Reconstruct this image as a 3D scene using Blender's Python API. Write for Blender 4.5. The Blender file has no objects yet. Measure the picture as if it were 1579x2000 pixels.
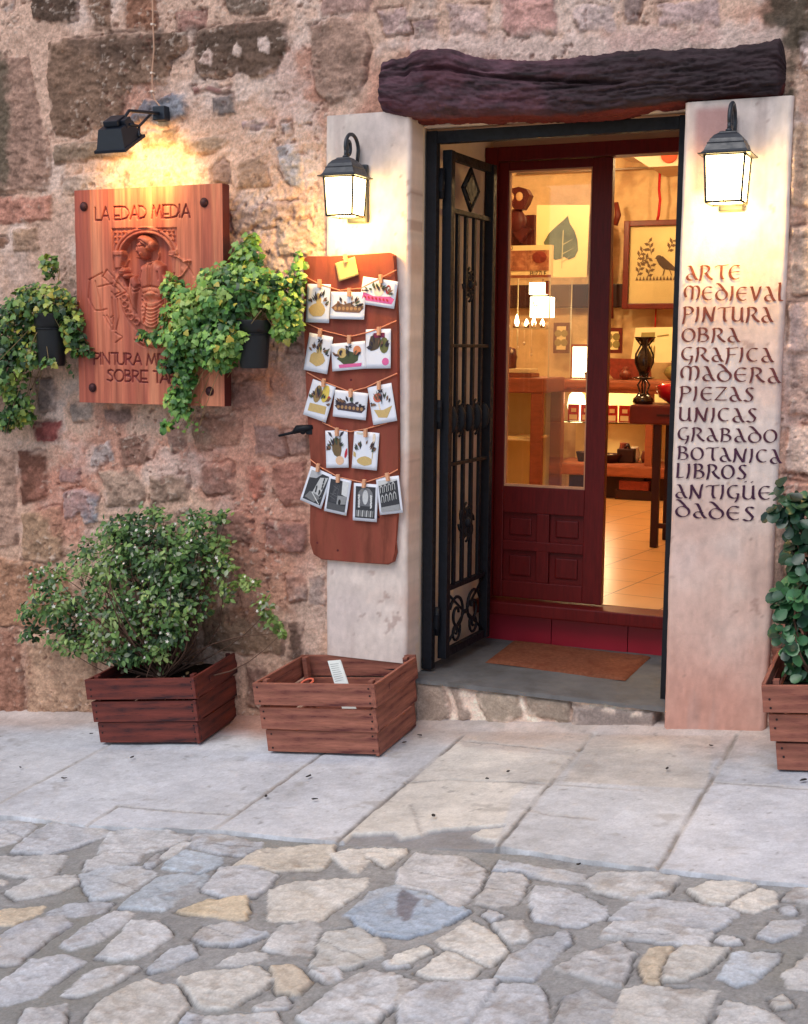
import bpy, bmesh, math, random
import numpy as np
from mathutils import Vector, Matrix

scene = bpy.context.scene
COL = scene.collection
random.seed(7)
RNG = np.random.default_rng(11)

# ---------------------------------------------------------------- camera
CAM_F, CAM_W = 2519.4, 1579.0
PITCH, YAW, ROLL = math.radians(7.343), math.radians(23.447), math.radians(0.424)
CAMP = Vector((0.0, -4.75, 1.45))
_fw = Vector((-math.sin(YAW) * math.cos(PITCH), math.cos(YAW) * math.cos(PITCH), -math.sin(PITCH)))
_r0 = Vector((math.cos(YAW), math.sin(YAW), 0.0))
_u0 = _r0.cross(_fw)
_R = _r0 * math.cos(ROLL) + _u0 * math.sin(ROLL)
_U = _u0 * math.cos(ROLL) - _r0 * math.sin(ROLL)
cam_d = bpy.data.cameras.new("camera")
cam = bpy.data.objects.new("camera", cam_d)
COL.objects.link(cam)
cam.matrix_world = Matrix(((_R.x, _U.x, -_fw.x, CAMP.x), (_R.y, _U.y, -_fw.y, CAMP.y),
                           (_R.z, _U.z, -_fw.z, CAMP.z), (0, 0, 0, 1)))
cam_d.sensor_fit = 'HORIZONTAL'
cam_d.sensor_width = 36.0
cam_d.lens = 36.0 * CAM_F / CAM_W
cam_d.clip_start = 0.05
cam_d.clip_end = 200.0
scene.camera = cam

# ---------------------------------------------------------------- light
SUN_EL, SUN_AZ = math.radians(54), math.radians(-16)     # azimuth from the -Y (street) side, towards -X
world = bpy.data.worlds.new("World")
scene.world = world
world.use_nodes = True
wn = world.node_tree
sky = wn.nodes.new('ShaderNodeTexSky')
sky.sky_type = 'NISHITA'
sky.sun_disc = False
sky.sun_elevation = SUN_EL
sky.sun_rotation = math.pi + math.radians(16)
sky.air_density = 1.0
sky.dust_density = 1.5
sky.ozone_density = 1.0
bg = wn.nodes['Background']
bg.inputs['Strength'].default_value = 0.13
wn.links.new(sky.outputs['Color'], bg.inputs['Color'])
sun_d = bpy.data.lights.new("sun", 'SUN')
sun = bpy.data.objects.new("sun", sun_d)
COL.objects.link(sun)
sun_d.energy = 1.1
sun_d.angle = math.radians(38)
sun_d.color = (1.0, 0.98, 0.97)
_sd = Vector((math.sin(SUN_AZ) * math.cos(SUN_EL), -math.cos(SUN_AZ) * math.cos(SUN_EL), math.sin(SUN_EL)))
sun.rotation_euler = _sd.to_track_quat('Z', 'Y').to_euler()
sun.location = (-2, -6, 6)
scene.view_settings.view_transform = 'Standard'
scene.view_settings.look = 'None'
scene.view_settings.exposure = 0.35
scene.view_settings.gamma = 1.0
scene.cycles.max_bounces = 8
scene.cycles.transparent_max_bounces = 12

# ---------------------------------------------------------------- helpers
def ray(px, py):
    return _fw + _R * ((px - 789.5) / CAM_F) - _U * ((py - 1000.0) / CAM_F)
def P(px, py, Y=0.0):                       # the point of the plane y = Y seen at that spot of the photograph
    d = ray(px, py)
    return CAMP + d * ((Y - CAMP.y) / d.y)
def PZ(px, py, Z):
    d = ray(px, py)
    return CAMP + d * ((Z - CAMP.z) / d.z)
def PX(px, py, X):
    d = ray(px, py)
    return CAMP + d * ((X - CAMP.x) / d.x)
GX, GY, G0 = 0.104, 0.05, 0.101             # the street climbs to the right and falls away from the house
def gz(x, y):
    return G0 + GX * x + GY * y
def PG(px, py, dz=0.0):
    d = ray(px, py)
    n = Vector((-GX, -GY, 1.0))
    return CAMP + d * ((G0 + dz - n.dot(CAMP)) / n.dot(d))
def ppm(p):                                  # photo pixels per metre at a point
    return CAM_F / (Vector(p) - CAMP).dot(_fw)
def lin(c):
    out = []
    for v in c[:3]:
        v = v / 255.0
        out.append(v / 12.92 if v <= 0.04045 else ((v + 0.055) / 1.055) ** 2.4)
    return (out[0], out[1], out[2], 1.0)
def nlin(c):
    c = np.asarray(c, float) / 255.0
    return np.where(c <= 0.04045, c / 12.92, ((np.maximum(c, 0) + 0.055) / 1.055) ** 2.4)

def vnoise(x, y, seed=0):
    xi = np.floor(x).astype(np.int64); yi = np.floor(y).astype(np.int64)
    fx = x - xi; fy = y - yi
    fx = fx * fx * fx * (fx * (fx * 6 - 15) + 10); fy = fy * fy * fy * (fy * (fy * 6 - 15) + 10)
    def h(a, b):
        n = (a * 374761393 + b * 668265263 + seed * 982451653) & 0xffffffff
        n = ((n ^ (n >> 13)) * 1274126177) & 0xffffffff
        n = n ^ (n >> 16)
        return n / 4294967295.0 * 2 - 1
    return (h(xi, yi) * (1 - fx) + h(xi + 1, yi) * fx) * (1 - fy) + (h(xi, yi + 1) * (1 - fx) + h(xi + 1, yi + 1) * fx) * fy
def fbm(x, y, scale, octv=4, seed=0, gain=0.5, ridge=False):
    x = np.asarray(x, float) * scale; y = np.asarray(y, float) * scale
    s = 0; a = 1; t = 0
    for o in range(octv):
        n = vnoise(x, y, seed + o * 17)
        if ridge: n = 1 - 2 * np.abs(n)
        s = s + a * n; t += a; a *= gain
        x, y = 1.9 * (0.8 * x - 0.6 * y) + 5.2, 1.9 * (0.6 * x + 0.8 * y) - 3.1
    return s / t
def sstep(a, b, x):
    t = np.clip((x - a) / (b - a), 0, 1)
    return t * t * (3 - 2 * t)
def poly_sdf(x, y, poly):
    """signed distance, positive inside"""
    p = np.asarray(poly, float); n = len(p)
    d = np.full(x.shape, 1e9); ins = np.zeros(x.shape, bool)
    for i in range(n):
        a = p[i]; b = p[(i + 1) % n]
        e = b - a; L = max(e @ e, 1e-12)
        t = np.clip(((x - a[0]) * e[0] + (y - a[1]) * e[1]) / L, 0, 1)
        d = np.minimum(d, np.hypot(x - a[0] - t * e[0], y - a[1] - t * e[1]))
        c = ((a[1] > y) != (b[1] > y))
        with np.errstate(divide='ignore', invalid='ignore'):
            xx = (b[0] - a[0]) * (y - a[1]) / (b[1] - a[1] if b[1] != a[1] else 1e-12) + a[0]
        ins ^= c & (x < xx)
    return np.where(ins, d, -d)
def line_dist(x, y, pts):
    d = np.full(x.shape, 1e9)
    for a, b in zip(pts[:-1], pts[1:]):
        a = np.asarray(a, float); b = np.asarray(b, float); e = b - a; L = max(e @ e, 1e-12)
        t = np.clip(((x - a[0]) * e[0] + (y - a[1]) * e[1]) / L, 0, 1)
        d = np.minimum(d, np.hypot(x - a[0] - t * e[0], y - a[1] - t * e[1]))
    return d

# ---- objects
def tag(o, label=None, cat=None, group=None, kind=None):
    if label: o['label'] = label
    if cat: o['category'] = cat
    if group: o['group'] = group
    if kind: o['kind'] = kind
    return o
def empty(name, loc, label=None, cat=None, group=None):
    o = bpy.data.objects.new(name, None)
    o.empty_display_size = 0.05
    COL.objects.link(o)
    o.matrix_world = Matrix.Translation(Vector(loc))
    return tag(o, label, cat, group)
def link(name, me, mats, parent=None, M=None):
    o = bpy.data.objects.new(name, me)
    for m in (mats if isinstance(mats, (list, tuple)) else [mats]):
        me.materials.append(m)
    COL.objects.link(o)
    W = M if M is not None else Matrix.Identity(4)
    if parent is not None:
        o.parent = parent
        pw = parent.matrix_basis.copy()
        q = parent.parent
        while q is not None:
            pw = q.matrix_basis @ pw; q = q.parent
        o.matrix_basis = pw.inverted() @ W
    else:
        o.matrix_basis = W
    return o
def np_mesh(name, V, F, col=None, smooth=True, midx=None):
    """V (n,3), F (m,4) or (m,3) array or list of lists"""
    me = bpy.data.meshes.new(name)
    V = np.asarray(V, np.float32)
    if isinstance(F, np.ndarray):
        k = F.shape[1]; m = len(F)
        me.vertices.add(len(V)); me.vertices.foreach_set('co', V.ravel())
        me.loops.add(m * k); me.loops.foreach_set('vertex_index', F.astype(np.int32).ravel())
        me.polygons.add(m)
        me.polygons.foreach_set('loop_start', np.arange(0, m * k, k, dtype=np.int32))
        me.update(calc_edges=True)
    else:
        me.from_pydata(V.tolist(), [], F)
        me.update()
    if smooth:
        me.polygons.foreach_set('use_smooth', np.ones(len(me.polygons), bool))
    if midx is not None:
        me.polygons.foreach_set('material_index', np.asarray(midx, np.int32))
    if col is not None:
        at = me.color_attributes.new('Col', 'FLOAT_COLOR', 'POINT')
        c = np.ones((len(V), 4), np.float32); c[:, :3] = col
        at.data.foreach_set('color', c.ravel())
    me.validate()
    return me
def grid_faces(nu, nv, keep=None):
    i = np.arange(nu * nv).reshape(nv, nu)
    f = np.stack([i[:-1, :-1], i[:-1, 1:], i[1:, 1:], i[1:, :-1]], -1).reshape(-1, 4)
    return f if keep is None else f[keep.reshape(-1)]

class MB:
    """collects pieces into one bmesh"""
    def __init__(s): s.bm = bmesh.new(); s.mi = 0
    def _done(s, verts, M, smooth=False):
        fs = set()
        for v in verts:
            if M is not None: v.co = M @ v.co
            for f in v.link_faces: fs.add(f)
        for f in fs: f.material_index = s.mi; f.smooth = smooth
        return s
    def box(s, a, b, M=None, bev=0.0, taper=None):
        a = Vector(a); b = Vector(b)
        tmp = bmesh.new()
        bmesh.ops.create_cube(tmp, size=1.0)
        c = (a + b) / 2; d = b - a
        for v in tmp.verts:
            v.co = Vector((c.x + v.co.x * d.x, c.y + v.co.y * d.y, c.z + v.co.z * d.z))
        if bev > 0:
            bmesh.ops.bevel(tmp, geom=list(tmp.edges), offset=bev, segments=2, affect='EDGES', profile=0.6)
        s._merge(tmp, M, False)
        return s
    def _merge(s, tmp, M, smooth):
        if M is not None: bmesh.ops.transform(tmp, matrix=M, verts=list(tmp.verts))
        me = bpy.data.meshes.new('tmp'); tmp.to_mesh(me); tmp.free()
        n0 = len(s.bm.faces); s.bm.from_mesh(me); bpy.data.meshes.remove(me)
        s.bm.faces.ensure_lookup_table()
        for f in s.bm.faces[n0:]: f.material_index = s.mi; f.smooth = smooth
    def tube(s, pts, r, seg=8, cap=True):
        pts = [Vector(p) for p in pts]; n = len(pts)
        rs = r if isinstance(r, (list, tuple)) else [r] * n
        rings = []; up = Vector((0.13, 0.21, 0.97)); side = None
        for i, p in enumerate(pts):
            t = (pts[min(i + 1, n - 1)] - pts[max(i - 1, 0)])
            if t.length < 1e-9: t = Vector((0, 0, 1))
            t.normalize()
            if side is None:
                side = t.cross(up)
                if side.length < 1e-4: side = t.cross(Vector((1, 0, 0)))
            else:
                side = side - t * side.dot(t)
            side.normalize(); w = t.cross(side)
            rings.append([s.bm.verts.new(p + (side * math.cos(k * 2 * math.pi / seg) + w * math.sin(k * 2 * math.pi / seg)) * rs[i]) for k in range(seg)])
        for a, b in zip(rings[:-1], rings[1:]):
            for k in range(seg):
                f = s.bm.faces.new((a[k], a[(k + 1) % seg], b[(k + 1) % seg], b[k])); f.smooth = True; f.material_index = s.mi
        if cap:
            for rr in (rings[0][::-1], rings[-1]):
                f = s.bm.faces.new(rr); f.material_index = s.mi
        return s
    def lathe(s, prof, c=(0, 0, 0), seg=24, square=False, smooth=True, M=None):
        """prof: (radius, z); square -> four sided, radius = half width"""
        c = Vector(c); rings = []
        n = 4 if square else seg
        for r, z in prof:
            ring = []
            for k in range(n):
                if square:
                    dx, dy = [(-1, -1), (1, -1), (1, 1), (-1, 1)][k]
                else:
                    a = 2 * math.pi * k / n; dx, dy = math.cos(a), math.sin(a)
                co = Vector((dx * r, dy * r, z))
                if M is not None: co = M @ co
                ring.append(s.bm.verts.new(co + c))
            rings.append(ring)
        for a, b in zip(rings[:-1], rings[1:]):
            for k in range(n):
                f = s.bm.faces.new((a[k], a[(k + 1) % n], b[(k + 1) % n], b[k])); f.smooth = smooth and not square; f.material_index = s.mi
        for rr, pr in ((rings[0][::-1], prof[0]), (rings[-1], prof[-1])):
            if pr[0] > 1e-5:
                f = s.bm.faces.new(rr); f.material_index = s.mi
        return s
    def prism(s, poly, y0, y1, smooth=False):
        """polygon in x,z extruded along y"""
        a = [s.bm.verts.new((p[0], y0, p[1])) for p in poly]
        b = [s.bm.verts.new((p[0], y1, p[1])) for p in poly]
        n = len(poly)
        fs = [s.bm.faces.new(a), s.bm.faces.new(b[::-1])]
        for k in range(n):
            fs.append(s.bm.faces.new((a[k], b[k], b[(k + 1) % n], a[(k + 1) % n])))
        for f in fs: f.material_index = s.mi
        return s
    def face(s, pts):
        f = s.bm.faces.new([s.bm.verts.new(Vector(p)) for p in pts]); f.material_index = s.mi
        return s
    def sphere(s, c, r, sc=(1, 1, 1), seg=16):
        tmp = bmesh.new()
        bmesh.ops.create_uvsphere(tmp, u_segments=seg, v_segments=max(6, seg // 2), radius=r)
        s._merge(tmp, Matrix.Translation(Vector(c)) @ Matrix.Diagonal((*sc, 1)), True)
        return s
    def build(s, name, mats, parent=None, M=None):
        bmesh.ops.recalc_face_normals(s.bm, faces=list(s.bm.faces))
        me = bpy.data.meshes.new(name); s.bm.to_mesh(me); s.bm.free()
        return link(name, me, mats, parent, M)

# ---- materials
def mat(name, color=None, attr=False, rough=0.8, vary=0.12, vscale=8.0, stretch=(1, 1, 1), bump=0.0, bscale=60.0,
        bdist=0.004, metal=0.0, spec=0.3, dark=None, dscale=3.0, dlo=0.5, dhi=0.7, emit=None, estr=0.0, rvary=0.0, trans=0.0):
    m = bpy.data.materials.new(name); m.use_nodes = True
    nt = m.node_tree; N = nt.nodes; L = nt.links
    b = N['Principled BSDF']
    b.inputs['Roughness'].default_value = rough
    b.inputs['Metallic'].default_value = metal
    b.inputs['Specular IOR Level'].default_value = spec
    tc = N.new('ShaderNodeTexCoord'); mp = N.new('ShaderNodeMapping')
    mp.inputs['Scale'].default_value = stretch
    L.new(tc.outputs['Object'], mp.inputs['Vector'])
    if attr:
        a = N.new('ShaderNodeAttribute'); a.attribute_name = 'Col'; src = a.outputs['Color']
    else:
        rgb = N.new('ShaderNodeRGB'); rgb.outputs[0].default_value = color; src = rgb.outputs[0]
    if vary > 0:
        nz = N.new('ShaderNodeTexNoise'); nz.inputs['Scale'].default_value = vscale
        nz.inputs['Detail'].default_value = 6; nz.inputs['Roughness'].default_value = 0.65
        L.new(mp.outputs[0], nz.inputs['Vector'])
        mr = N.new('ShaderNodeMapRange'); mr.inputs[1].default_value = 0.3; mr.inputs[2].default_value = 0.7
        mr.inputs[3].default_value = 1 - vary; mr.inputs[4].default_value = 1 + vary
        L.new(nz.outputs['Fac'], mr.inputs[0])
        mx = N.new('ShaderNodeVectorMath'); mx.operation = 'SCALE'
        L.new(src, mx.inputs[0]); L.new(mr.outputs[0], mx.inputs['Scale'])
        src = mx.outputs[0]
    if dark is not None:
        n2 = N.new('ShaderNodeTexNoise'); n2.inputs['Scale'].default_value = dscale; n2.inputs['Detail'].default_value = 5
        n2.inputs['Roughness'].default_value = 0.7
        L.new(mp.outputs[0], n2.inputs['Vector'])
        r2 = N.new('ShaderNodeMapRange'); r2.inputs[1].default_value = dlo; r2.inputs[2].default_value = dhi
        L.new(n2.outputs['Fac'], r2.inputs[0])
        mm = N.new('ShaderNodeMix'); mm.data_type = 'RGBA'
        L.new(r2.outputs[0], mm.inputs[0]); L.new(src, mm.inputs[6]); mm.inputs[7].default_value = dark
        src = mm.outputs[2]
    L.new(src, b.inputs['Base Color'])
    if rvary > 0:
        n4 = N.new('ShaderNodeTexNoise'); n4.inputs['Scale'].default_value = vscale * 1.7; n4.inputs['Detail'].default_value = 4
        L.new(mp.outputs[0], n4.inputs['Vector'])
        r4 = N.new('ShaderNodeMapRange'); r4.inputs[3].default_value = max(0, rough - rvary); r4.inputs[4].default_value = min(1, rough + rvary)
        r4.inputs[1].default_value = 0.3; r4.inputs[2].default_value = 0.7
        L.new(n4.outputs['Fac'], r4.inputs[0]); L.new(r4.outputs[0], b.inputs['Roughness'])
    if bump > 0:
        n3 = N.new('ShaderNodeTexNoise'); n3.inputs['Scale'].default_value = bscale; n3.inputs['Detail'].default_value = 8
        n3.inputs['Roughness'].default_value = 0.7
        L.new(mp.outputs[0], n3.inputs['Vector'])
        bp = N.new('ShaderNodeBump'); bp.inputs['Strength'].default_value = bump; bp.inputs['Distance'].default_value = bdist
        L.new(n3.outputs['Fac'], bp.inputs['Height']); L.new(bp.outputs['Normal'], b.inputs['Normal'])
    if emit is not None:
        b.inputs['Emission Color'].default_value = emit; b.inputs['Emission Strength'].default_value = estr
    if trans > 0:
        b.inputs['Subsurface Weight'].default_value = trans
        b.inputs['Subsurface Radius'].default_value = (0.01, 0.02, 0.005)
    return m
def glass_mat(name, tint=(1, 1, 1, 1), refl=1.0):
    m = bpy.data.materials.new(name); m.use_nodes = True
    N = m.node_tree.nodes; L = m.node_tree.links
    N.remove(N['Principled BSDF'])
    t = N.new('ShaderNodeBsdfTransparent'); t.inputs[0].default_value = tint
    g = N.new('ShaderNodeBsdfGlossy'); g.inputs['Roughness'].default_value = 0.02
    f = N.new('ShaderNodeFresnel'); f.inputs[0].default_value = 1.45
    mu = N.new('ShaderNodeMath'); mu.operation = 'MULTIPLY'; mu.inputs[1].default_value = refl
    mx = N.new('ShaderNodeMixShader')
    L.new(f.outputs[0], mu.inputs[0]); L.new(mu.outputs[0], mx.inputs[0]); L.new(t.outputs[0], mx.inputs[1]); L.new(g.outputs[0], mx.inputs[2])
    L.new(mx.outputs[0], N['Material Output'].inputs[0])
    return m

M_STONE = mat('rubble_stone', attr=True, rough=0.92, vary=0.22, vscale=110, bump=0.7, bscale=150, bdist=0.008, spec=0.15)
M_PLASTER = mat('pillar_plaster', color=lin((205, 182, 172)), rough=0.92, vary=0.07, vscale=5, bump=0.35, bscale=90, bdist=0.004,
                spec=0.15, dark=lin((186, 140, 122)), dscale=2.2, dlo=0.52, dhi=0.78)
M_PLASTER2 = mat('reveal_plaster', color=lin((220, 198, 178)), rough=0.92, vary=0.08, vscale=6, bump=0.3, bscale=70, spec=0.15)
M_IRON = mat('black_iron', color=(0.007, 0.008, 0.012, 1), rough=0.55, vary=0.3, vscale=30, bump=0.15, bscale=200, spec=0.25, rvary=0.15)
M_LAMPIRON = mat('lamp_grey_iron', color=(0.022, 0.026, 0.033, 1), rough=0.42, vary=0.2, vscale=25, spec=0.5, rvary=0.12)
M_DOOR = mat('dark_red_door_wood', color=lin((92, 18, 18)), rough=0.40, vary=0.25, vscale=14, stretch=(6, 6, 0.6), bump=0.12, bscale=60, spec=0.22)
M_GLASS = glass_mat('window_glass')
M_CASEGLASS = glass_mat('showcase_glass', refl=0.25)
M_SLATE = mat('step_slate', color=lin((96, 96, 97)), rough=0.8, vary=0.25, vscale=5, bump=0.4, bscale=40, bdist=0.005, spec=0.25,
              dark=lin((76, 74, 72)), dscale=4)
# ================================================================ the stone front of the house
def px_wall(poly, Y=0.02):
    return [(P(x, y, Y).x, P(x, y, Y).z) for x, y in poly]
# outlines of the stones that show in the rubble (photo pixels), their colour and how far they stand out of the mortar
WS = [
 ([(55,-30),(152,-30),(148,38),(120,46),(62,38)], (92,74,62), 8), ([(168,-20),(216,-20),(215,60),(176,58)], (134,104,84), 5),
 ([(240,-20),(300,-20),(303,54),(245,57)], (150,104,80), 4), ([(336,20),(404,14),(400,58),(345,62)], (172,126,112), 3),
 ([(432,-20),(522,-20),(522,20),(500,26),(446,31)], (124,106,92), 8),
 ([(92,82),(130,75),(200,67),(265,64),(365,58),(373,85),(345,106),(330,112),(322,160),(258,166),(240,214),(224,246),(190,252),(150,268),(105,262),(97,230),(92,150)], (132,104,84), 10),
 ([(385,60),(420,52),(480,42),(540,36),(560,46),(558,100),(545,125),(520,150),(490,150),(470,140),(430,148),(392,152),(381,140),(376,100)], (116,93,78), 10),
 ([(0,112),(45,108),(58,160),(70,200),(85,260),(97,300),(92,372),(-60,376),(-60,112)], (160,126,108), 9),
 ([(254,228),(282,194),(300,197),(335,177),(356,182),(369,205),(362,228),(330,239),(325,246),(298,245),(292,236),(258,238)], (112,112,122), 12),
 ([(412,190),(452,184),(461,222),(415,228)], (122,114,112), 8), ([(104,280),(190,276),(262,294),(256,306),(105,317)], (136,116,96), 9),
 ([(370,167),(450,169),(446,178),(375,181)], (150,108,102), 5), ([(470,236),(525,228),(531,246),(500,257),(471,251)], (150,126,126), 6),
 ([(545,235),(566,235),(568,262),(545,263)], (164,154,152), 6), ([(541,286),(580,281),(586,300),(591,350),(585,367),(565,362),(546,330)], (166,162,164), 10),
 ([(460,316),(510,298),(520,320),(526,362),(464,367)], (160,130,108), 8), ([(409,332),(435,307),(446,320),(449,356),(414,361)], (156,126,112), 7),
 ([(355,276),(400,268),(440,262),(446,276),(420,296),(360,302)], (160,136,114), 6), ([(268,256),(340,250),(346,281),(275,287)], (150,128,108), 7),
 ([(118,342),(196,335),(228,360),(220,384),(116,380)], (188,166,150), 7), ([(240,330),(330,320),(352,366),(240,374)], (190,164,136), 5),
 ([(-40,382),(96,380),(100,430),(-40,440)], (184,126,106), 5), ([(20,446),(70,444),(76,486),(22,492)], (164,132,104), 8),
 ([(606,52),(650,28),(700,38),(722,90),(704,180),(640,207),(614,180)], (162,130,112), 9), ([(450,412),(515,396),(590,390),(593,430),(530,446),(450,452)], (174,146,130), 7),
 ([(540,432),(602,425),(622,470),(600,500),(545,500)], (184,160,140), 6), ([(446,750),(520,735),(531,792),(455,797)], (146,116,106), 7),
 ([(378,816),(465,811),(470,832),(465,870),(386,882),(374,850)], (140,112,92), 9), ([(495,830),(546,828),(560,882),(553,892),(497,887)], (122,118,117), 10),
 ([(552,838),(602,845),(600,887),(562,890)], (150,134,126), 7), ([(390,906),(450,900),(458,960),(400,967),(386,942)], (132,106,96), 9),
 ([(480,912),(518,910),(516,960),(498,982),(482,960)], (168,98,82), 6), ([(530,906),(595,904),(602,992),(550,987),(531,952)], (130,92,82), 9),
 ([(318,832),(368,820),(366,872),(330,887)], (146,114,102), 6), ([(408,1006),(470,999),(491,1015),(490,1060),(420,1067)], (112,98,88), 9),
 ([(512,1018),(600,1021),(597,1077),(520,1079)], (100,94,96), 11), ([(114,915),(156,912),(159,941),(115,943)], (130,126,132), 7),
 ([(122,958),(165,954),(191,970),(194,1022),(165,1027),(154,1000),(136,1016),(125,1012)], (132,138,148), 10), ([(178,872),(214,860),(221,905),(178,911)], (166,152,148), 7),
 ([(58,826),(118,819),(119,862),(62,864)], (152,76,72), 6), ([(33,880),(86,880),(87,972),(40,987)], (122,78,62), 8),
 ([(230,856),(285,846),(291,906),(240,911)], (144,108,92), 6), ([(190,920),(262,914),(286,960),(271,986),(210,992)], (170,142,122), 9),
 ([(290,930),(366,925),(366,980),(295,986)], (160,132,112), 9), ([(-40,886),(28,880),(30,1062),(-40,1072)], (166,132,112), 8),
 ([(40,1002),(120,990),(121,1092),(40,1112)], (166,132,102), 9), ([(-40,1080),(128,1112),(148,1200),(100,1230),(-40,1222)], (168,122,92), 7),
 ([(-40,1228),(34,1226),(44,1402),(-40,1402)], (152,108,88), 7), ([(48,1236),(180,1242),(186,1392),(50,1397)], (174,140,112), 8),
 ([(556,1122),(590,1118),(596,1170),(560,1176)], (150,132,126), 8), ([(400,1180),(520,1186),(554,1215),(550,1276),(480,1282),(398,1262)], (136,108,84), 9),
 ([(560,1216),(588,1215),(586,1284),(562,1285)], (118,92,78), 7), ([(600,1130),(634,1122),(634,1180),(600,1186)], (164,144,134), 7),
 ([(480,1300),(520,1310),(516,1392),(480,1384)], (132,98,84), 7), ([(200,1180),(380,1180),(390,1290),(210,1280)], (150,108,84), 7),
 ([(66,742),(105,740),(109,802),(74,806)], (142,124,116), 8), ([(132,790),(180,786),(178,822),(140,827)], (150,136,126), 8),
 ([(200,800),(250,798),(255,828),(205,830)], (142,112,102), 5), ([(446,690),(500,700),(498,730),(450,728)], (156,136,128), 6),
 ([(975,-20),(1086,-20),(1086,64),(1000,71),(978,52)], (190,142,132), 6), ([(1213,-20),(1256,-20),(1250,40),(1225,43)], (150,128,122), 6),
 ([(735,18),(792,12),(802,62),(750,72)], (182,152,146), 6), ([(802,42),(850,34),(852,72),(806,74)], (150,124,120), 7),
 ([(870,5),(955,8),(950,60),(880,66)], (186,158,150), 6), ([(1120,10),(1200,5),(1205,60),(1130,62)], (192,170,164), 5), ([(1280,4),(1400,-6),(1405,46),(1290,52)], (182,156,152), 5),
 ([(625,-20),(730,-20),(720,22),(660,20),(630,30)], (178,142,130), 7),
 ([(1546,240),(1640,235),(1640,400),(1544,404)], (198,168,140), 11), ([(1546,440),(1640,436),(1640,572),(1546,575)], (198,172,150), 12),
 ([(1540,592),(1640,588),(1640,684),(1540,688)], (186,160,150), 13), ([(1540,702),(1640,700),(1640,806),(1542,810)], (176,146,134), 13),
 ([(1536,832),(1640,828),(1640,926),(1534,930)], (204,176,160), 14), ([(1530,945),(1640,940),(1640,1090),(1532,1094)], (178,130,112), 12),
 ([(1526,1105),(1640,1100),(1640,1280),(1526,1284)], (166,112,92), 10), ([(1560,60),(1640,60),(1640,140),(1560,140)], (190,170,165), 10),
 # the rough stones set in the riser under the doorstep
 ([(800,1322),(1302,1394),(1303,1432),(800,1424)], (234,212,192), 2),
 ([(808,1334),(862,1338),(874,1398),(862,1414),(812,1418)], (160,144,128), 9), ([(878,1340),(900,1341),(921,1398),(905,1414),(893,1408)], (164,148,134), 7),
 ([(924,1350),(1012,1362),(1021,1400),(985,1418),(952,1412)], (158,146,128), 9), ([(1026,1360),(1116,1372),(1112,1412),(1030,1398)], (148,136,120), 9),
 ([(1120,1378),(1284,1392),(1297,1427),(1118,1428)], (140,130,124), 10),
]
# patches of another colour on top: moss, darker stretches, smooth mortar, bare bright pebbles, red stain at the foot
WS = [(a, tuple((1.07 if sum(b) > 300 else 1.0) * (.74 * v + .26 * (sum(b) / 3 + (7, 0, -5)[q])) for q, v in enumerate(b)), c) for a, b, c in WS]
WP = [
 ([(390,124),(408,94),(420,106),(414,130)], (222,190,174), .004, .95), ([(455,106),(465,82),(474,95),(472,112)], (222,194,178), .004, .95), ([(506,76),(525,69),(533,85),(526,105),(510,99)], (224,196,182), .004, .95),
 ([(-60,110),(14,112),(24,250),(12,376),(-60,376)], (92,86,70), .03, .75), ([(130,72),(372,56),(345,105),(200,130)], (82,66,58), .05, .6),
 ([(380,60),(560,40),(555,90),(385,100)], (88,72,62), .04, .55), ([(735,90),(800,70),(960,62),(1200,66),(1420,40),(1530,50),(1530,90),(1300,110),(980,125),(830,100)], (222,192,178), .03, .9),
 ([(1495,-30),(1640,-30),(1600,60),(1556,120),(1552,236),(1530,210),(1530,70),(1490,30)], (74,66,54), .03, .92),
 ([(1180,62),(1400,44),(1400,80),(1190,96)], (205,160,148), .03, .5), ([(60,930),(120,900),(160,880),(190,960),(150,1050),(100,1040)], (206,140,118), .05, .5),
 ([(-60,1230),(60,1230),(60,1410),(-60,1410)], (156,110,90), .05, .5), ([(430,1070),(560,1060),(600,1130),(560,1200),(460,1200)], (190,132,106), .05, .6),
 ([(380,590),(640,690),(640,1120),(470,1100),(380,900)], (190,126,106), .12, .45), ([(300,215),(360,180),(362,226),(310,240)], (160,162,168), .02, .6),
 ([(120,420),(0,500),(0,640),(140,640)], (196,158,140), .06, .4),
]
def spaced(segs):
    out = []
    for a, b, st in segs:
        out += list(np.arange(a, b, st))
    return np.array(out + [segs[-1][1]])
wx = spaced([(-12.0, -5.4, 0.12), (-5.4, -4.5, 0.02), (-4.5, -0.25, 0.0056), (-0.25, 0.6, 0.016), (0.6, 8.0, 0.12)])
wz = spaced([(-1.3, -0.45, 0.06), (-0.45, 2.95, 0.0056), (2.95, 3.4, 0.02), (3.4, 7.0, 0.12)])
X, Z = np.meshgrid(wx, wz)
wX = X + 0.012 * fbm(X, Z, 14, 3, 3) + 0.005 * fbm(X, Z, 60, 2, 9)
wZ = Z + 0.012 * fbm(X, Z, 14, 3, 21) + 0.005 * fbm(X, Z, 60, 2, 27)
base = nlin((220, 181, 158)); c2 = nlin((206, 154, 132)); c3 = nlin((230, 208, 196)); c4 = nlin((198, 158, 132))
n1 = fbm(X, Z, 3.2, 5, 40); n2 = fbm(X, Z, 5.5, 5, 50); n3 = fbm(X, Z, 26, 4, 60)
col = base + 0 * X[..., None]
mixc = lambda c, d, t: c * (1 - t[..., None]) + d * t[..., None]
col = mixc(col, c2, sstep(0.05, 0.4, n1)); col = mixc(col, c3, 0.5 * sstep(0.05, 0.38, n2))
col = mixc(col, c4, 0.75 * sstep(1.15, 0.2, Z + 0.25 * n1) * sstep(-1.9, -2.9, X))
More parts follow.
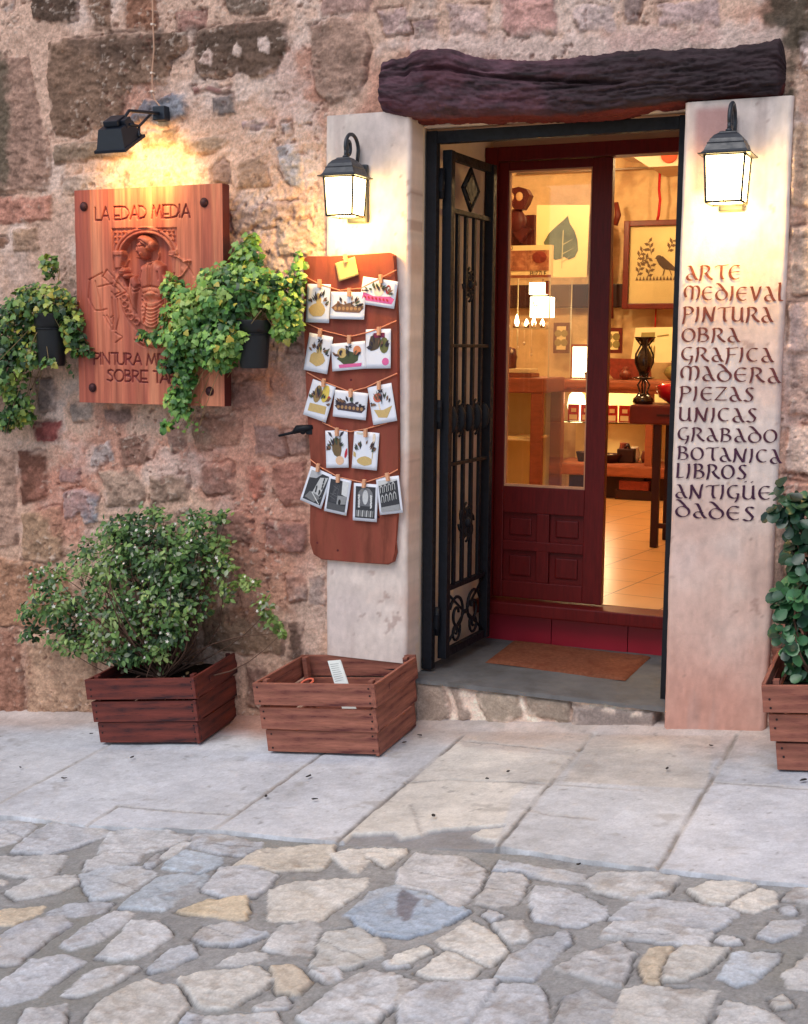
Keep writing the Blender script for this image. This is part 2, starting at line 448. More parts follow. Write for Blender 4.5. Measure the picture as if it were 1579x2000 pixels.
hgt = 0.010 * fbm(X, Z, 7, 4, 70) + 0.007 * fbm(X, Z, 30, 5, 80, ridge=True) * sstep(-.5, .4, fbm(X, Z, 3, 3, 77)) + 0.006 * n3
cover = np.full(X.shape, -1.0)
RISER = len(WS) - 6
def add_stone(poly, rgb, mm, seed):
    global col, hgt, cover
    p = np.array(poly); lo = p.min(0) - 0.05; hi = p.max(0) + 0.05
    i0, i1 = np.searchsorted(wx, [lo[0], hi[0]]); j0, j1 = np.searchsorted(wz, [lo[1], hi[1]])
    if i1 - i0 < 2 or j1 - j0 < 2: return
    s = (slice(j0, j1), slice(i0, i1))
    d = poly_sdf(wX[s], wZ[s], p)
    t = sstep(-0.004, 0.006, d)
    fq = 9 + 11 * ((seed * 37) % 10) / 10; rough = fbm(X[s] + .25 * Z[s], Z[s], fq, 6, 100 + seed, .62); r2 = fbm(X[s] * .7 + .3 * Z[s], Z[s] * 1.3, 20 + fq, 5, 300 + seed, .6)
    if seed >= RISER: rough = .3 * rough; r2 = .4 * r2
    hs = mm * 0.0017 + 0.013 * rough + 0.008 * r2 - 0.008 * np.exp(-np.maximum(d, 0) / 0.007)
    hgt[s] = hgt[s] * (1 - t) + hs * t
    c = nlin(rgb)[None, None] * (1 + 0.48 * rough + 0.26 * r2)[..., None] * (.8 + .2 * nlin((206, 170, 150)) / nlin((206, 170, 150)).mean())
    # mortar smeared over parts of the edges
    sm = t * (1 - 0.8 * sstep(0.05, 0.3, fbm(X[s], Z[s], 20, 3, 500 + seed)) * sstep(0.03, 0.0, d))
    col[s] = mixc(col[s], np.clip(c, 0.01, 1), sm)
    cover[s] = np.maximum(cover[s], d)
    lip = np.exp(-((d + .004) / .005) ** 2) * sstep(-.1, .3, fbm(X[s], Z[s], 8, 3, 620 + seed))
    hgt[s] = hgt[s] - .008 * lip; col[s] = mixc(col[s], nlin((112, 80, 70)), .62 * lip)
for k, (pl, rgb, mm) in enumerate(WS):
    add_stone(px_wall(pl), rgb, mm, k)
# smaller stones and stones outside the picture
rs = random.Random(5)
pal = [(150, 118, 104), (166, 136, 116), (140, 108, 90), (176, 150, 136), (158, 110, 92), (170, 160, 154), (128, 110, 100)]
made = 0
for k in range(1600):
    cx_ = rs.uniform(-9, 4); cz_ = rs.uniform(-0.3, 4.5)
    if -5 < cx_ < 0.2 and k % 3: cx_ = rs.uniform(-4.5, -0.2); cz_ = rs.uniform(-0.3, 2.9)
    big = rs.random() < (0.55 if not (-4.6 < cx_ < -0.3) else 0.1)
    rx = rs.uniform(0.09, 0.2) if big else rs.uniform(0.022, 0.06); rz = rx * rs.uniform(0.5, 0.85)
    i = np.searchsorted(wx, [cx_ - rx - .02, cx_ + rx + .02]); j = np.searchsorted(wz, [cz_ - rz - .02, cz_ + rz + .02])
    if cover[j[0]:j[1], i[0]:i[1]].size == 0 or cover[j[0]:j[1], i[0]:i[1]].max() > -0.012: continue
    a0 = rs.uniform(0, 6); n = rs.randint(5, 8)
    pl = []
    for q in range(n):
        a = a0 + q * 2 * math.pi / n + rs.uniform(-.25, .25)
        sq = 1.0 / max(abs(math.cos(a)), abs(math.sin(a))) ** 0.6
        pl.append((cx_ + rx * math.cos(a) * sq * rs.uniform(.85, 1.05), cz_ + rz * math.sin(a) * sq * rs.uniform(.85, 1.05)))
    add_stone(pl, rs.choice(pal), rs.uniform(4, 9) if big else rs.uniform(2, 5), k % (RISER - 1))
for k, (pl, rgb, fe, am) in list(enumerate(WP))[3:] + list(enumerate(WP))[:3]:
    d = poly_sdf(wX, wZ, np.array(px_wall(pl)))
    t = am * sstep(-fe, fe, d + fe * 1.2 * fbm(X, Z, 24, 4, 900 + k))
    v = 1 + 0.22 * fbm(X, Z, 30, 4, 950 + k)
    col = mixc(col, np.clip(nlin(rgb)[None, None] * v[..., None], 0.01, 1), t)
    if k in (6, 8): hgt = hgt * (1 - t) + (0.006 + 0.3 * hgt) * t
    if k < 3: hgt = hgt + 0.006 * t
# chips and flecks broken out of stone and mortar
fl1 = sstep(.34, .46, fbm(X, Z * 1.2, 42, 4, 1201, .6)); fl2 = sstep(.36, .48, fbm(X * 1.1, Z, 36, 4, 1301, .6)); riser = (X > -2.07) * (X < -.95) * (Z < .1); zone = sstep(-.25, .3, fbm(X, Z, 4, 3, 1401)) * (1 - .85 * riser)
hgt = hgt + .005 * fl1 * zone - .008 * fl2 * zone
col = mixc(col, nlin((222, 198, 180)), .5 * fl1 * zone); col = mixc(col, nlin((132, 88, 76)), .5 * fl2 * zone)
fine = fbm(X, Z, 95, 3, 1501, .65) * (1 - .5 * riser)
col = col * (1 + .36 * fine + .17 * fbm(X, Z, 22, 5, 1601, .6))[..., None]; hgt = hgt + .0030 * fine
yw = 0.032 - hgt
# the wall lies deeper to the right of the right pillar and behind pillars, beam and doorway reveal
yw = yw + 0.045 * sstep(-0.60, -0.56, X) * sstep(2.4, 2.25, Z)
def inside(x0, x1, z0, z1, f=0.012):
    return sstep(x0 - f, x0 + f, X) * sstep(x1 + f, x1 - f, X) * sstep(z0 - f, z0 + f, Z) * sstep(z1 + f, z1 - f, Z)
yw = np.maximum(yw, 0.10 * np.maximum(inside(-2.40, -2.0, 0.2, 2.32), inside(-1.02, -0.615, 0.02, 2.30)))
Pw = np.stack([X, yw, Z], -1).reshape(-1, 3)
xc = (wx[:-1] + wx[1:]) / 2; zc = (wz[:-1] + wz[1:]) / 2
XC, ZC = np.meshgrid(xc, zc)
keep = ~((XC > -2.055) & (XC < -0.975) & (ZC > 0.082) & (ZC < 2.40))
F = grid_faces(len(wx), len(wz), keep)
house = empty('stone_building', (-1.5, 0.1, -0.2), 'rubble stone house front with pink lime mortar and plastered doorway', 'building')
link('stone_wall', np_mesh('stone_wall', Pw, F, np.clip(col, 0.005, 0.95).reshape(-1, 3)), M_STONE, house)

# ---------------------------------------------------------------- plaster pillars beside the doorway
def slab_grid(x0, x1, z0, z1, yf, yb, seed, st=0.010, amp=0.0025, wob=0.004):
    """a plastered pier: subdivided front and side faces with hand-trowelled waviness"""
    nx = max(2, int((x1 - x0) / st)); nz = max(2, int((z1 - z0) / st)); nd = max(2, int((yb - yf) / 0.02))
    us = np.linspace(0, 1, nx + 1); zs = np.linspace(z0, z1, nz + 1)
    prof = [(x0, yf + (yb - yf) * (1 - k / nd)) for k in range(nd)] + [(x0 + (x1 - x0) * u, yf) for u in us] + [(x1, yf + (yb - yf) * k / nd) for k in range(1, nd + 1)]
    prof = np.array(prof); n = len(prof)
    A = np.repeat(prof[None], len(zs), 0); ZZ = np.repeat(zs[:, None], n, 1)
    s = A[..., 0] + A[..., 1] * 1.3
    dn = amp * fbm(s, ZZ, 6, 3, seed) + 0.0012 * fbm(s, ZZ, 45, 3, seed + 5)
    x = A[..., 0].copy(); y = A[..., 1].copy()
    # softened arrises
    dx = np.minimum(A[..., 0] - x0, x1 - A[..., 0]); dy = A[..., 1] - yf
    rr = 0.010
    y = y + np.where(dx < rr, rr - np.sqrt(np.maximum(rr * rr - (rr - dx) ** 2, 0)), 0) * (dy < 1e-6)
    y = y - dn
    edge = wob * fbm(ZZ * 0 + seed, ZZ, 5, 4, seed + 9)
    x = x + np.where(A[..., 0] > (x0 + x1) / 2, edge, -edge)
    V = np.stack([x, y, ZZ], -1).reshape(-1, 3)
    return V, grid_faces(n, len(zs)), ZZ.reshape(-1), A[..., 0].reshape(-1)
def plaster_cols(x, z, seed, foot, top=None):
    c = nlin((226, 208, 196))[None] * (1 + 0.06 * fbm(x, z, 4, 5, seed))[:, None]
    def mx(c, rgb, t): return c * (1 - t[:, None]) + nlin(rgb)[None] * t[:, None]
    c = mx(c, (206, 188, 182), 0.5 * sstep(0.0, 0.4, fbm(x, z, 2.4, 5, seed + 1)))
    c = mx(c, (212, 178, 162), 0.6 * sstep(0.02, 0.4, fbm(x, z, 3.2, 5, seed + 2)))
    if foot is not None:
        c = mx(c, (188, 122, 102), 0.9 * sstep(foot + 0.42, foot + 0.02, z + 0.12 * fbm(x, z, 5, 4, seed + 3)))
        c = mx(c, (204, 160, 144), 0.6 * sstep(foot + 1.1, foot + 0.3, z + 0.25 * fbm(x, z, 4, 4, seed + 4)))
    # pits and specks
    pit = sstep(0.58, 0.7, fbm(x, z, 47, 4, seed + 6, .6))
    c = mx(c, (150, 122, 112), 0.6 * pit)
    drip = sstep(.25, .55, fbm(x * 6, z * .35, 4, 4, seed + 21)); c = mx(c, (176, 150, 142), .35 * drip)
    c = c * (1 + .16 * fbm(x * 2.2, z * .8, 30, 4, seed + 22, .6) + .12 * fbm(x, z, 14, 4, seed + 23, .6))[:, None]
    ch = sstep(.48, .56, fbm(x, z, 15, 5, seed + 24, .6)); c = mx(c, (156, 120, 108), .5 * ch)
    return np.clip(c, 0.01, 0.95)
M_PIER = mat('pier_plaster', attr=True, rough=0.92, vary=0.05, vscale=30, bump=0.45, bscale=75, bdist=0.005, stretch=(1, 1, 0.6), spec=0.15)
V, F, zz, xx = slab_grid(-2.415, -2.045, 0.155, 2.36, 0.0, 0.13, 3)
piL = link('pillar', np_mesh('pillar', V, F, plaster_cols(xx, zz, 31, None)), M_PIER, house)
V, F, zz, xx = slab_grid(-0.980, -0.605, -0.02, 2.318, 0.0, 0.13, 8)
ccr = plaster_cols(xx, zz, 47, 0.03)
patch = sstep(-0.01, 0.02, 0.07 - np.abs(xx + 0.88)) * sstep(1.98, 2.02, zz) * sstep(2.31, 2.28, zz)
ccr = ccr * (1 - 0.8 * patch[:, None]) + nlin((178, 128, 122))[None] * 0.8 * patch[:, None]
piR = link('pillar', np_mesh('pillar', V, F, ccr), M_PIER, house)
piL['label'] = 'pale plaster pillar left of the doorway'; piR['label'] = 'plaster pillar lettered in dark uncials'
MB().box((-2.41, 0.004, 0.115), (-2.09, 0.12, 0.15), bev=0.006).build('shadow_gap_strip', M_IRON, house)  # black strip in place of the dark shadow gap under the pillar
# inner faces of the doorway: jambs, soffit, all joining behind the piers
def plane_grid(o, u, v, nu, nv, name, m, parent, amp=0.003, seed=0):
    o, u, v = Vector(o), Vector(u), Vector(v); n = u.cross(v).normalized()
    U_, V_ = np.meshgrid(np.linspace(0, 1, nu), np.linspace(0, 1, nv))
    Pn = np.array(o)[None, None] + U_[..., None] * np.array(u) + V_[..., None] * np.array(v)
    Pn = Pn + (amp * fbm(U_ * u.length, V_ * v.length, 5, 4, seed))[..., None] * np.array(n)
    return link(name, np_mesh(name, Pn.reshape(-1, 3), grid_faces(nu, nv)), m, parent)
plane_grid((-2.047, 0.10, 0.06), (0, 0.92, 0), (0, 0, 2.4), 40, 90, 'jamb', M_PLASTER2, house, seed=4)
plane_grid((-0.978, 1.02, 0.06), (0, -0.92, 0), (0, 0, 2.4), 40, 90, 'jamb', M_PLASTER2, house, seed=5)
plane_grid((-2.06, 0.26, 2.405), (1.1, 0, 0), (0, 0.78, 0.0), 60, 40, 'soffit', M_PLASTER2, house, seed=6)
# plaster band between the beam and the iron frame
MB().box((-2.044, 0.13, 2.312), (-0.981, 0.26, 2.42), bev=0.006).build('soffit_band', M_PLASTER2, house)
# ---------------------------------------------------------------- old timber beam over the door
top = [(731,150),(736,119),(760,110),(790,108),(800,96),(826,90),(870,92),(905,102),(940,109),(985,114),(1060,112),(1130,106),(1180,100),(1250,95),(1320,92),(1400,88),(1450,83),(1490,76),(1520,72),(1536,90)]
bot = [(731,200),(740,216),(770,225),(800,229),(860,227),(980,224),(1100,222),(1180,217),(1250,206),(1340,196),(1400,190),(1450,187),(1500,184),(1536,186)]
tp = np.array([(P(x, y, -0.03).x, P(x, y, -0.03).z) for x, y in top]); bp_ = np.array([(P(x, y, -0.03).x, P(x, y, -0.03).z) for x, y in bot])
bx = np.linspace(tp[0, 0], tp[-1, 0], 420)
zt = np.interp(bx, tp[:, 0], tp[:, 1]); zb = np.interp(bx, bp_[:, 0], bp_[:, 1])
nu = 130
ex = 0.42
_a = np.linspace(0, 2 * math.pi, 4001)
_sx = np.sign(np.cos(_a)) * np.abs(np.cos(_a)) ** ex * .115; _sz = np.sign(np.sin(_a)) * np.abs(np.sin(_a)) ** ex * .155
_L = np.r_[0, np.cumsum(np.hypot(np.diff(_sx), np.diff(_sz)))]
_t = np.linspace(0, _L[-1], nu, endpoint=False)
ang = np.interp(_t, _L, _a)
BX, A = np.meshgrid(bx, ang)
ZT = zt[None] + 0 * BX; ZB = zb[None] + 0 * BX
ce, se = np.cos(A), np.sin(A)
ex = 0.42
sx = np.sign(ce) * np.abs(ce) ** ex; sz = np.sign(se) * np.abs(se) ** ex
endt = np.minimum(1, np.minimum(BX - bx[0], bx[-1] - BX) / 0.03); endt = np.sqrt(np.maximum(1 - (1 - endt) ** 2, 0.02))
yc, ry = 0.085, 0.115
arc = np.repeat(_t[:, None], len(bx), 1)
n_long = .62 * (fbm(BX * 0.16, arc, 30, 5, 5, ridge=True) * 0.012 + fbm(BX * 0.5, arc, 16, 5, 15, .6) * 0.018 + fbm(BX * .6, arc * 1.5, 30, 5, 25, .62) * 0.016) + .006 * fbm(BX * .35, arc, 90, 3, 55, .6)
zrel = sz
split = np.exp(-((zrel - 0.05 - 0.35 * np.sin(BX * 3.1 + 1)) / 0.05) ** 2) * sstep(-2.1, -1.95, BX) * sstep(-1.15, -1.35, BX) * (ce < 0)
crk = np.zeros(BX.shape)
for q in range(16):
    z_c = -0.8 + 1.6 * ((q * 0.618) % 1); x_c = -2.15 + 1.5 * ((q * .379) % 1); L_ = .12 + .25 * ((q * .77) % 1)
    crk = np.maximum(crk, np.exp(-((zrel - z_c - .12 * (BX - x_c) - .12 * fbm(BX, BX * 0 + q, 7, 3, q)) / .05) ** 2) * sstep(L_, L_ * .5, np.abs(BX - x_c)) * (ce < 0))
yb2 = yc + ry * sx * endt - 0 * n_long
zb2 = (ZT + ZB) / 2 + (ZT - ZB) / 2 * sz * endt
yb2 = yb2 + n_long * ce - 0.03 * split * ce - .012 * crk * ce
zb2 = zb2 + n_long * se * 0.8
cc = nlin((80, 52, 60))[None, None] * (1 + 1.0 * fbm(BX * 0.3, arc, 26, 5, 33) + 0.8 * fbm(BX * .25, arc, 80, 4, 34, .62))[..., None]
cc = mixc(cc, nlin((88, 50, 58)), 0.7 * sstep(0, .4, fbm(BX, arc, 7, 4, 44)))
cc = mixc(cc, nlin((42, 31, 33)), 0.85 * sstep(-1.75, -1.05, BX + 0.15 * fbm(BX * .4, arc, 12, 3, 4)))
cc = mixc(cc, nlin((104, 40, 34)), sstep(-0.55, -0.85, zrel) * sstep(-2.06, -2.02, BX) * sstep(0.02, 0.05, yb2 + 0.03))
Vb = np.stack([BX, yb2, zb2], -1).reshape(-1, 3)
idx = np.arange(nu * 420).reshape(nu, 420); nx_ = np.roll(idx, -1, 0)
Fb = np.stack([idx[:, :-1], nx_[:, :-1], nx_[:, 1:], idx[:, 1:]], -1).reshape(-1, 4)
M_BEAM = mat('old_beam_wood', attr=True, rough=0.72, vary=0.3, vscale=40, stretch=(0.25, 1, 1), bump=0.6, bscale=70, bdist=0.006, spec=0.3)
link('lintel_beam', np_mesh('lintel_beam', Vb, Fb, np.clip(cc, 0.004, 0.6).reshape(-1, 3)), M_BEAM, house)
# ---------------------------------------------------------------- doorstep
def slate():
    nx, ny = 110, 90
    U_, V_ = np.meshgrid(np.linspace(-2.046, -0.975, nx), np.linspace(0.008, 0.88, ny))
    zz = 0.089 + 0.003 * fbm(U_, V_, 4, 4, 3) + 0.002 * fbm(U_, V_, 20, 3, 4) - 0.012 * sstep(0.03, 0.008, V_ + 0.012 * fbm(U_, V_, 9, 3, 7))
    return link('doorstep', np_mesh('doorstep', np.stack([U_, V_, zz], -1).reshape(-1, 3), grid_faces(nx, ny)), M_SLATE, house)
slate()
M_TILE = mat('red_riser_tile', color=lin((150, 26, 44)), rough=0.35, vary=0.1, vscale=6, spec=0.5)
tile_r = MB()
for k in range(3):
    tile_r.box((-2.045 + k * 0.357, 0.86, 0.08), (-2.045 + (k + 1) * 0.357 - 0.003, 0.88, 0.222), bev=0.002)
tile_r.build('riser_tiles', M_TILE, house)

# ================================================================ pavement and cobbled street
edge_px = [(-300,1575),(0,1598),(60,1603),(170,1618),(300,1622),(420,1626),(560,1640),(660,1648),(800,1655),(970,1658),(1130,1684),(1285,1703),(1400,1716),(1579,1736),(1900,1775)]
ep = np.array([(PG(x, y).x, PG(x, y).y) for x, y in edge_px])
def yedge(x): return np.interp(x, ep[:, 0], ep[:, 1])
px_ = spaced([(-11.5, -4.9, 0.1), (-4.9, -0.1, 0.0075), (-0.1, 0.8, 0.02), (0.8, 8, 0.1)])
pt = np.concatenate([np.linspace(0, 1, 190)])
PXg, PT = np.meshgrid(px_, pt)
YE = yedge(PXg) + 0.006 * fbm(PXg, 0 * PXg, 9, 4, 2)
PY = 0.06 + (YE - 0.06) * PT
def gpx(poly): return [(PG(x, y).x, PG(x, y).y) for x, y in poly]
pc = nlin((196, 197, 200))[None, None] * (1 + 0.12 * fbm(PXg, PY, 3, 5, 3) + 0.10 * fbm(PXg, PY, 16, 4, 6))[..., None]
pc = mixc(pc, nlin((206, 207, 208)), 0.6 * sstep(0.0, .4, fbm(PXg, PY, 6, 4, 8)))
hg = 0.003 * fbm(PXg, PY, 9, 5, 12, .6) + 0.0012 * fbm(PXg, PY, 60, 3, 13)
slabs = [([(660,1645),(905,1440),(1160,1437),(970,1655)], (226,218,206), .8), ([(970,1655),(1160,1437),(1420,1440),(1285,1703)], (206,203,200), .6),
         ([(1000,1560),(1040,1530),(1390,1545),(1285,1703),(970,1655)], (208,209,213), .5), ([(1285,1703),(1385,1530),(1700,1550),(1700,1760)], (214,214,219), .6),
         ([(0,1580),(225,1455),(620,1480),(425,1620),(170,1616)], (208,209,214), .5), ([(425,1620),(605,1495),(905,1442),(660,1646)], (210,211,216), .5),
         ([(-400,1500),(0,1400),(220,1460),(0,1572),(-400,1700)], (205,203,204), .5), ([(1160,1440),(1410,1440),(1380,1545),(1100,1530)], (208,198,186), .6),
         ([(1390,1440),(1700,1450),(1700,1545),(1385,1530)], (186,188,194), .6), ([(880,1432),(1160,1434),(1130,1480),(905,1462)], (190,182,178), .6)]
for k, (pl, rgb, am) in enumerate(slabs):
    d = poly_sdf(PXg, PY, gpx(pl))
    pc = mixc(pc, nlin((rgb[0] * .93, rgb[1] * .935, rgb[2] * .935))[None, None] * (1 + 0.16 * fbm(PXg, PY, 5, 5, 60 + k, .6))[..., None], am * sstep(-.004, .006, d))
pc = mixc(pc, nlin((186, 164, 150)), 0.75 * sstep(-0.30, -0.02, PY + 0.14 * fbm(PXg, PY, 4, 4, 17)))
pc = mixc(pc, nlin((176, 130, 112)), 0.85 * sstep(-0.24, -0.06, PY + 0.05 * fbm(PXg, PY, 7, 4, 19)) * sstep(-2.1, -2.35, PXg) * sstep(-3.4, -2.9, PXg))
# worn dark dirt and small pale scuffs
pc = mixc(pc, nlin((150, 148, 150)), 0.35 * sstep(.12, .5, fbm(PXg, PY, 2.2, 5, 29)))
pc = mixc(pc, nlin((120, 116, 112)), 0.45 * sstep(.6, .7, fbm(PXg, PY, 33, 3, 31)))
wxg = PXg + 0.004 * fbm(PXg, PY, 22, 3, 41); wyg = PY + 0.004 * fbm(PXg, PY, 22, 3, 43)
joints = [([(0,1572),(220,1455),(300,1412)], 3), ([(170,1616),(232,1577)], 4), ([(232,1577),(340,1588),(450,1595)], 3), ([(422,1622),(605,1493),(660,1455)], 4),
          ([(658,1648),(780,1545),(905,1440)], 5), ([(968,1662),(1070,1540),(1162,1435)], 5), ([(1285,1704),(1400,1510),(1440,1440)], 5),
          ([(905,1450),(1040,1463),(1140,1474)], 3), ([(790,1533),(880,1525),(1070,1534),(1260,1548)], 3), ([(1386,1531),(1579,1545),(1800,1562)], 3),
          ([(-400,1650),(-120,1500),(0,1440)], 4), ([(1640,1745),(1720,1560),(1760,1450)], 5), ([(805,1575),(825,1630)], 1.5), ([(1030,1588),(1160,1605)], 1.5)]
jl = np.random.default_rng(3)
for k, (ln, w) in enumerate(joints):
    d = line_dist(wxg, wyg, gpx(ln)); wv = w * 0.0012 * (1 + 0.6 * fbm(PXg, PY, 12, 3, 80 + k))
    t = sstep(wv * 1.5, wv * 0.6, d)
    hg = hg - 0.006 * t
    pc = mixc(pc, nlin((178, 172, 166)), 0.55 * sstep(.018, .004, d))
    pc = mixc(pc, nlin((112, 108, 104)) if k % 3 else nlin((132, 126, 120)), 0.85 * t * sstep(-.35, .1, fbm(PXg, PY, 8, 3, 99 + k)))
cem = [(690,1632),(770,1628),(785,1640),(825,1632),(840,1625),(990,1612),(972,1640),(962,1672),(660,1660)]
isl = [(920,1632),(940,1622),(998,1616),(972,1645),(935,1640)]
t = sstep(-.003, .003, poly_sdf(wxg, wyg, gpx(cem))) * (1 - sstep(-.003, .003, poly_sdf(wxg, wyg, gpx(isl))))
pc = mixc(pc, nlin((146, 144, 144))[None, None] * (1 + .12 * fbm(PXg, PY, 12, 4, 7))[..., None], t); hg = hg - 0.012 * t
pc = pc * (1 + .14 * fbm(PXg, PY, 70, 3, 210, .65) + .16 * fbm(PXg, PY * 1.6, 14, 5, 220, .62) + .16 * fbm(PXg, PY, 3.5, 4, 230))[..., None]
pc = mixc(pc, nlin((128, 126, 124)), .8 * sstep(.992, .9985, PT + .004 * fbm(PXg, PY, 14, 3, 3)))
st_ = sstep(.25, .5, fbm(PXg, PY * 1.4, 6, 5, 240, .62)); pc = mixc(pc, nlin((150, 144, 138)), .45 * st_)
zz = gz(PXg, PY) + 0.006 + hg - 0.05 * (PT > 0.9995)
# a mortar fillet runs along the foot of the wall
zz = zz + 0.02 * sstep(-0.05, 0.04, PY)
M_PAVE = mat('pavement_stone', attr=True, rough=0.85, vary=0.12, vscale=120, bump=0.4, bscale=140, bdist=0.004, spec=0.25)
tag(link('pavement', np_mesh('pavement', np.stack([PXg, PY, zz], -1).reshape(-1, 3), grid_faces(len(px_), len(pt))[:, ::-1].copy(), np.clip(pc, .01, .9).reshape(-1, 3)), M_PAVE), kind='structure')

CL = [[(0,80),(110,85),(135,105),(60,165),(0,180),(-60,150)],[(45,200),(135,130),(205,95),(290,110),(390,105),(430,130),(300,180),(190,210)],[(380,205),(430,130),(520,118),(640,120),(735,145),(650,185),(560,205),(430,208)],
[(725,175),(760,135),(860,140),(1005,170),(1000,185),(940,215),(820,205)],[(-40,215),(255,215),(205,300),(130,305),(-40,275)],[(335,240),(400,215),(545,210),(530,240),(390,278),(330,275)],
[(905,250),(990,195),(1180,178),(1290,175),(1280,225),(1240,270),(1050,272)],[(1285,215),(1380,190),(1430,230),(1380,285),(1330,260)],[(1390,190),(1560,190),(1570,205),(1490,255),(1430,225)],
[(300,290),(420,262),(580,258),(595,290),(500,360),(390,388),(355,385)],[(20,355),(130,310),(290,295),(300,320),(220,360),(70,385)],[(460,415),(620,300),(740,280),(820,300),(760,350),(680,395),(630,428)],
[(630,265),(710,200),(850,225),(855,245),(770,285)],[(785,350),(850,260),(960,255),(1065,290),(1035,340),(980,375),(870,380)],[(-60,430),(90,420),(165,415),(150,440),(60,485),(-60,485)],
[(185,435),(290,400),(430,395),(400,430),(290,450),(190,450)],[(680,430),(800,390),(940,380),(962,430),(940,460),(870,460)],[(1045,350),(1130,320),(1420,305),(1400,345),(1230,465),(1140,468),(1040,465)],
[(245,560),(330,490),(450,430),(515,440),(470,490),(350,560),(280,580)],[(-40,550),(100,470),(230,450),(270,480),(180,540),(70,630),(-40,635)],[(375,605),(460,530),(510,475),(610,470),(665,520),(560,600),(450,618)],
[(740,530),(790,485),(880,475),(1030,520),(930,560),(800,560)],[(1015,570),(1080,490),(1200,470),(1230,500),(1190,595),(1090,590)],[(1340,445),(1430,360),(1530,335),(1640,365),(1740,400),(1816,425),(1805,440),(1700,490),(1579,530),(1480,520),(1400,490)],
[(1205,640),(1260,510),(1380,490),(1480,560),(1470,600),(1350,650),(1250,655)],[(-30,730),(120,620),(240,600),(325,625),(230,690),(140,760),(30,790),(-30,800)],[(245,750),(350,660),(460,635),(530,650),(420,715),(300,755)],
[(570,655),(650,580),(740,560),(755,600),(640,650),(590,665)],[(850,635),(920,600),(1020,590),(1020,610),(930,635)],[(690,690),(800,665),(1000,645),(1045,690),(1000,740),(880,805),(800,810),(740,760)],
[(330,868),(370,790),(480,730),(560,700),(670,720),(720,790),(640,890),(400,960)],[(1050,640),(1130,640),(1200,700),(1150,750),(1075,745)],[(1155,840),(1300,720),(1430,660),(1550,680),(1579,720),(1440,868),(1180,868)],
[(690,868),(720,825),(790,840),(790,880)],[(800,840),(1060,825),(1090,900),(760,900)],[(60,900),(100,810),(250,790),(240,900)],[(1210,660),(1300,650),(1310,690),(1260,705)],[(985,800),(1100,760),(1120,780),(1110,800),(1000,810)],
[(1485,630),(1540,600),(1579,600),(1579,640),(1500,645)],[(555,250),(610,210),(615,240),(580,265)],[(620,230),(660,190),(720,160),(730,175),(660,225)]]
CLC = {6:(196,184,166),7:(204,196,184),8:(202,194,182),11:(164,176,188),12:(168,182,196),14:(206,182,148),16:(208,182,142),17:(198,192,182),9:(176,182,190),23:(150,168,190),29:(196,190,180),31:(194,176,152),30:(188,182,174),19:(172,174,182),24:(184,182,176)}
CR = [[(0,270),(60,215),(260,225),(330,270),(310,340),(230,415),(130,360),(0,330)],[(370,270),(390,235),(500,255),(720,290),(715,320),(620,315),(480,285)],[(720,320),(780,280),(960,285),(1070,300),(1070,320),(1020,365),(900,380),(770,355)],
[(300,400),(370,280),(470,285),(500,310),(450,400),(380,412)],[(510,365),(530,335),(640,345),(790,410),(790,450),(700,485),(520,465)],[(810,455),(930,380),(1110,390),(1310,430),(1210,510),(1040,490)],
[(780,525),(830,480),(960,472),(1205,515),(1180,565),(990,545)],[(1120,350),(1200,320),(1340,320),(1385,338),(1258,408),(1180,395)],[(1268,412),(1390,342),(1450,360),(1450,400),(1370,430)],[(1480,385),(1530,345),(1640,340),(1640,400)],
[(145,545),(270,470),(370,520),(415,580),(360,636),(250,598),(180,568)],[(70,670),(180,582),(320,642),(280,690),(120,685)],[(-20,600),(100,560),(120,580),(40,625),(-20,635)],[(370,685),(430,600),(560,530),(650,505),(660,540),(570,630),(510,695)],
[(365,480),(460,470),(500,515),(480,545),(430,550)],[(610,650),(720,590),(850,550),(905,590),(870,690),(850,715),(740,690)],[(935,640),(970,575),(1050,570),(1040,630),(1000,700),(960,700)],[(1053,600),(1100,570),(1270,575),(1190,650),(1100,690),(1020,690)],
[(1240,685),(1300,590),(1470,585),(1460,610),(1360,700),(1310,715)],[(1390,530),(1440,470),(1565,465),(1540,510),(1450,540)],[(1490,680),(1579,590),(1680,620),(1680,740),(1500,720)],[(0,690),(70,710),(0,770)],
[(0,780),(100,710),(380,700),(330,770),(230,890),(0,890)],[(270,890),(350,770),(400,710),(540,720),(570,760),(550,890)],[(590,890),(640,770),(720,735),(830,790),(820,890)],[(825,890),(870,740),(950,715),(1220,735),(1160,890)],
[(1215,890),(1260,780),(1360,800),(1470,840),(1480,890)],[(1440,770),(1480,755),(1510,790),(1460,800)],[(330,440),(350,425),(400,445),(360,465)]]
CRC = {0:(186,184,184),7:(200,194,184),8:(202,194,182),10:(204,198,188),11:(204,198,188),12:(206,200,188),16:(204,180,146),17:(192,186,176),18:(176,186,198),24:(158,164,174),25:(190,186,180),27:(176,174,172)}
gx_ = spaced([(-14, -4.4, 0.15), (-4.4, -3.7, 0.014), (-3.7, 0.4, 0.0065), (0.4, 1.2, 0.02), (1.2, 14, 0.15)])
gy_ = spaced([(-16, -5.2, 0.2), (-5.2, -2.7, 0.02), (-2.7, -1.16, 0.0062), (-1.16, -0.9, 0.05)])
GXX, GYY = np.meshgrid(gx_, gy_)
sc = nlin((146, 145, 143))[None, None] * (1 + 0.22 * fbm(GXX, GYY, 5, 5, 3, .6) + 0.26 * fbm(GXX, GYY, 60, 3, 4, .65))[..., None]
sc = mixc(sc, nlin((136, 134, 126)), 0.6 * sstep(0, .4, fbm(GXX, GYY, 2.5, 4, 9)))
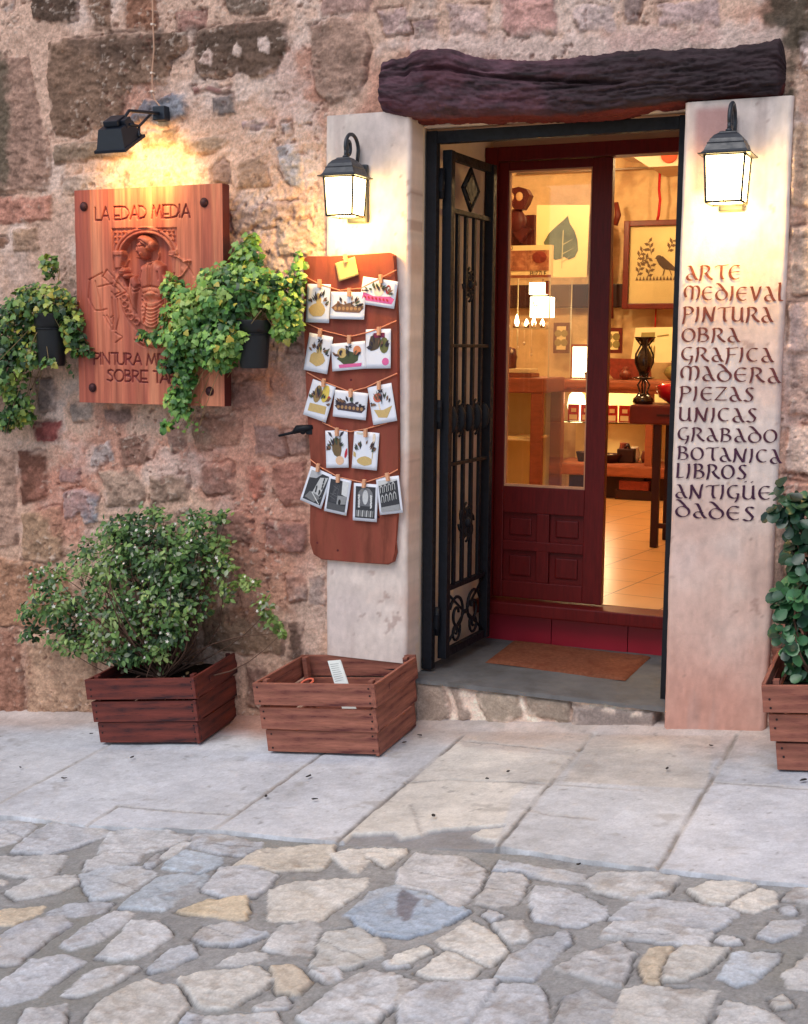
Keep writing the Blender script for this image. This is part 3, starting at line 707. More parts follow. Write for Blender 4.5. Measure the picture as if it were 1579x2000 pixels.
sh = 0.002 * fbm(GXX, GYY, 10, 4, 6) + 0.0012 * fbm(GXX, GYY, 70, 3, 7)
sw_x = GXX + 0.006 * fbm(GXX, GYY, 22, 4, 41) + 0.004 * fbm(GXX, GYY, 60, 2, 42); sw_y = GYY + 0.006 * fbm(GXX, GYY, 22, 4, 43) + 0.004 * fbm(GXX, GYY, 60, 2, 44)
scov = np.full(GXX.shape, -1.0)
greys = [(182, 184, 190), (178, 180, 186), (188, 188, 190), (172, 176, 184), (186, 184, 182), (180, 178, 178)]
def cobble(pl, rgb, seed, rs):
    global sc, sh
    p = np.array(pl); lo = p.min(0) - .03; hi = p.max(0) + .03
    i = np.searchsorted(gx_, [lo[0], hi[0]]); j = np.searchsorted(gy_, [lo[1], hi[1]])
    if i[1] - i[0] < 3 or j[1] - j[0] < 3: return
    s = (slice(j[0], j[1]), slice(i[0], i[1]))
    d = poly_sdf(sw_x[s], sw_y[s], p)
    d = d + .0075 + .004 * fbm(GXX[s], GYY[s], 40, 3, 11 + seed)
    t = sstep(-0.0016, 0.0016, d)
    r1 = fbm(GXX[s], GYY[s], 11, 6, 200 + seed, .6); r2 = fbm(GXX[s] + .5 * GYY[s], GYY[s] * 1.5, 34, 5, 400 + seed, .6)
    rgb = tuple(.62 * v + .38 * (sum(rgb) / 3 + (2, 1, -2)[q]) for q, v in enumerate(rgb))
    tx, ty = rs.uniform(-.022, .022), rs.uniform(-.022, .022); cx, cy = p.mean(0)
    hs = 0.0058 + rs.uniform(-.0018, .0018) + 0.0022 * r1 + 0.0040 * r2 + (GXX[s] - cx) * tx + (GYY[s] - cy) * ty - 0.002 * np.exp(-np.maximum(d, 0) / 0.002) + .0022 * fbm(GXX[s], GYY[s], 75, 3, 77 + seed, .65)
    gap = np.exp(-((d + .001) / 0.0038) ** 2) * sstep(-.12, .15, fbm(GXX[s], GYY[s], 9, 3, 600 + seed))
    sh[s] = sh[s] * (1 - t) + hs * t - 0.009 * gap
    c = nlin(rgb)[None, None] * 1.06 * (1 + 0.24 * r1 + 0.24 * r2 + .20 * fbm(GXX[s], GYY[s], 75, 3, 77 + seed, .65))[..., None]
    tn = .6 * sstep(.15, .5, fbm(GXX[s], GYY[s], 6, 3, 800 + seed))[..., None]
    c = c * (1 - .45 * tn) + .45 * tn * nlin((196, 184, 166))[None, None]
    rs_ = sstep(.2, .5, fbm(GXX[s], GYY[s], 13, 4, 510 + seed, .6))[..., None]; c = c * (1 - .4 * rs_) + .4 * rs_ * nlin((136, 122, 108))[None, None]
    sc[s] = mixc(sc[s], np.clip(c, .01, 1), t)
    # splits running through some stones
    if seed % 3 == 0:
        a_ = rs.uniform(-.5, .5); q_ = (GXX[s] - cx) * math.sin(a_) + (GYY[s] - cy) * math.cos(a_) + .014 * fbm(GXX[s], GYY[s], 12, 3, 31 + seed)
        ck = np.exp(-(q_ / .0022) ** 2) * (d > 0) * sstep(-.1, .2, fbm(GXX[s], GYY[s], 6, 2, 91 + seed)); sh[s] -= .004 * ck; sc[s] = mixc(sc[s], nlin((104, 100, 98)), .7 * ck)
    sc[s] = mixc(sc[s], nlin((70, 66, 66)), .85 * gap)
    scov[s] = np.maximum(scov[s], d)
rs = random.Random(9)
def zpoly(pl, x0): return [(PG(x0 + a / 1.975, 1560 + b / 1.975).x, PG(x0 + a / 1.975, 1560 + b / 1.975).y) for a, b in pl]
for k, pl in enumerate(CL): cobble(zpoly(pl, 0), CLC.get(k, greys[k % 6]), k, rs)
for k, pl in enumerate(CR): cobble(zpoly(pl, 780), CRC.get(k, greys[(k + 2) % 6]), 60 + k, rs)
for k in range(6400):
    if k < 3200: cx_, cy_ = rs.uniform(-4.4, 1.2), rs.uniform(-5, -1.3)
    else: cx_, cy_ = rs.uniform(-3.8, 0.4), rs.uniform(-2.7, -1.25)
    fk = (k % 3200) / 3200; r = rs.choice([.15, .12] if fk < .3 else ([.09, .075] if fk < .55 else [.05, .035, .028])) * rs.uniform(.8, 1.15); ry = r * rs.uniform(.5, .8)
    i = np.searchsorted(gx_, [cx_ - r, cx_ + r]); j = np.searchsorted(gy_, [cy_ - ry, cy_ + ry])
    if scov[j[0]:j[1], i[0]:i[1]].size == 0 or scov[j[0]:j[1], i[0]:i[1]].max() > -0.010: continue
    n = rs.randint(5, 7); a0 = rs.uniform(0, 6)
    pl = [(cx_ + r * math.cos(a0 + q * 6.283 / n + rs.uniform(-.2, .2)) * rs.uniform(.85, 1.1), cy_ + ry * math.sin(a0 + q * 6.283 / n + rs.uniform(-.2, .2)) * rs.uniform(.85, 1.1)) for q in range(n)]
    cobble(pl, rs.choice(greys + [(196, 188, 176)]), 100 + k % 60, rs)
# the brown bruise on the blue stone
d = poly_sdf(sw_x, sw_y, gpx([(786, 1736), (806, 1748), (822, 1760), (806, 1778), (798, 1796), (784, 1800), (774, 1782), (776, 1756)]))
sc = mixc(sc, nlin((112, 106, 110))[None, None] * (1 + .3 * fbm(GXX, GYY, 40, 3, 5))[..., None], .8 * sstep(-.005, .004, d))
zs = gz(GXX, np.maximum(GYY, -6)) - 0.006 + sh - 0.05 * sstep(-1.2, -1.1, GYY) * 0
zs = zs - 0.045 * sstep(0.0, 0.03, GYY - (yedge(GXX) + 0.012))
M_STREET = mat('cobble_stone', attr=True, rough=0.82, vary=0.18, vscale=120, bump=0.5, bscale=150, bdist=0.004, spec=0.25)
tag(link('street', np_mesh('street', np.stack([GXX, GYY, zs], -1).reshape(-1, 3), grid_faces(len(gx_), len(gy_)), np.clip(sc, .01, .9).reshape(-1, 3)), M_STREET), kind='structure')
del X, Z, wX, wZ, col, hgt, cover, PXg, PY, GXX, GYY, sc, sh, scov
# ================================================================ iron frame and gate in the doorway
YF = 0.17
gate = empty('iron_gate', (-1.5, YF, 0.09), 'black wrought iron gate folded open inside the doorway', 'gate')
gf = MB()
xl, xr, zb_, zt_ = -2.040, -0.984, 0.10, 2.302
gf.box((xl, YF - .02, zb_), (xl + .045, YF + .02, zt_), bev=.003)
gf.box((xr - .045, YF - .02, zb_ - .015), (xr, YF + .02, zt_), bev=.003)
gf.box((xl + .045, YF - .018, zt_ - .05), (xr - .045, YF + .018, zt_ - .002), bev=.003)
gf.build('gate_frame', M_IRON, gate)
# the left leaf stands open, turned back against the jamb
hx, hy = -1.975, YF + .045
LA = math.radians(88)
LD = Vector((math.cos(LA), math.sin(LA), 0)); LN = Vector((-LD.y, LD.x, 0))
LW = 0.50
def lp(u, z, n=0): return Vector((hx, hy, 0)) + LD * u + LN * n + Vector((0, 0, z))
ML = Matrix(((LD.x, LN.x, 0, hx), (LD.y, LN.y, 0, hy), (0, 0, 1, 0), (0, 0, 0, 1)))
lf = MB()
lf.box((0, -.02, .135), (.04, .02, 2.235), ML, bev=.003); lf.box((LW - .04, -.02, .135), (LW, .02, 2.235), ML, bev=.003)
for z, h in ((.135, .035), (.42, .02), (.95, .014), (1.445, .014), (1.99, .02), (2.20, .035)):
    lf.box((.04, -.012, z), (LW - .04, .012, z + h), ML, bev=.002)
leaf_o = lf.build('leaf_frame', M_IRON, gate)
for u in (.115, .205, .295, .385):
    b = MB(); b.box((u - .011, -.007, .44), (u + .011, .007, 1.99), ML, bev=.002); b.build('bar', M_IRON, gate)
def curl(c, r, turns, a0, n=26, flip=1):
    return [(c[0] + flip * r * (1 - .8 * k / n) * math.cos(a0 + turns * 2 * math.pi * k / n), c[1] + r * (1 - .8 * k / n) * math.sin(a0 + turns * 2 * math.pi * k / n)) for k in range(n + 1)]
def rosette(u, z, r, name='rosette'):
    m_ = MB()
    for k in range(8):
        a = k * math.pi / 4
        c = (u + .55 * r * math.cos(a), z + .55 * r * math.sin(a))
        m_.tube([lp(q[0], q[1]) for q in curl(c, .45 * r, 1.2, a, 14)], .006, 6)
    m_.sphere(lp(u, z), .28 * r, (1, .5, 1), 10)
    m_.build(name, M_IRON, gate)
for u in (.16, .34): rosette(u, 1.145, .075)
rosette(.25, .69, .085); rosette(.25, 1.71, .07)
for u in (.12, .21, .30, .39): pass
m_ = MB()   # collar plates half way up
for u in (.07, .16, .25, .34, .43):
    m_.sphere(lp(u, 1.145), .03, (1, .5, 2.0), 10)
m_.build('collar', M_IRON, gate)
m_ = MB()   # diamond in the top panel
d_ = .085
m_.tube([lp(.25 - d_, 2.105), lp(.25, 2.105 + d_), lp(.25 + d_, 2.105), lp(.25, 2.105 - d_), lp(.25 - d_, 2.105)], .009, 6)
m_.box((.25 - .045, -.006, 2.105 - .045), (.25 + .045, .006, 2.105 + .045), ML @ Matrix.Translation((.25, 0, 2.105)) @ Matrix.Rotation(math.pi / 4, 4, 'Y') @ Matrix.Translation((-.25, 0, -2.105)))
for k in range(4):
    a = k * math.pi / 2 + .78
    m_.tube([lp(q[0], q[1]) for q in curl((.25 + .03 * math.cos(a), 2.105 + .03 * math.sin(a)), .035, 1.3, a, 16)], .006, 6)
m_.build('diamond_panel', M_IRON, gate)
m_ = MB()   # scrolls of the kick panel
for fl in (1, -1):
    m_.tube([lp(q[0], q[1]) for q in curl((.25 + fl * .09, .30), .085, 1.4, .4, 26, fl)], .007, 6)
    m_.tube([lp(q[0], q[1]) for q in curl((.25 + fl * .1, .225), .05, 1.4, 2.4, 20, fl)], .006, 6)
m_.tube([lp(.05, .18), lp(.25, .30), lp(.45, .18)], .006, 6); m_.tube([lp(.05, .41), lp(.25, .29), lp(.45, .41)], .006, 6)
m_.build('scroll_panel', M_IRON, gate)
for z in (.3, 1.17, 2.1): m_ = MB(); m_.tube([(hx - .015, YF + .025, z - .06), (hx - .015, YF + .025, z + .06)], .012, 8); m_.box((xl + .03, YF + .01, z - .03), (hx - .005, YF + .035, z + .03)); m_.build('hinge', M_IRON, gate)

# ================================================================ wooden shop door
YD = 0.85
door = empty('shop_door', (-1.5, YD, .22), 'dark red wooden shop door with one tall glazed leaf shut', 'door')
df = MB()
dz0, dz1 = .285, 2.335
df.box((-2.044, YD, dz0), (-1.985, YD + .09, dz1), bev=.004); df.box((-1.035, YD, dz0), (-.982, YD + .09, dz1), bev=.004)
df.box((-1.985, YD, dz1 - .062), (-1.035, YD + .09, dz1), bev=.004)
df.build('door_frame', M_DOOR, door)
th = MB(); th.box((-2.044, YD - .07, .224), (-.981, YD + .13, .284), bev=.006); th.build('threshold', M_DOOR, door)
lx0, lx1, lz0, lz1 = -1.984, -1.462, .291, 2.27
gx0, gx1, gz0_, gz1_ = -1.937, -1.553, .812, 2.232
def bd(name, a, b, bev=.004): 
    m_ = MB(); m_.box(a, b, bev=bev); return m_.build(name, M_DOOR, door)
bd('stile', (lx0, YD + .02, lz0), (gx0, YD + .065, lz1)); bd('stile', (gx1, YD + .02, lz0), (lx1, YD + .065, lz1))
bd('rail', (gx0, YD + .021, gz1_), (gx1, YD + .064, lz1)); bd('rail', (gx0, YD + .021, .69), (gx1, YD + .064, gz0_)); bd('rail', (gx0, YD + .021, lz0), (gx1, YD + .064, .37))
bd('rail', (gx0, YD + .021, .515), (gx1, YD + .064, .56)); bd('stile', ((gx0 + gx1) / 2 - .03, YD + .022, .37), ((gx0 + gx1) / 2 + .03, YD + .063, .69))
for cx in (0, 1):
    for cz in (0, 1):
        x0 = gx0 + cx * ((gx1 - gx0) / 2 + .03); x1 = x0 + (gx1 - gx0) / 2 - .03; z0 = .37 + cz * .19; z1 = z0 + (.145 if cz == 0 else .13)
        m_ = MB(); m_.box((x0, YD + .040, z0), (x1, YD + .055, z1)); m_.box((x0 + .028, YD + .034, z0 + .025), (x1 - .028, YD + .041, z1 - .025), bev=.006); m_.build('panel', M_DOOR, door)
M_BEADING = mat('pale_glazing_bead', color=lin((196, 140, 104)), rough=.6, vary=.2)
m_ = MB()
for a, b in (((gx0, gz0_), (gx1, gz0_ + .010)), ((gx0, gz1_ - .007), (gx1, gz1_)), ((gx0, gz0_ + .010), (gx0 + .006, gz1_ - .007)), ((gx1 - .006, gz0_ + .010), (gx1, gz1_ - .007))):
    m_.box((a[0], YD + .026, a[1]), (b[0], YD + .050, b[1]))
m_.build('glazing_bead', M_BEADING, door)
m_ = MB(); m_.box((gx0 + .006, YD + .036, gz0_ + .010), (gx1 - .006, YD + .040, gz1_ - .007)); m_.build('glass_pane', M_GLASS, door)
# doormat
M_MAT = mat('coir_doormat', color=lin((126, 78, 58)), rough=1.0, vary=.3, vscale=60, bump=1.0, bscale=260, bdist=.006, spec=.05, dark=lin((110, 60, 44)), dscale=9)
mp4 = [PZ(948, 1291, .098), PZ(1222, 1327, .098), PZ(1272, 1281, .098), PZ(1002, 1250, .098)]
def mat_pt(u, v):
    a = mp4[0].lerp(mp4[1], u); b = mp4[3].lerp(mp4[2], u); return a.lerp(b, v)
nu_, nv_ = 60, 34
U_, V_ = np.meshgrid(np.linspace(0, 1, nu_), np.linspace(0, 1, nv_))
pts = np.array([[mat_pt(u, v) for u in np.linspace(0, 1, nu_)] for v in np.linspace(0, 1, nv_)])
ed = np.minimum(np.minimum(U_, 1 - U_) * 25, np.minimum(V_, 1 - V_) * 14).clip(0, 1)
pts[..., 2] = .090 + .012 * np.sqrt(ed) + .0022 * np.random.default_rng(1).random(U_.shape) * (ed > .1) + .002 * np.sin(U_ * 7)
tag(link('doormat', np_mesh('doormat', pts.reshape(-1, 3), grid_faces(nu_, nv_)), M_MAT), 'worn brown coir doormat lying askew on the grey doorstep', 'doormat')

# ================================================================ wall lanterns
WARM = (1.0, 0.60, 0.20, 1)
M_LAMPGLASS = mat('glowing_lamp_glass', color=(0.9, 0.8, 0.6, 1), rough=.3, vary=0, emit=(1.0, .70, .27, 1), estr=15.0)
def lantern(px, py, w, label, name='wall_lantern', yc=-0.125):
    c = P(px, py, yc); x, z = c.x, c.z              # centre of the glass body
    root = empty(name, (x, 0, z), label, 'lamp', 'lanterns beside the doorway')
    h = w * 1.18; t = w / 2
    r = MB()
    prof = [(t * 1.30, h * .49), (t * 1.31, h * .515), (t * 1.16, h * .53), (t * 1.06, h * .58), (t * .98, h * .66), (t * .92, h * .72), (t * .94, h * .735), (t * .88, h * .75), (t * .80, h * .83), (t * .62, h * .92), (t * .44, h * .965), (t * .42, h * .985), (t * .36, h * 1.0), (t * .12, h * 1.01)]
    r.lathe(prof, (x, yc, z), square=True)
    r.lathe([(.010, h * 1.0), (.013, h * 1.04), (.006, h * 1.08)], (x, yc, z), seg=12)
    r.build('lamp_roof', M_LAMPIRON, root)
    fr = MB(); tb = t * .88
    for sx in (-1, 1):
        for sy in (-1, 1):
            fr.tube([(x + sx * t, yc + sy * t, z + h * .5), (x + sx * tb, yc + sy * tb, z - h * .5)], .0045, 6)
    for zz_, tt in ((z - h * .5, tb), (z + h * .49, t)):
        for k in range(4):
            a = [(-1, -1), (1, -1), (1, 1), (-1, 1)][k]; b = [(1, -1), (1, 1), (-1, 1), (-1, -1)][k]
            fr.tube([(x + a[0] * tt, yc + a[1] * tt, zz_), (x + b[0] * tt, yc + b[1] * tt, zz_)], .0045, 6)
    for sx, sy in ((0, -1), (1, 0), (-1, 0)):
        fr.tube([(x + sx * tb * 1.0, yc + sy * tb * 1.0, z - h * .5), (x + sx * tb * 1.02, yc + sy * tb * 1.02, z - h * .28)], .002, 5)
    fr.build('lamp_frame', M_LAMPIRON, root)
    for k in range(4):
        a = [(-1, -1), (1, -1), (1, 1), (-1, 1)][k]; b = [(1, -1), (1, 1), (-1, 1), (-1, -1)][k]
        q = .96
        g = MB(); g.face([(x + a[0] * tb * q, yc + a[1] * tb * q, z - h * .49), (x + b[0] * tb * q, yc + b[1] * tb * q, z - h * .49), (x + b[0] * t * q, yc + b[1] * t * q, z + h * .485), (x + a[0] * t * q, yc + a[1] * t * q, z + h * .485)])
        g.build('lamp_pane', M_LAMPGLASS, root)
    bp = MB()
    bp.box((x - .045, -.022, z - h * .62), (x + .045, -.002, z + h * .92), bev=.008)
    bp.tube([(x, -.02, z + h * .62), (x, yc + t * .9, z + h * .62)], .012, 8)
    bp.build('back_plate', M_LAMPIRON, root)
    sc_ = MB()
    arc = [(x, -.022, z + h * .85)]
    zt = z + h * 1.66
    for k in range(13):
        a = k / 12 * math.pi
        arc.append((x, (yc - .01) / 2 - .0 + (abs(yc) - .01) / 2 * math.cos(a) * 1.0, z + h * 1.30 + (zt - z - h * 1.30) * math.sin(a)))
    for k in range(22):
        a = math.pi + k / 21 * 2 * math.pi * 1.15
        rr = .024 * (1 - .45 * k / 21)
        arc.append((x, yc + .024 + rr * math.cos(a), z + h * 1.30 + rr * 1.4 * math.sin(a)))
    sc_.tube(arc, .0075, 8)
    sc_.tube([(x, yc, z + h * 1.04), (x, yc + .002, z + h * 1.20)], .007, 8)
    sc_.build('scroll_arm', M_LAMPIRON, root)
    pl = bpy.data.lights.new('lantern_bulb', 'POINT'); pl.energy = LAMP_W; pl.color = (1.0, .60, .15); pl.shadow_soft_size = .03
    po = bpy.data.objects.new('bulb_light', pl); COL.objects.link(po); po.parent = root
    po.location = (0, yc, -h * .5 - .02)
    return root
LAMP_W = 6.4
lantern(675, 384, .125, 'grey iron lantern lit over the postcard board on the left pillar')
lantern(1421, 350, .135, 'lit grey iron lantern over the painted words on the right pillar')

# ================================================================ floodlight over the carved sign
FB = P(228, 262, -.30)
fl = empty('floodlight', (FB.x, 0, FB.z), 'black floodlight on a bent bracket lighting the carved sign', 'lamp')
M_FLOOD = mat('black_floodlight', color=(.010, .014, .024, 1), rough=.35, vary=.2, spec=.5)
def frust(m_, a, b, M=None):
    """a, b: (cx, cy, hx, hy, z)"""
    va = [m_.bm.verts.new(Vector((a[0] + sx * a[2], a[1] + sy * a[3], a[4]))) for sx, sy in ((-1, -1), (1, -1), (1, 1), (-1, 1))]
    vb = [m_.bm.verts.new(Vector((b[0] + sx * b[2], b[1] + sy * b[3], b[4]))) for sx, sy in ((-1, -1), (1, -1), (1, 1), (-1, 1))]
    if M is not None:
        for v in va + vb: v.co = M @ v.co
    m_.bm.faces.new(va[::-1]); m_.bm.faces.new(vb)
    for k in range(4): m_.bm.faces.new((va[k], va[(k + 1) % 4], vb[(k + 1) % 4], vb[k]))
MF = Matrix.Translation((FB.x, -.30, FB.z)) @ Matrix.Rotation(math.radians(30), 4, 'X')
m_ = MB(); frust(m_, (0, 0, .068, .070, -.035), (0, .01, .055, .045, .035), MF); frust(m_, (0, 0, .076, .080, -.046), (0, 0, .076, .080, -.035), MF)
m_.build('lamp_housing', M_FLOOD, fl)
m_ = MB(); m_.box((-.035, -.02, .036), (.035, .05, .062), MF, bev=.006); m_.box((.035, .0, .02), (.06, .045, .055), MF, bev=.005); m_.build('connection_box', M_FLOOD, fl)
M_FLENS = mat('floodlight_lens', color=(.9, .85, .7, 1), rough=.3, vary=0, emit=(1, .74, .34, 1), estr=25)
m_ = MB(); m_.face([MF @ Vector(q) for q in ((-.06, -.065, -.0475), (.06, -.065, -.0475), (.06, .065, -.0475), (-.06, .065, -.0475))]); m_.build('lens', M_FLENS, fl)
wp = P(316, 222, 0)
m_ = MB()
e0 = Vector((FB.x - .0, -.27, FB.z + .05)); el = P(252, 216, -.20); el2 = P(272, 246, -.22)
m_.tube([(wp.x, .02, wp.z), (wp.x - .0, -.02, wp.z), tuple(el), tuple(e0)], .007, 8)
m_.tube([(wp.x - .03, -.03, wp.z), tuple(el2), tuple(MF @ Vector((.06, .02, .03)))], .006, 8)
m_.tube([tuple(el2), tuple(MF @ Vector((.072, .04, -.03)))], .006, 8)
m_.box((wp.x - .03, -.025, wp.z - .03), (wp.x + .03, .02, wp.z + .03), bev=.006)
m_.build('bracket', M_FLOOD, fl)
sp = bpy.data.lights.new('flood_spot', 'SPOT'); sp.energy = 25; sp.color = (1, .60, .17); sp.spot_size = math.radians(100); sp.spot_blend = .8; sp.shadow_soft_size = .05
so = bpy.data.objects.new('spot_light', sp); COL.objects.link(so); so.parent = fl
tgt = P(292, 345, 0); so.location = (0.01, -.285, -.055)
so.rotation_euler = (Vector((FB.x, -.285, FB.z - .055)) - tgt).to_track_quat('Z', 'Y').to_euler()
M_CABLE = mat('pale_cable', color=lin((206, 160, 132)), rough=.6, vary=.1)
M_CLIP = mat('cable_clip', color=lin((236, 214, 196)), rough=.5, vary=.1)
cb = empty('cable', tuple(P(299, 90, 0)), 'thin pale cable running down the wall to the floodlight', 'cable')
pth = [P(x, y, -.006) for x, y in ((300,-60),(298,0),(299,48),(301,95),(297,142),(298,180),(303,195),(312,206))] + [Vector((wp.x, -.02, wp.z + .02))]
m_ = MB(); m_.tube(pth, .0034, 6); m_.build('wire', M_CABLE, cb)
for x, y in ((298, 47), (297, 142), (298, 178)):
    p = P(x, y, -.006); m_ = MB(); m_.box((p.x - .006, -.013, p.z - .004), (p.x + .006, .012, p.z + .004), bev=.001); m_.build('clip', M_CLIP, cb)

# ================================================================ iron shutter stay beside the postcard board
st = MB()
st.tube([P(545, 851, -.03), P(575, 844, -.03)], [.005, .007], 8); st.tube([P(573, 845, -.03), P(582, 838, -.03), P(596, 836, -.03), P(612, 834, -.02)], [.008, .018, .014, .012], 8)
st.sphere(P(592, 841, -.028), .016, (1, .6, 1), 10)
st.box(tuple(P(604, 842, .0) + Vector((0, -.03, -.012))), tuple(P(604, 842, .0) + Vector((.03, .03, .02))), bev=.003)
tag(st.build('shutter_stay', M_IRON), 'short black iron shutter stay fixed beside the postcard board', 'latch')

# ================================================================ wooden crates on the pavement
M_CRATE_D = mat('stained_crate_wood', color=lin((116, 52, 42)), rough=.55, vary=.5, vscale=10, stretch=(.9, 9, 9), bump=.5, bscale=30, bdist=.003, spec=.35, dark=lin((48, 22, 26)), dscale=5, dlo=.46, dhi=.64)
M_CRATE_L = mat('faded_crate_wood', color=lin((156, 98, 80)), rough=.7, vary=.5, vscale=10, stretch=(.9, 9, 9), bump=.55, bscale=30, bdist=.003, spec=.25, dark=lin((86, 42, 42)), dscale=5.0, dlo=.48, dhi=.66)
M_NAIL = mat('nail_rust', color=(.02, .012, .012, 1), rough=.7, vary=.2)
GN = Vector((-GX, -GY, 1)).normalized()
def crate(name, p0, p1, depth, h, m, label, taper=.022, lean=(0, 0), yawadj=0.0, seed=1, posts=True, slip=False):
    """p0, p1: the two front bottom corners on the pavement"""
    rs = random.Random(seed)
    p0, p1 = Vector(p0), Vector(p1)
    u = (p1 - p0); w = u.length; u.normalize()
    v = GN.cross(u).normalized()
    if yawadj: v = (v + u * yawadj).normalized()
    Mc = Matrix(((u.x, v.x, GN.x, p0.x), (u.y, v.y, GN.y, p0.y), (u.z, v.z, GN.z, p0.z), (0, 0, 0, 1)))
    root = empty(name, tuple(p0), label, 'crate', 'wooden crates on the pavement')
    t = .014
    n = 3; gap = h * .032; sh_ = (h - gap * (n - 1)) / n
    def slat(nm, a, b, rot=None, nails=None):
        a, b = Vector(a), Vector(b); ln = (b - a)
        return None
    for k in range(n):
        z0 = k * (sh_ + gap); z1 = z0 + sh_; e = taper * (k / (n - 1))
        for side in ('front', 'back'):
            y = -e if side == 'front' else depth + e - t
            jz = rs.uniform(-.003, .003)
            L = w + 2 * e
            mm = MB(); mm.box((0, 0, 0), (L, t, sh_), bev=.0025)
            if side == 'front':
                mm.mi = 1
                for xx in (.022, L - .022):
                    for zz in (.18, .5, .82):
                        if rs.random() < .85: mm.lathe([(.004, 0), (.004, .0012)], (xx + rs.uniform(-.004, .004), -.001, sh_ * zz), seg=7, M=Matrix.Rotation(math.pi / 2, 4, 'X'))
            o = mm.build('slat', [m, M_NAIL], root, Mc @ Matrix.Translation((-e, y, z0 + jz)) @ Matrix.Rotation(rs.uniform(-.006, .006), 4, 'Y'))
        for side in ('left', 'right'):
            x = -e if side == 'left' else w + e - t
            L = depth + 2 * e - 2 * t - .002
            mm = MB(); mm.box((0, 0, 0), (L, t, sh_ ), bev=.0025)
            if k == n - 1:      # the hand grip: a routed slot on the upper end board
                mm.box((L * .32, -.004, sh_ * .38), (L * .68, -.0005, sh_ * .66), bev=.001) if side == 'left' else mm.box((L * .32, -.004, sh_ * .38), (L * .68, -.0005, sh_ * .66), bev=.001)
            # local x -> v, local y -> -u (outer face) ...
            sgn = -1 if side == 'right' else 1
            if side == 'right':
                R = Matrix(((0, -1, 0, w + e), (1, 0, 0, -e + t + .001), (0, 0, 1, z0 + rs.uniform(-.004, .004)), (0, 0, 0, 1)))
            else:
                R = Matrix(((0, -1, 0, -e + t), (1, 0, 0, -e + t + .001), (0, 0, 1, z0 + rs.uniform(-.004, .004)), (0, 0, 0, 1)))
            mm.build('slat', [m, M_NAIL], root, Mc @ R @ Matrix.Rotation(rs.uniform(-.008, .008), 4, 'Y'))
    # inner end boards rising above the front slats
    for side in ('left', 'right'):
        mm = MB(); e = taper
        x0 = .003 if side == 'left' else w - .003 - .02
        mm.box((x0, t + .004, .012), (x0 + .02, t + .032, h + .004), bev=.002); mm.build('corner_post', m, root, Mc)
        mm = MB(); mm.box((x0, depth - t - .032, .012), (x0 + .02, depth - t - .004, h + .004), bev=.002); mm.build('corner_post', m, root, Mc)
    mm = MB(); mm.box((.012, t + .002, .004), (w - .012, depth - t - .002, .016)); mm.build('bottom_board', m, root, Mc)
    return root, Mc, w
c1, Mc1, w1 = crate('planter_crate', PG(196, 1452, .016), PG(388, 1455, .016), .40, .285, M_CRATE_D, 'dark red crate planted with the white-flowering shrub by the wall', yawadj=-.10, seed=2)
c2, Mc2, w2 = crate('wooden_crate', PG(524, 1468, .016), PG(738, 1478, .016), .40, .285, M_CRATE_L, 'open faded crate with a white card, beside the doorstep', yawadj=-.06, seed=5)
c3, Mc3, w3 = crate('planter_crate', PG(1519, 1503, .016), PG(1519, 1503, .016) + Vector((.52, -.02, .052)), .42, .300, M_CRATE_L, 'crate with the round-leaved plant at the right edge', taper=.03, yawadj=-.10, seed=8)
M_SOIL = mat('potting_soil', color=(.022, .015, .011, 1), rough=1, vary=.5, vscale=60, bump=1, bscale=90, bdist=.02, spec=.1)
def soil(root, Mc, w, depth, z):
    n = 34; U_, V_ = np.meshgrid(np.linspace(.016, w - .016, n), np.linspace(.018, depth - .018, n))
    zz = z + .012 * fbm(U_, V_, 14, 4, 6)
    o = link('soil', np_mesh('soil', np.stack([U_, V_, zz], -1).reshape(-1, 3), grid_faces(n, n)), M_SOIL, root, Mc)
soil(c1, Mc1, w1, .40, .235); soil(c3, Mc3, w3, .42, .25)
# small card, cardboard and an orange loop left in the open crate
M_CARD = mat('white_card', color=lin((226, 228, 220)), rough=.7, vary=.04)
M_GREYINK = mat('grey_ink', color=lin((164, 166, 160)), rough=.8, vary=.05)
nc = empty('note_card', tuple(Mc2 @ Vector((w2 * .62, .18, .016))), 'narrow white card standing in the open crate', 'card')
q = [P(640, 1291, -.20), P(664, 1289, -.20), P(679, 1334, -.24), P(655, 1340, -.24)]
m_ = MB(); down = (q[3] - q[0]); m_.face(q); q2 = [a + Vector((.002, .004, 0)) for a in q]; m_.face(q2[::-1])
for k in range(4): m_.face([q[k], q2[k], q2[(k + 1) % 4], q[(k + 1) % 4]])
m_.face([q[3], q[2], q[2] + down * 1.6, q[3] + down * 1.6]); m_.face([q2[2], q2[3], q2[3] + down * 1.6, q2[2] + down * 1.6])
m_.build('card_sheet', M_CARD, nc)
m_ = MB(); off = Vector((0, -.0012, 0.0004))
for k in range(9):
    v0, v1 = .14 + k * .085, .14 + k * .085 + .022
    def qq(u, v): return (q[0].lerp(q[1], u)).lerp(q[3].lerp(q[2], u), v) + off
    m_.face([qq(.12, v0), qq(.12 + .72 * rs.uniform(.6, 1), v0), qq(.12 + .7, v1), qq(.12, v1)])
m_.build('printed_lines', M_GREYINK, nc)
M_LOOP = mat('orange_rope', color=lin((226, 112, 84)), rough=.6, vary=.1)
lc = P(600, 1333, -.26)
m_ = MB(); m_.tube([lc + Vector((.026 * math.cos(a), .02 * math.sin(a), .012 * math.sin(a + .6))) for a in np.linspace(0, 6.283, 20)], .0045, 6)
tag(m_.build('rope_loop', M_LOOP), 'small orange loop of rope showing over the open crate slats', 'rope')
m_ = MB(); m_.box((.05, .05, .02), (.30, .30, .12), Mc2, bev=.004)
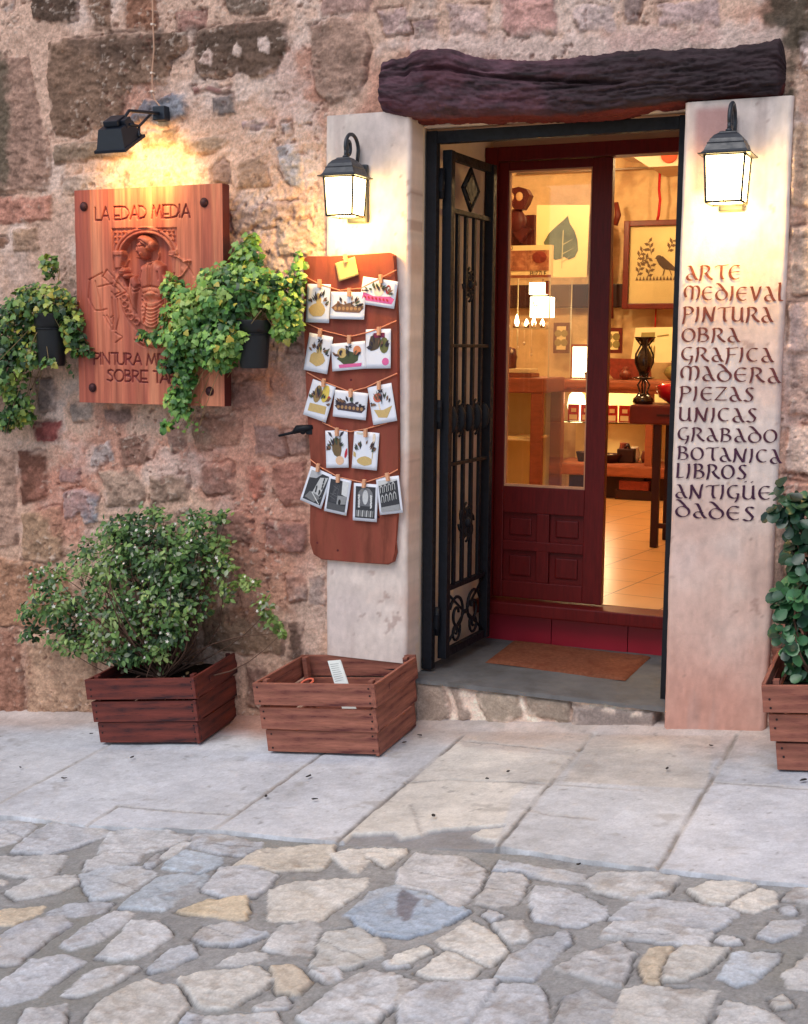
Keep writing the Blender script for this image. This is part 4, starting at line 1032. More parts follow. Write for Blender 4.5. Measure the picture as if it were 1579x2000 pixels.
# ================================================================ plants
M_IVY = mat('ivy_leaf', attr=True, rough=.42, vary=.12, vscale=60, spec=.45, trans=.08)
M_SHRUB = mat('shrub_leaf', attr=True, rough=.5, vary=.12, vscale=60, spec=.35, trans=.08)
M_ROUND = mat('round_leaf', attr=True, rough=.35, vary=.12, vscale=40, spec=.5, trans=.05)
M_TWIG = mat('twig_bark', color=lin((92, 66, 52)), rough=.85, vary=.3)
M_VINE = mat('pale_vine_stem', color=lin((150, 124, 84)), rough=.8, vary=.3)
M_FLOWER = mat('white_blossom', color=lin((228, 222, 208)), rough=.6, vary=.1)
LEAF = {
 'ivy': (np.array([(0, 0, 0), (.34, .02, .05), (.62, .30, -.06), (.36, .42, .03), (.34, .68, .0), (.0, 1.06, -.12), (-.34, .68, .0), (-.36, .42, .03), (-.62, .30, -.06), (-.34, .02, .05), (0, .42, .10)]),
         [(10, i, i + 1) for i in range(0, 9)] + [(10, 9, 0)]),
 'oval': (np.array([(0, 0, 0), (.24, .3, .06), (.26, .6, .05), (0, 1.0, -.10), (-.26, .6, .05), (-.24, .3, .06), (0, .45, -.02)]), [(6, 0, 1), (6, 1, 2), (6, 2, 3), (6, 3, 4), (6, 4, 5), (6, 5, 0)]),
 'round': (np.array([(0, 0, 0), (.22, .18, .04), (.40, .5, .09), (.36, .82, .10), (.14, 1.0, .05), (-.14, 1.0, .05), (-.36, .82, .10), (-.40, .5, .09), (-.22, .18, .04), (0, .55, -.01)]), [(9, i, i + 1) for i in range(0, 8)] + [(9, 8, 0)]),
}
def leaves(name, kind, pos, nrm, tip, size, colr, m, parent):
    lv, lf_ = LEAF[kind]; n = len(pos)
    nrm = nrm / np.linalg.norm(nrm, axis=1, keepdims=True)
    tip = tip - nrm * (tip * nrm).sum(1, keepdims=True); tip = tip / (np.linalg.norm(tip, axis=1, keepdims=True) + 1e-9)
    side = np.cross(tip, nrm)
    V = pos[:, None, :] + size[:, None, None] * (lv[None, :, 0:1] * side[:, None, :] + (lv[None, :, 1:2]) * tip[:, None, :] + lv[None, :, 2:3] * nrm[:, None, :])
    k = len(lv); F = (np.array(lf_)[None] + (np.arange(n) * k)[:, None, None]).reshape(-1, 3)
    C = np.repeat(colr[:, None, :], k, 1)
    return link(name, np_mesh(name, V.reshape(-1, 3), F, C.reshape(-1, 3), smooth=True), m, parent)
def px_blob(px, py, Y, rx, ry, rd):
    c = P(px, py, Y); s = ppm(c)
    return (np.array(c), np.array([rx / s, rd, ry / s]))
def scatter(blobs, n, rng, shell=.55):
    w = np.array([b[1].prod() ** (.72) * (b[2] if len(b) > 2 else 1) for b in blobs]); w = w / w.sum()
    which = rng.choice(len(blobs), n, p=w)
    d = rng.normal(size=(n, 3)); d /= np.linalg.norm(d, axis=1, keepdims=True)
    r = 1 - (1 - shell) * rng.random(n) ** 1.3 if False else shell + (1 - shell) * rng.random(n)
    r = np.where(rng.random(n) < .18, rng.random(n) ** .5 * 1.12, r)
    C = np.array([b[0] for b in blobs])[which]; R = np.array([b[1] for b in blobs])[which]
    return C + d * R * r[:, None], d, which
def palette(n, cols, rng, pos, scale=14):
    cols = np.array([nlin(c) for c in cols])
    t = .5 + .75 * fbm(pos[:, 0] + pos[:, 1], pos[:, 2] + .6 * pos[:, 1], scale, 3, 5) + rng.normal(size=n) * .22
    t = np.clip(t, 0, .999) * (len(cols) - 1)
    i = t.astype(int); f = (t - i)[:, None]
    c = cols[i] * (1 - f) + cols[np.minimum(i + 1, len(cols) - 1)] * f
    return c * rng.uniform(.75, 1.2, (n, 1))
def stems(name, root, ends, m, parent, r0=.004, r1=.0012, sag=.0, rng=None, bend=.03):
    mb = MB()
    for e in ends:
        e = Vector(e); a = Vector(root) + Vector(rng.uniform(-.02, .02, 3) * np.array([1, 1, .2]))
        pts = []
        b = Vector(rng.normal(size=3) * bend)
        for k in range(7):
            t = k / 6; p = a.lerp(e, t) + b * math.sin(math.pi * t) + Vector((0, 0, sag * math.sin(math.pi * t)))
            pts.append(p)
        mb.tube(pts, [r0 + (r1 - r0) * k / 6 for k in range(7)], 5, cap=False)
    return mb.build(name, m, parent)

# ---- black pots on the wall with ivy
M_POT = mat('black_plastic_pot', color=(.010, .011, .013, 1), rough=.42, vary=.15, spec=.5)
def pot(px, ptop, pbot, wpx, Y, label):
    a = P(px, ptop, Y); b = P(px, pbot, Y); r = wpx / 2 / ppm(a); h = a.z - b.z
    root = empty('flower_pot', (a.x, Y, b.z), label, 'pot', 'black pots of ivy hung on the wall')
    m_ = MB(); m_.lathe([(r * .80, 0), (r * .83, .006), (r * .95, h * .72), (r * .96, h * .74), (r * .90, h * .74), (r * .80, h * .70), (r * .7, .02)], (a.x, Y, b.z), 36); m_.build('pot_body', M_POT, root)
    m_ = MB(); m_.lathe([(r * 1.02, h * .735), (r * 1.06, h * .99), (r * 1.06, h), (r * .98, h), (r * .95, h * .90)], (a.x, Y, b.z), 36); m_.build('pot_rim', M_POT, root)
    m_ = MB(); m_.lathe([(r * .95, h * .9), (.001, h * .93)], (a.x, Y, b.z), 24); m_.build('soil', M_SOIL, root)
    m_ = MB(); ang = np.linspace(0, 2 * math.pi, 25); m_.tube([(a.x + r * 1.0 * math.cos(t), Y + r * 1.0 * math.sin(t), b.z + h * .70) for t in ang], .003, 6); m_.tube([(a.x, Y + r, b.z + h * .7), (a.x, .03, b.z + h * .7)], .004, 6); m_.build('hanger_ring', M_IRON, root)
    return Vector((a.x, Y, a.z))
def ivy(name, label, cat, base, blobs, n, sizes, cols, seed, yellow=.12, vines=40, trail=()):
    rng = np.random.default_rng(seed)
    root = empty(name, tuple(base), label, cat, 'ivy growing in the wall pots')
    pos, d, wh = scatter(blobs, n, rng)
    pos[:, 1] = np.minimum(pos[:, 1], .0)
    nrm = d * .5 + np.array([0, -.75, .55]) + rng.normal(size=(n, 3)) * .42
    tip = rng.normal(size=(n, 3)) * .8 + np.array([0, -.2, -.6]) + d * .4
    size = rng.uniform(sizes[0], sizes[1], n)
    c = palette(n, cols, rng, pos)
    yl = (rng.random(n) < yellow * (1 + 2 * (fbm(pos[:, 0], pos[:, 2], 9, 2, 8) > .25)))
    c[yl] = nlin((170, 160, 60)) * rng.uniform(.6, 1.15, (yl.sum(), 1))
    leaves('foliage', 'ivy', pos, nrm, tip, size, np.clip(c, .004, .8), M_IVY, root)
    e = np.vstack([pos[rng.choice(n, vines)]] + [np.array([P(x_, y_, -.06 - .02 * (q_ % 3))]) for q_, (x_, y_) in enumerate(trail)])
    if trail:
        k_ = 26; tp_ = np.array([np.array(P(x_ + rng.normal() * 5, y_ - rng.random() * 30, -.07)) for x_, y_ in trail for _ in range(k_ // 6)]); m2_ = len(tp_)
        leaves('trailing_leaves', 'ivy', tp_, np.array([0, -1, .3]) + rng.normal(size=(m2_, 3)) * .4, rng.normal(size=(m2_, 3)) + np.array([0, 0, -.8]), rng.uniform(.010, .02, m2_), np.clip(palette(m2_, cols, rng, tp_), .004, .8), M_IVY, root)
    stems('vines', (base.x, base.y, base.z), e, M_VINE, root, .0022, .0010, .03, rng, .03)
    return root
pA = pot(99, 612, 714, 62, -.12, 'black wall pot of ivy left of the carved sign')
pB = pot(496, 625, 719, 66, -.14, 'black wall pot of ivy between carved sign and postcard board')
IVYC = [(38, 72, 32), (62, 106, 46), (88, 136, 56), (120, 162, 70), (160, 188, 92)]
IVYD = [(34, 60, 32), (52, 86, 40), (76, 110, 50), (112, 140, 60), (156, 170, 74)]
blA = [px_blob(90, 590, -.13, 62, 38, .09), px_blob(95, 520, -.09, 14, 26, .04), px_blob(60, 600, -.14, 42, 46, .09), px_blob(140, 630, -.10, 30, 42, .07), px_blob(150, 675, -.09, 18, 22, .05), px_blob(172, 686, -.10, 12, 10, .03),
       px_blob(25, 640, -.13, 46, 56, .09), px_blob(15, 720, -.12, 42, 60, .08), px_blob(35, 790, -.10, 26, 30, .06), px_blob(15, 820, -.08, 34, 20, .06), px_blob(60, 690, -.14, 28, 30, .06), px_blob(52, 815, -.06, 14, 12, .04), px_blob(-50, 700, -.12, 50, 110, .09), px_blob(95, 706, -.19, 22, 8, .02)]
ivy('ivy_plant', 'bushy ivy trailing down the far left, yellowing on top', 'ivy', pA, blA, 3400, (.013, .034), IVYD, 4, .06, 46, ((60, 730), (66, 770), (10, 850), (40, 838), (135, 735), (130, 722)))
blB = [px_blob(445, 575, -.16, 80, 62, .12), px_blob(500, 560, -.14, 66, 50, .10), px_blob(395, 600, -.16, 62, 48, .10), px_blob(380, 660, -.15, 60, 36, .09), px_blob(440, 660, -.19, 56, 46, .09), px_blob(555, 590, -.12, 36, 60, .07), px_blob(560, 640, -.11, 30, 24, .06),
       px_blob(480, 500, -.09, 30, 30, .05), px_blob(490, 468, -.07, 14, 16, .03), px_blob(583, 510, -.07, 9, 22, .03), px_blob(310, 655, -.12, 34, 12, .04), px_blob(280, 653, -.11, 14, 9, .03), px_blob(335, 560, -.12, 18, 26, .04), px_blob(365, 690, -.13, 46, 26, .06), px_blob(325, 712, -.11, 20, 12, .04),
       px_blob(362, 735, -.12, 24, 30, .05), px_blob(348, 775, -.11, 28, 26, .04), px_blob(352, 800, -.10, 22, 14, .04), px_blob(328, 826, -.08, 10, 14, .02, ), px_blob(430, 702, -.16, 38, 22, .05), px_blob(350, 640, -.15, 44, 60, .07), px_blob(582, 560, -.09, 14, 40, .04)]
ivy('ivy_plant', 'large dense bright ivy hanging over the corner of the carved sign', 'ivy', pB, blB, 5200, (.013, .034), IVYC, 9, .03, 70, ((385, 770), (394, 800), (385, 848), (330, 842), (320, 846), (372, 830), (350, 838), (362, 850)))

# ---- white flowering shrub in the left crate
def shrub():
    rng = np.random.default_rng(21)
    base = Mc1 @ Vector((w1 * .52, .20, .23))
    root = empty('flowering_shrub', tuple(base), 'spreading green shrub with tiny white blossoms in the dark crate', 'shrub')
    Y = -.15
    bl = [px_blob(300, 1080, Y, 120, 76, .20), px_blob(210, 1120, Y, 100, 76, .18), px_blob(120, 1180, Y - .02, 76, 46, .13), px_blob(60, 1195, Y, 34, 18, .08), px_blob(330, 1160, Y - .04, 96, 76, .18), px_blob(240, 1210, Y - .05, 86, 66, .16), px_blob(150, 1245, Y, 70, 36, .11),
          px_blob(390, 1080, Y, 60, 56, .13), px_blob(290, 1010, Y + .03, 34, 26, .08), px_blob(240, 1035, Y, 60, 30, .10), px_blob(380, 1020, Y + .03, 30, 24, .06), px_blob(435, 1105, Y, 42, 16, .06), px_blob(480, 1140, Y, 34, 14, .05), px_blob(515, 1185, Y, 16, 34, .05), px_blob(535, 1215, Y, 12, 20, .04), px_blob(550, 1232, Y, 12, 10, .03),
          px_blob(300, 1265, Y - .06, 60, 40, .10), px_blob(340, 1230, Y - .08, 50, 40, .08), px_blob(90, 1130, Y, 50, 26, .07), px_blob(60, 1235, Y, 24, 22, .05), px_blob(240, 1285, Y - .10, 40, 20, .06), px_blob(425, 1010, Y, 30, 14, .05), px_blob(440, 1150, Y, 20, 30, .04), px_blob(200, 1280, Y - .05, 40, 18, .06), px_blob(410, 1060, Y + .03, 60, 14, .04)]
    n = 10000
    pos, d, wh = scatter(bl, n, rng, .25)
    # knock out the volume in clumps so that the wall shows through near the rim
    keep = fbm(pos[:, 0] * 1.0 + pos[:, 1], pos[:, 2] + pos[:, 1] * .5, 17, 3, 3) > -.07 - .34 * rng.random(n)
    pos, d = pos[keep], d[keep]; pos[:, 1] = np.minimum(pos[:, 1], .0); n = len(pos)
    nrm = d * .3 + np.array([0, -.75, .75]) + rng.normal(size=(n, 3)) * .45
    tip = rng.normal(size=(n, 3)) * .9 + d * .6 + np.array([0, 0, -.25])
    c = palette(n, [(38, 60, 32), (58, 90, 44), (84, 118, 56), (112, 142, 70), (146, 164, 96)], rng, pos, 12)
    lt = pos[:, 0] > P(440, 1100, Y).x
    c[lt] = c[lt] * .5 + nlin((120, 136, 62)) * .5
    pl_ = rng.random(n) < .10; c[pl_] = nlin((140, 150, 120)) * rng.uniform(.7, 1.1, (pl_.sum(), 1))
    leaves('foliage', 'oval', pos, nrm, tip, rng.uniform(.017, .037, n), np.clip(c, .004, .8), M_SHRUB, root)
    # twigs
    ends = pos[rng.choice(n, 120)]
    stems('twigs', base, ends, M_TWIG, root, .0045, .0012, .02, rng, .05)
    # blossoms: little five-lobed stars in one mesh
    k = 260
    fp = pos[rng.choice(n, k)] + rng.normal(size=(k, 3)) * .006 + d[rng.choice(n, k)] * .0 + np.array([0, -.022, .008])
    V = []; F = []
    for p in fp:
        a0 = rng.random() * 6; r = rng.uniform(.006, .0105); b = len(V); nn = np.array([rng.normal() * .5, -1, rng.normal() * .5 + .4]); nn /= np.linalg.norm(nn)
        s_ = np.cross(nn, [0, 0, 1.0]); s_ /= np.linalg.norm(s_); t_ = np.cross(s_, nn)
        V.append(p - nn * .002)
        for q in range(10):
            rr = r if q % 2 == 0 else r * .5
            V.append(p + (s_ * math.cos(a0 + q * .628) + t_ * math.sin(a0 + q * .628)) * rr + nn * .001 * (q % 2))
        for q in range(10): F.append([b, b + 1 + q, b + 1 + (q + 1) % 10])
    link('blossoms', np_mesh('blossoms', np.array(V), F, smooth=False), M_FLOWER, root)
    # dead leaves and dry litter over the soil
    for q in range(26):
        lp2 = np.array([Mc1 @ Vector((rng.uniform(.03, w1 - .03), rng.uniform(.02, .36), .252 + .02 * rng.random()))])
        leaves('dry_leaf', 'oval', lp2, rng.normal(size=(1, 3)) * .4 + np.array([0, -.3, 1]), rng.normal(size=(1, 3)), rng.uniform(.02, .04, 1), np.array([nlin([(120, 96, 62), (92, 64, 52), (70, 60, 40)][q % 3])]), M_SHRUB, c1)
shrub()
# ---- round-leaved evergreen climbing out of the right crate
def evergreen():
    rng = np.random.default_rng(33)
    base = Mc3 @ Vector((.16, .22, .25)); Y = -.20
    root = empty('round_leaved_plant', tuple(base), 'tall plant with glossy round dark leaves at the right edge', 'plant')
    bl = [px_blob(1536, 985, Y, 28, 34, .06), px_blob(1562, 1012, Y, 32, 40, .08), px_blob(1578, 1080, Y, 40, 50, .10), px_blob(1586, 1160, Y, 50, 60, .10), px_blob(1556, 1185, Y, 36, 46, .08), px_blob(1558, 1245, Y, 38, 44, .08), px_blob(1590, 1290, Y, 46, 40, .09), px_blob(1640, 1100, Y, 60, 120, .12), px_blob(1640, 1250, Y, 60, 90, .12)]
    n = 1000
    pos, d, wh = scatter(bl, n, rng, .4); pos[:, 1] = np.minimum(pos[:, 1], .03)
    nrm = d * .6 + np.array([-.1, -.6, .75]) + rng.normal(size=(n, 3)) * .35
    tip = rng.normal(size=(n, 3)) * .6 + d * .9 + np.array([0, -.2, .2])
    c = palette(n, [(18, 44, 30), (28, 62, 38), (40, 82, 48), (64, 112, 66), (96, 140, 90)], rng, pos, 10)
    leaves('foliage', 'round', pos, nrm, tip, rng.uniform(.034, .058, n), np.clip(c, .003, .8), M_ROUND, root)
    stems('stalks', base, pos[rng.choice(n, 40)], M_TWIG, root, .006, .002, 0, rng, .03)
evergreen()
# ---- little dark leaf scraps lying on the pavement
rs = random.Random(12)
M_SCRAP = mat('dead_leaf', color=(.03, .024, .022, 1), rough=.9, vary=.4)
for (x, y) in ((258,1480),(126,1521),(178,1434),(820,1437),(790,1451),(603,1517),(614,1562),(952,1522),(993,1508),(847,1594),(1304,1502),(1389,1457),(1570,1525),(520,1556),(40,1500),(1130,1690)):
    c = PG(x, y, .0155); a = rs.uniform(0, 3.1); L = rs.uniform(.008, .016)
    m_ = MB(); pts = []
    for t in range(7):
        b = t * 2 * math.pi / 7; rr = rs.uniform(.7, 1.1)
        pts.append((L * rr * math.cos(b), .45 * L * rr * math.sin(b)))
    R2 = Matrix.Rotation(a, 2)
    top_ = [c + Vector((*(R2 @ Vector(p)), .003 + .003 * rs.random() + GX * (R2 @ Vector(p)).x)) for p in pts]; bot_ = [p - Vector((0, 0, .0025)) for p in top_]
    m_.face(top_); m_.face(bot_[::-1])
    for t in range(7): m_.face([top_[t], bot_[t], bot_[(t + 1) % 7], top_[(t + 1) % 7]])
    tag(m_.build('leaf_scrap', M_SCRAP), 'tiny dark dead leaf scrap lying on the pale pavement', 'leaf', 'leaf scraps on the pavement')
# ================================================================ carved sign
def sign():
    w, h, th = .745, .915, .055
    org = P(145, 372, -.075); x0, z1 = org.x, org.z
    # the board hangs a touch off the wall
    root = empty('carved_sign', (x0 + w / 2, -.04, z1 - h), 'carved red wooden sign with a seated scribe, lit from above', 'sign')
    A = (145, 372); B = (431, 366); Cc = (441, 792); D = (160, 781)
    # photo pixel -> board coordinates (bilinear inverse on the board plane)
    def bp(px, py):
        p = P(px, py, -.075); return (p.x - x0, p.z - z1 + h)
    nx, nz = 330, 400
    xs = np.linspace(0, w, nx); zs = np.linspace(0, h, nz)
    X, Z = np.meshgrid(xs, zs)
    H = np.zeros(X.shape)
    dark = np.zeros(X.shape)
    R = lambda zx, zy: bp(200 + zx / 7.14, 420 + zy / 7.14)
    S = 1 / 7.14 / 467.0                                   # zoomed pixel -> metres
    wxx = X; wzz = Z
    # niche
    def pin(poly): return poly_sdf(X, Z, [R(*q) for q in poly])
    def ln(pts): return line_dist(X, Z, [R(*q) for q in pts])
    def arcp(cx, cy, rx, ry, a0, a1, n=24): return [(cx + rx * math.cos(math.radians(a0 + (a1 - a0) * k / n)), cy - ry * math.sin(math.radians(a0 + (a1 - a0) * k / n))) for k in range(n + 1)]
    inner = arcp(610, 560, 350, 310, 0, 180) + [(262, 840), (330, 1000), (960, 1000), (960, 840)]
    frame = [(130, 190), (1030, 180), (1035, 560), (1010, 860), (960, 1000), (300, 1000), (165, 800), (150, 560)]
    t = sstep(-.001, .004, pin(frame)); H -= .004 * t
    t = sstep(-.001, .003, pin(inner)); H = H - .013 * t
    for rr, hh in ((1.0, .007), (1.16, .006)):
        d = ln(arcp(610, 560, 350 * rr + 20, 310 * rr + 14, 4, 176)); H += hh * sstep(.010, .003, d)
    d = ln([(130, 190), (1030, 180), (1035, 480)]); H -= .004 * sstep(.003, .001, d); d = ln([(130, 190), (160, 780)]); H -= .004 * sstep(.003, .001, d)
    for cx, cy in [(170, 240), (230, 240), (290, 235), (350, 230), (170, 310), (225, 305), (180, 380), (980, 220), (920, 220), (860, 215), (990, 280), (935, 270), (990, 340), (800, 205)]:
        d = np.hypot(X - R(cx, cy)[0], Z - R(cx, cy)[1]); H += .007 * sstep(.0065, .002, d)
    # capitals and columns
    for poly, hh in (([(150, 500), (290, 500), (285, 560), (155, 565)], .010), ([(170, 570), (270, 565), (240, 730), (175, 735)], .007), ([(930, 500), (1030, 495), (1020, 560), (940, 570)], .010), ([(965, 580), (1020, 575), (1020, 800), (985, 800)], .007)):
        H = np.maximum(H, (-.006 + hh) * sstep(-.002, .003, pin(poly)) + -1 * (pin(poly) < -.002))
    # figure: smooth lumps, taken as a maximum
    Fg = np.full(X.shape, -1.0)
    def lump(d, top, soft, base=-.012):
        nonlocal Fg
        Fg = np.where(d > -.001, np.maximum(Fg, base + (top - base) * np.sqrt(np.clip(1 - (1 - np.clip(d / soft, 0, 1)) ** 2, 0, 1))), Fg)
    def ell(cx, cy, rx, ry, top, rot=0):
        nonlocal Fg
        c = R(cx, cy); ca, sa = math.cos(rot), math.sin(rot)
        dx, dz = (X - c[0]) / S, (Z - c[1]) / S
        u = (dx * ca + dz * sa) / rx; v = (-dx * sa + dz * ca) / ry
        r2 = u * u + v * v
        Fg = np.where(r2 < 1, np.maximum(Fg, -.012 + (top + .012) * np.sqrt(np.clip(1 - r2, 0, 1))), Fg)
    lump(pin([(520, 700), (600, 660), (735, 630), (830, 700), (880, 900), (900, 1100), (860, 1190), (560, 1190), (520, 1000), (480, 880)]), .006, .03)
    lump(pin([(535, 1180), (850, 1160), (910, 1380), (870, 1520), (760, 1610), (600, 1600), (510, 1500), (505, 1300)]), .008, .03)
    lump(pin([(830, 820), (1010, 850), (1000, 1000), (910, 1390), (860, 1250), (850, 1000)]), .009, .018)
    lump(pin([(380, 860), (470, 830), (530, 950), (500, 1200), (490, 1390), (420, 1300), (360, 1080)]), .009, .02)
    ell(545, 470, 110, 150, .010, .12); ell(590, 360, 150, 85, .011, -.25); ell(680, 410, 60, 70, .007); ell(510, 490, 24, 60, .014, .2); ell(520, 590, 40, 22, .012)
    ell(640, 455, 24, 40, .012); ell(270, 790, 80, 60, .008, .5); ell(330, 850, 60, 40, .008); ell(1090, 600, 150, 22, .003, -.45); ell(1190, 640, 55, 24, .004, .5); ell(1120, 760, 60, 90, .002, .4)
    ell(690, 1095, 120, 62, .013); ell(600, 1760, 45, 60, .006); ell(800, 1750, 50, 60, .006); ell(700, 1770, 170, 60, .001)
    H = np.where(Fg > -.5, np.maximum(H, Fg), H)
    # grooves
    def groove(pts, dep=.004, wd=.0032):
        nonlocal H, dark
        d = ln(pts); H = H - dep * np.exp(-(d / wd) ** 2)
    def ridge(pts, up=.004, wd=.0035):
        nonlocal H
        d = ln(pts); H = H + up * np.exp(-(d / wd) ** 2)
    ridge(arcp(650, 560, 90, 110, 170, 380), .006, .004)
    for k, (cy, rx, ry) in enumerate([(1110, 150, 100), (1150, 148, 140), (1195, 140, 150), (1245, 125, 150), (1300, 118, 140), (1360, 110, 130), (1430, 100, 110)]):
        groove(arcp(705, cy, rx, ry, 195, 345), .0035, .0045); ridge(arcp(705, cy + 22, rx, ry, 200, 340), .0022, .0035)
    groove([(690, 680), (685, 1000)]); ridge([(650, 690), (650, 990)]); ridge([(715, 690), (712, 990)])
    groove([(560, 780), (545, 880)]); groove([(780, 790), (800, 900)]); groove([(575, 1090), (690, 1060), (790, 1090)]); groove([(565, 1015), (690, 990), (800, 1015)], .005)
    groove([(385, 870), (440, 1150), (480, 1380)]); groove([(350, 980), (400, 1230), (460, 1370)]); groove([(640, 1230), (600, 1500)], .005); groove([(860, 1200), (820, 1480)], .005); groove([(930, 880), (900, 1350)])
    groove([(870, 1060), (950, 1070)]); groove([(870, 1110), (945, 1120)]); groove(arcp(470, 1000, 45, 70, 200, 340)); groove(arcp(475, 960, 40, 60, 200, 340))
    # face
    for pts in ([(475, 440), (505, 430)], [(540, 440), (585, 425)], [(500, 575), (550, 570)], [(515, 450), (495, 530), (520, 540)], [(470, 400), (545, 370), (600, 440), (640, 450)], [(470, 350), (560, 350), (630, 400)]): groove(pts, .0045, .0026)
    # pen, scroll, hand
    ridge([(310, 620), (275, 710)], .006); ridge([(220, 850), (180, 980)], .005); groove([(240, 770), (300, 760)], .003, .002); groove([(240, 800), (310, 800)], .003, .002)
    ridge([(930, 560), (1060, 580), (1140, 650), (1230, 640)], .004); ridge([(1230, 640), (1180, 760), (1110, 850), (1040, 880)], .004); groove([(1180, 690), (1270, 850)], .003)
    # lectern at the left
    for pts in ([(0, 860), (60, 760), (160, 870)], [(-190, 900), (0, 800)], [(150, 880), (330, 1070), (180, 1150), (130, 1070)], [(-100, 920), (-40, 1180), (-20, 1330), (60, 1310)], [(-60, 1000), (140, 950)], [(130, 1150), (150, 1400), (120, 1430)], [(210, 1170), (230, 1420), (190, 1600)], [(20, 1400), (130, 1600)], [(60, 1400), (130, 1520)], [(150, 1430), (150, 1600)], [(20, 870), (150, 1000)], [(-180, 900), (-200, 1150), (-110, 1330), (-30, 1330)], [(180, 1640), (280, 1700), (180, 1780)], [(190, 1000), (250, 1070), (170, 1110)]):
        groove(pts, .004, .0026)
    for cx, cy in ((320, 1150), (325, 1245), (360, 1345), (415, 1420), (985, 1365), (490, 1490)):
        ridge(arcp(cx, cy, 36, 40, 0, 360), .005, .003)
    groove([(250, 1170), (300, 1350), (390, 1500), (470, 1600)], .004); groove([(455, 1740), (560, 1810), (700, 1840), (860, 1820), (1010, 1750)], .006, .004); ridge([(470, 1720), (570, 1780), (700, 1805), (850, 1790), (1000, 1730)], .004)
    figd = sstep(-.001, -.010, H)
    # letters cut into the board
    letters = np.full(X.shape, 1e9)
    G = {'L': [[(0, 1), (0, 0), (.45, 0)]], 'A': [[(0, 0), (.34, 1), (.62, 0)], [(.12, .32), (.55, .32)]], 'E': [[(.5, 1), (0, 1), (0, 0), (.5, 0)], [(0, .30), (.42, .30)]],
         'D': [[(0, 0), (0, 1)], [(0, 1), (.3, .95), (.55, .7), (.6, .4), (.45, .12), (0, 0)]], 'M': [[(0, 0), (.14, 1), (.38, .15), (.64, 1), (.78, 0)]], 'I': [[(0, 0), (0, 1)]],
         'P': [[(0, 0), (0, 1)], [(0, 1), (.4, .92), (.48, .72), (.35, .52), (0, .46)]], 'N': [[(0, 0), (0, 1), (.55, 0), (.55, 1)]], 'T': [[(-.25, 1), (.3, 1)], [(.03, 1), (.03, 0)]],
         'U': [[(0, 1), (0, .25), (.12, .02), (.4, .02), (.52, .25), (.52, 1)]], 'R': [[(0, 0), (0, 1)], [(0, 1), (.38, .92), (.44, .72), (.3, .52), (0, .46)], [(.15, .48), (.52, 0)]],
         'S': [[(.42, .9), (.25, 1), (.06, .9), (.04, .7), (.34, .42), (.38, .15), (.2, 0), (0, .1)]], 'O': [[(.35 + .35 * math.cos(a), .5 + .5 * math.sin(a)) for a in np.linspace(0, 6.283, 20)]],
         'B': [[(0, 0), (0, 1)], [(0, 1), (.32, .93), (.36, .75), (.25, .6), (0, .55)], [(0, .55), (.38, .45), (.44, .2), (.3, .03), (0, 0)]], 'V': [[(0, 1), (.3, 0), (.6, 1)]]}
    WD = {'L': .5, 'A': .68, 'E': .6, 'D': .7, 'M': .88, 'I': .16, 'P': .56, 'N': .7, 'T': .5, 'U': .66, 'R': .62, 'S': .52, 'O': .82, 'B': .58, 'V': .66, ' ': .35}
    off0 = {'T': .25}
    def text(s, pl, pr, hpx):
        nonlocal letters
        a = np.array(bp(*pl)); b = np.array(bp(*pr)); hh = hpx / 467.0
        tot = sum(WD[c] for c in s); k = np.linalg.norm(b - a) / tot; dirv = (b - a) / np.linalg.norm(b - a); up = np.array([-dirv[1], dirv[0]])
        cur = 0
        for c in s:
            for stroke in G.get(c, []):
                pts = [tuple(a + dirv * (cur + off0.get(c, 0) + q[0]) * k + up * q[1] * hh) for q in stroke]
                letters = np.minimum(letters, line_dist(X, Z, pts))
            cur += WD[c]
    text('LA EDAD MEDIA', (186, 430), (372, 424), 25); text('PINTURA MEDIEVAL', (183, 711), (408, 716), 23); text('SOBRE TABLA', (210, 744), (378, 750), 23)
    tl = sstep(.0046, .0026, letters)
    H -= .0035 * tl
    H = H + .0006 * fbm(X * 12, Z, 8, 3, 4) + .0004 * np.sin((X + .01 * fbm(X, Z * .3, 4, 2, 3)) * 190) 
    # boards' joints
    for xx in (.085, .64): H -= .0012 * np.exp(-((X - xx - .004 * (Z / h)) / .0015) ** 2)
    # colour of the wood
    gr = fbm(X * 46, Z * 1.4 + .3 * fbm(X * 3, Z, 2, 2, 5), 1.6, 5, 11)
    gr2 = fbm(X * 9, Z * .6, 2.0, 4, 19)
    c = nlin((196, 112, 84))[None, None] * (1 + .45 * gr + .35 * gr2)[..., None]
    c = mixc(c, nlin((212, 142, 104)), .5 * sstep(.0, .5, gr2)); c = mixc(c, nlin((164, 76, 62)), .5 * sstep(.05, .5, -gr2))
    c = mixc(c, nlin((156, 72, 60)), .5 * sstep(.085, .075, X))
    c = mixc(c, nlin((158, 76, 62)), .5 * sstep(-.002, .002, poly_sdf(X, Z, [R(*q) for q in frame])))
    c = mixc(c, nlin((110, 22, 30)), .9 * tl)
    # front plus sides
    V = np.stack([x0 + X, -.075 - 2.0 * H, z1 - h + Z], -1).reshape(-1, 3)
    Fq = grid_faces(nx, nz)
    cs = c.reshape(-1, 3)
    loop = list(range(nx)) + [r * nx + nx - 1 for r in range(1, nz)] + [(nz - 1) * nx + k for k in range(nx - 2, -1, -1)] + [r * nx for r in range(nz - 2, 0, -1)]
    back = V[loop].copy(); back[:, 1] = -.075 + th
    n0 = len(V); m = len(loop); V = np.vstack([V, back, V[loop]])
    sidec = np.tile(nlin((84, 32, 30)), (2 * m, 1)); cs = np.vstack([cs, sidec])  # sides coloured darker than the front, their shade put into the colour
    i = np.arange(m); j = (i + 1) % m
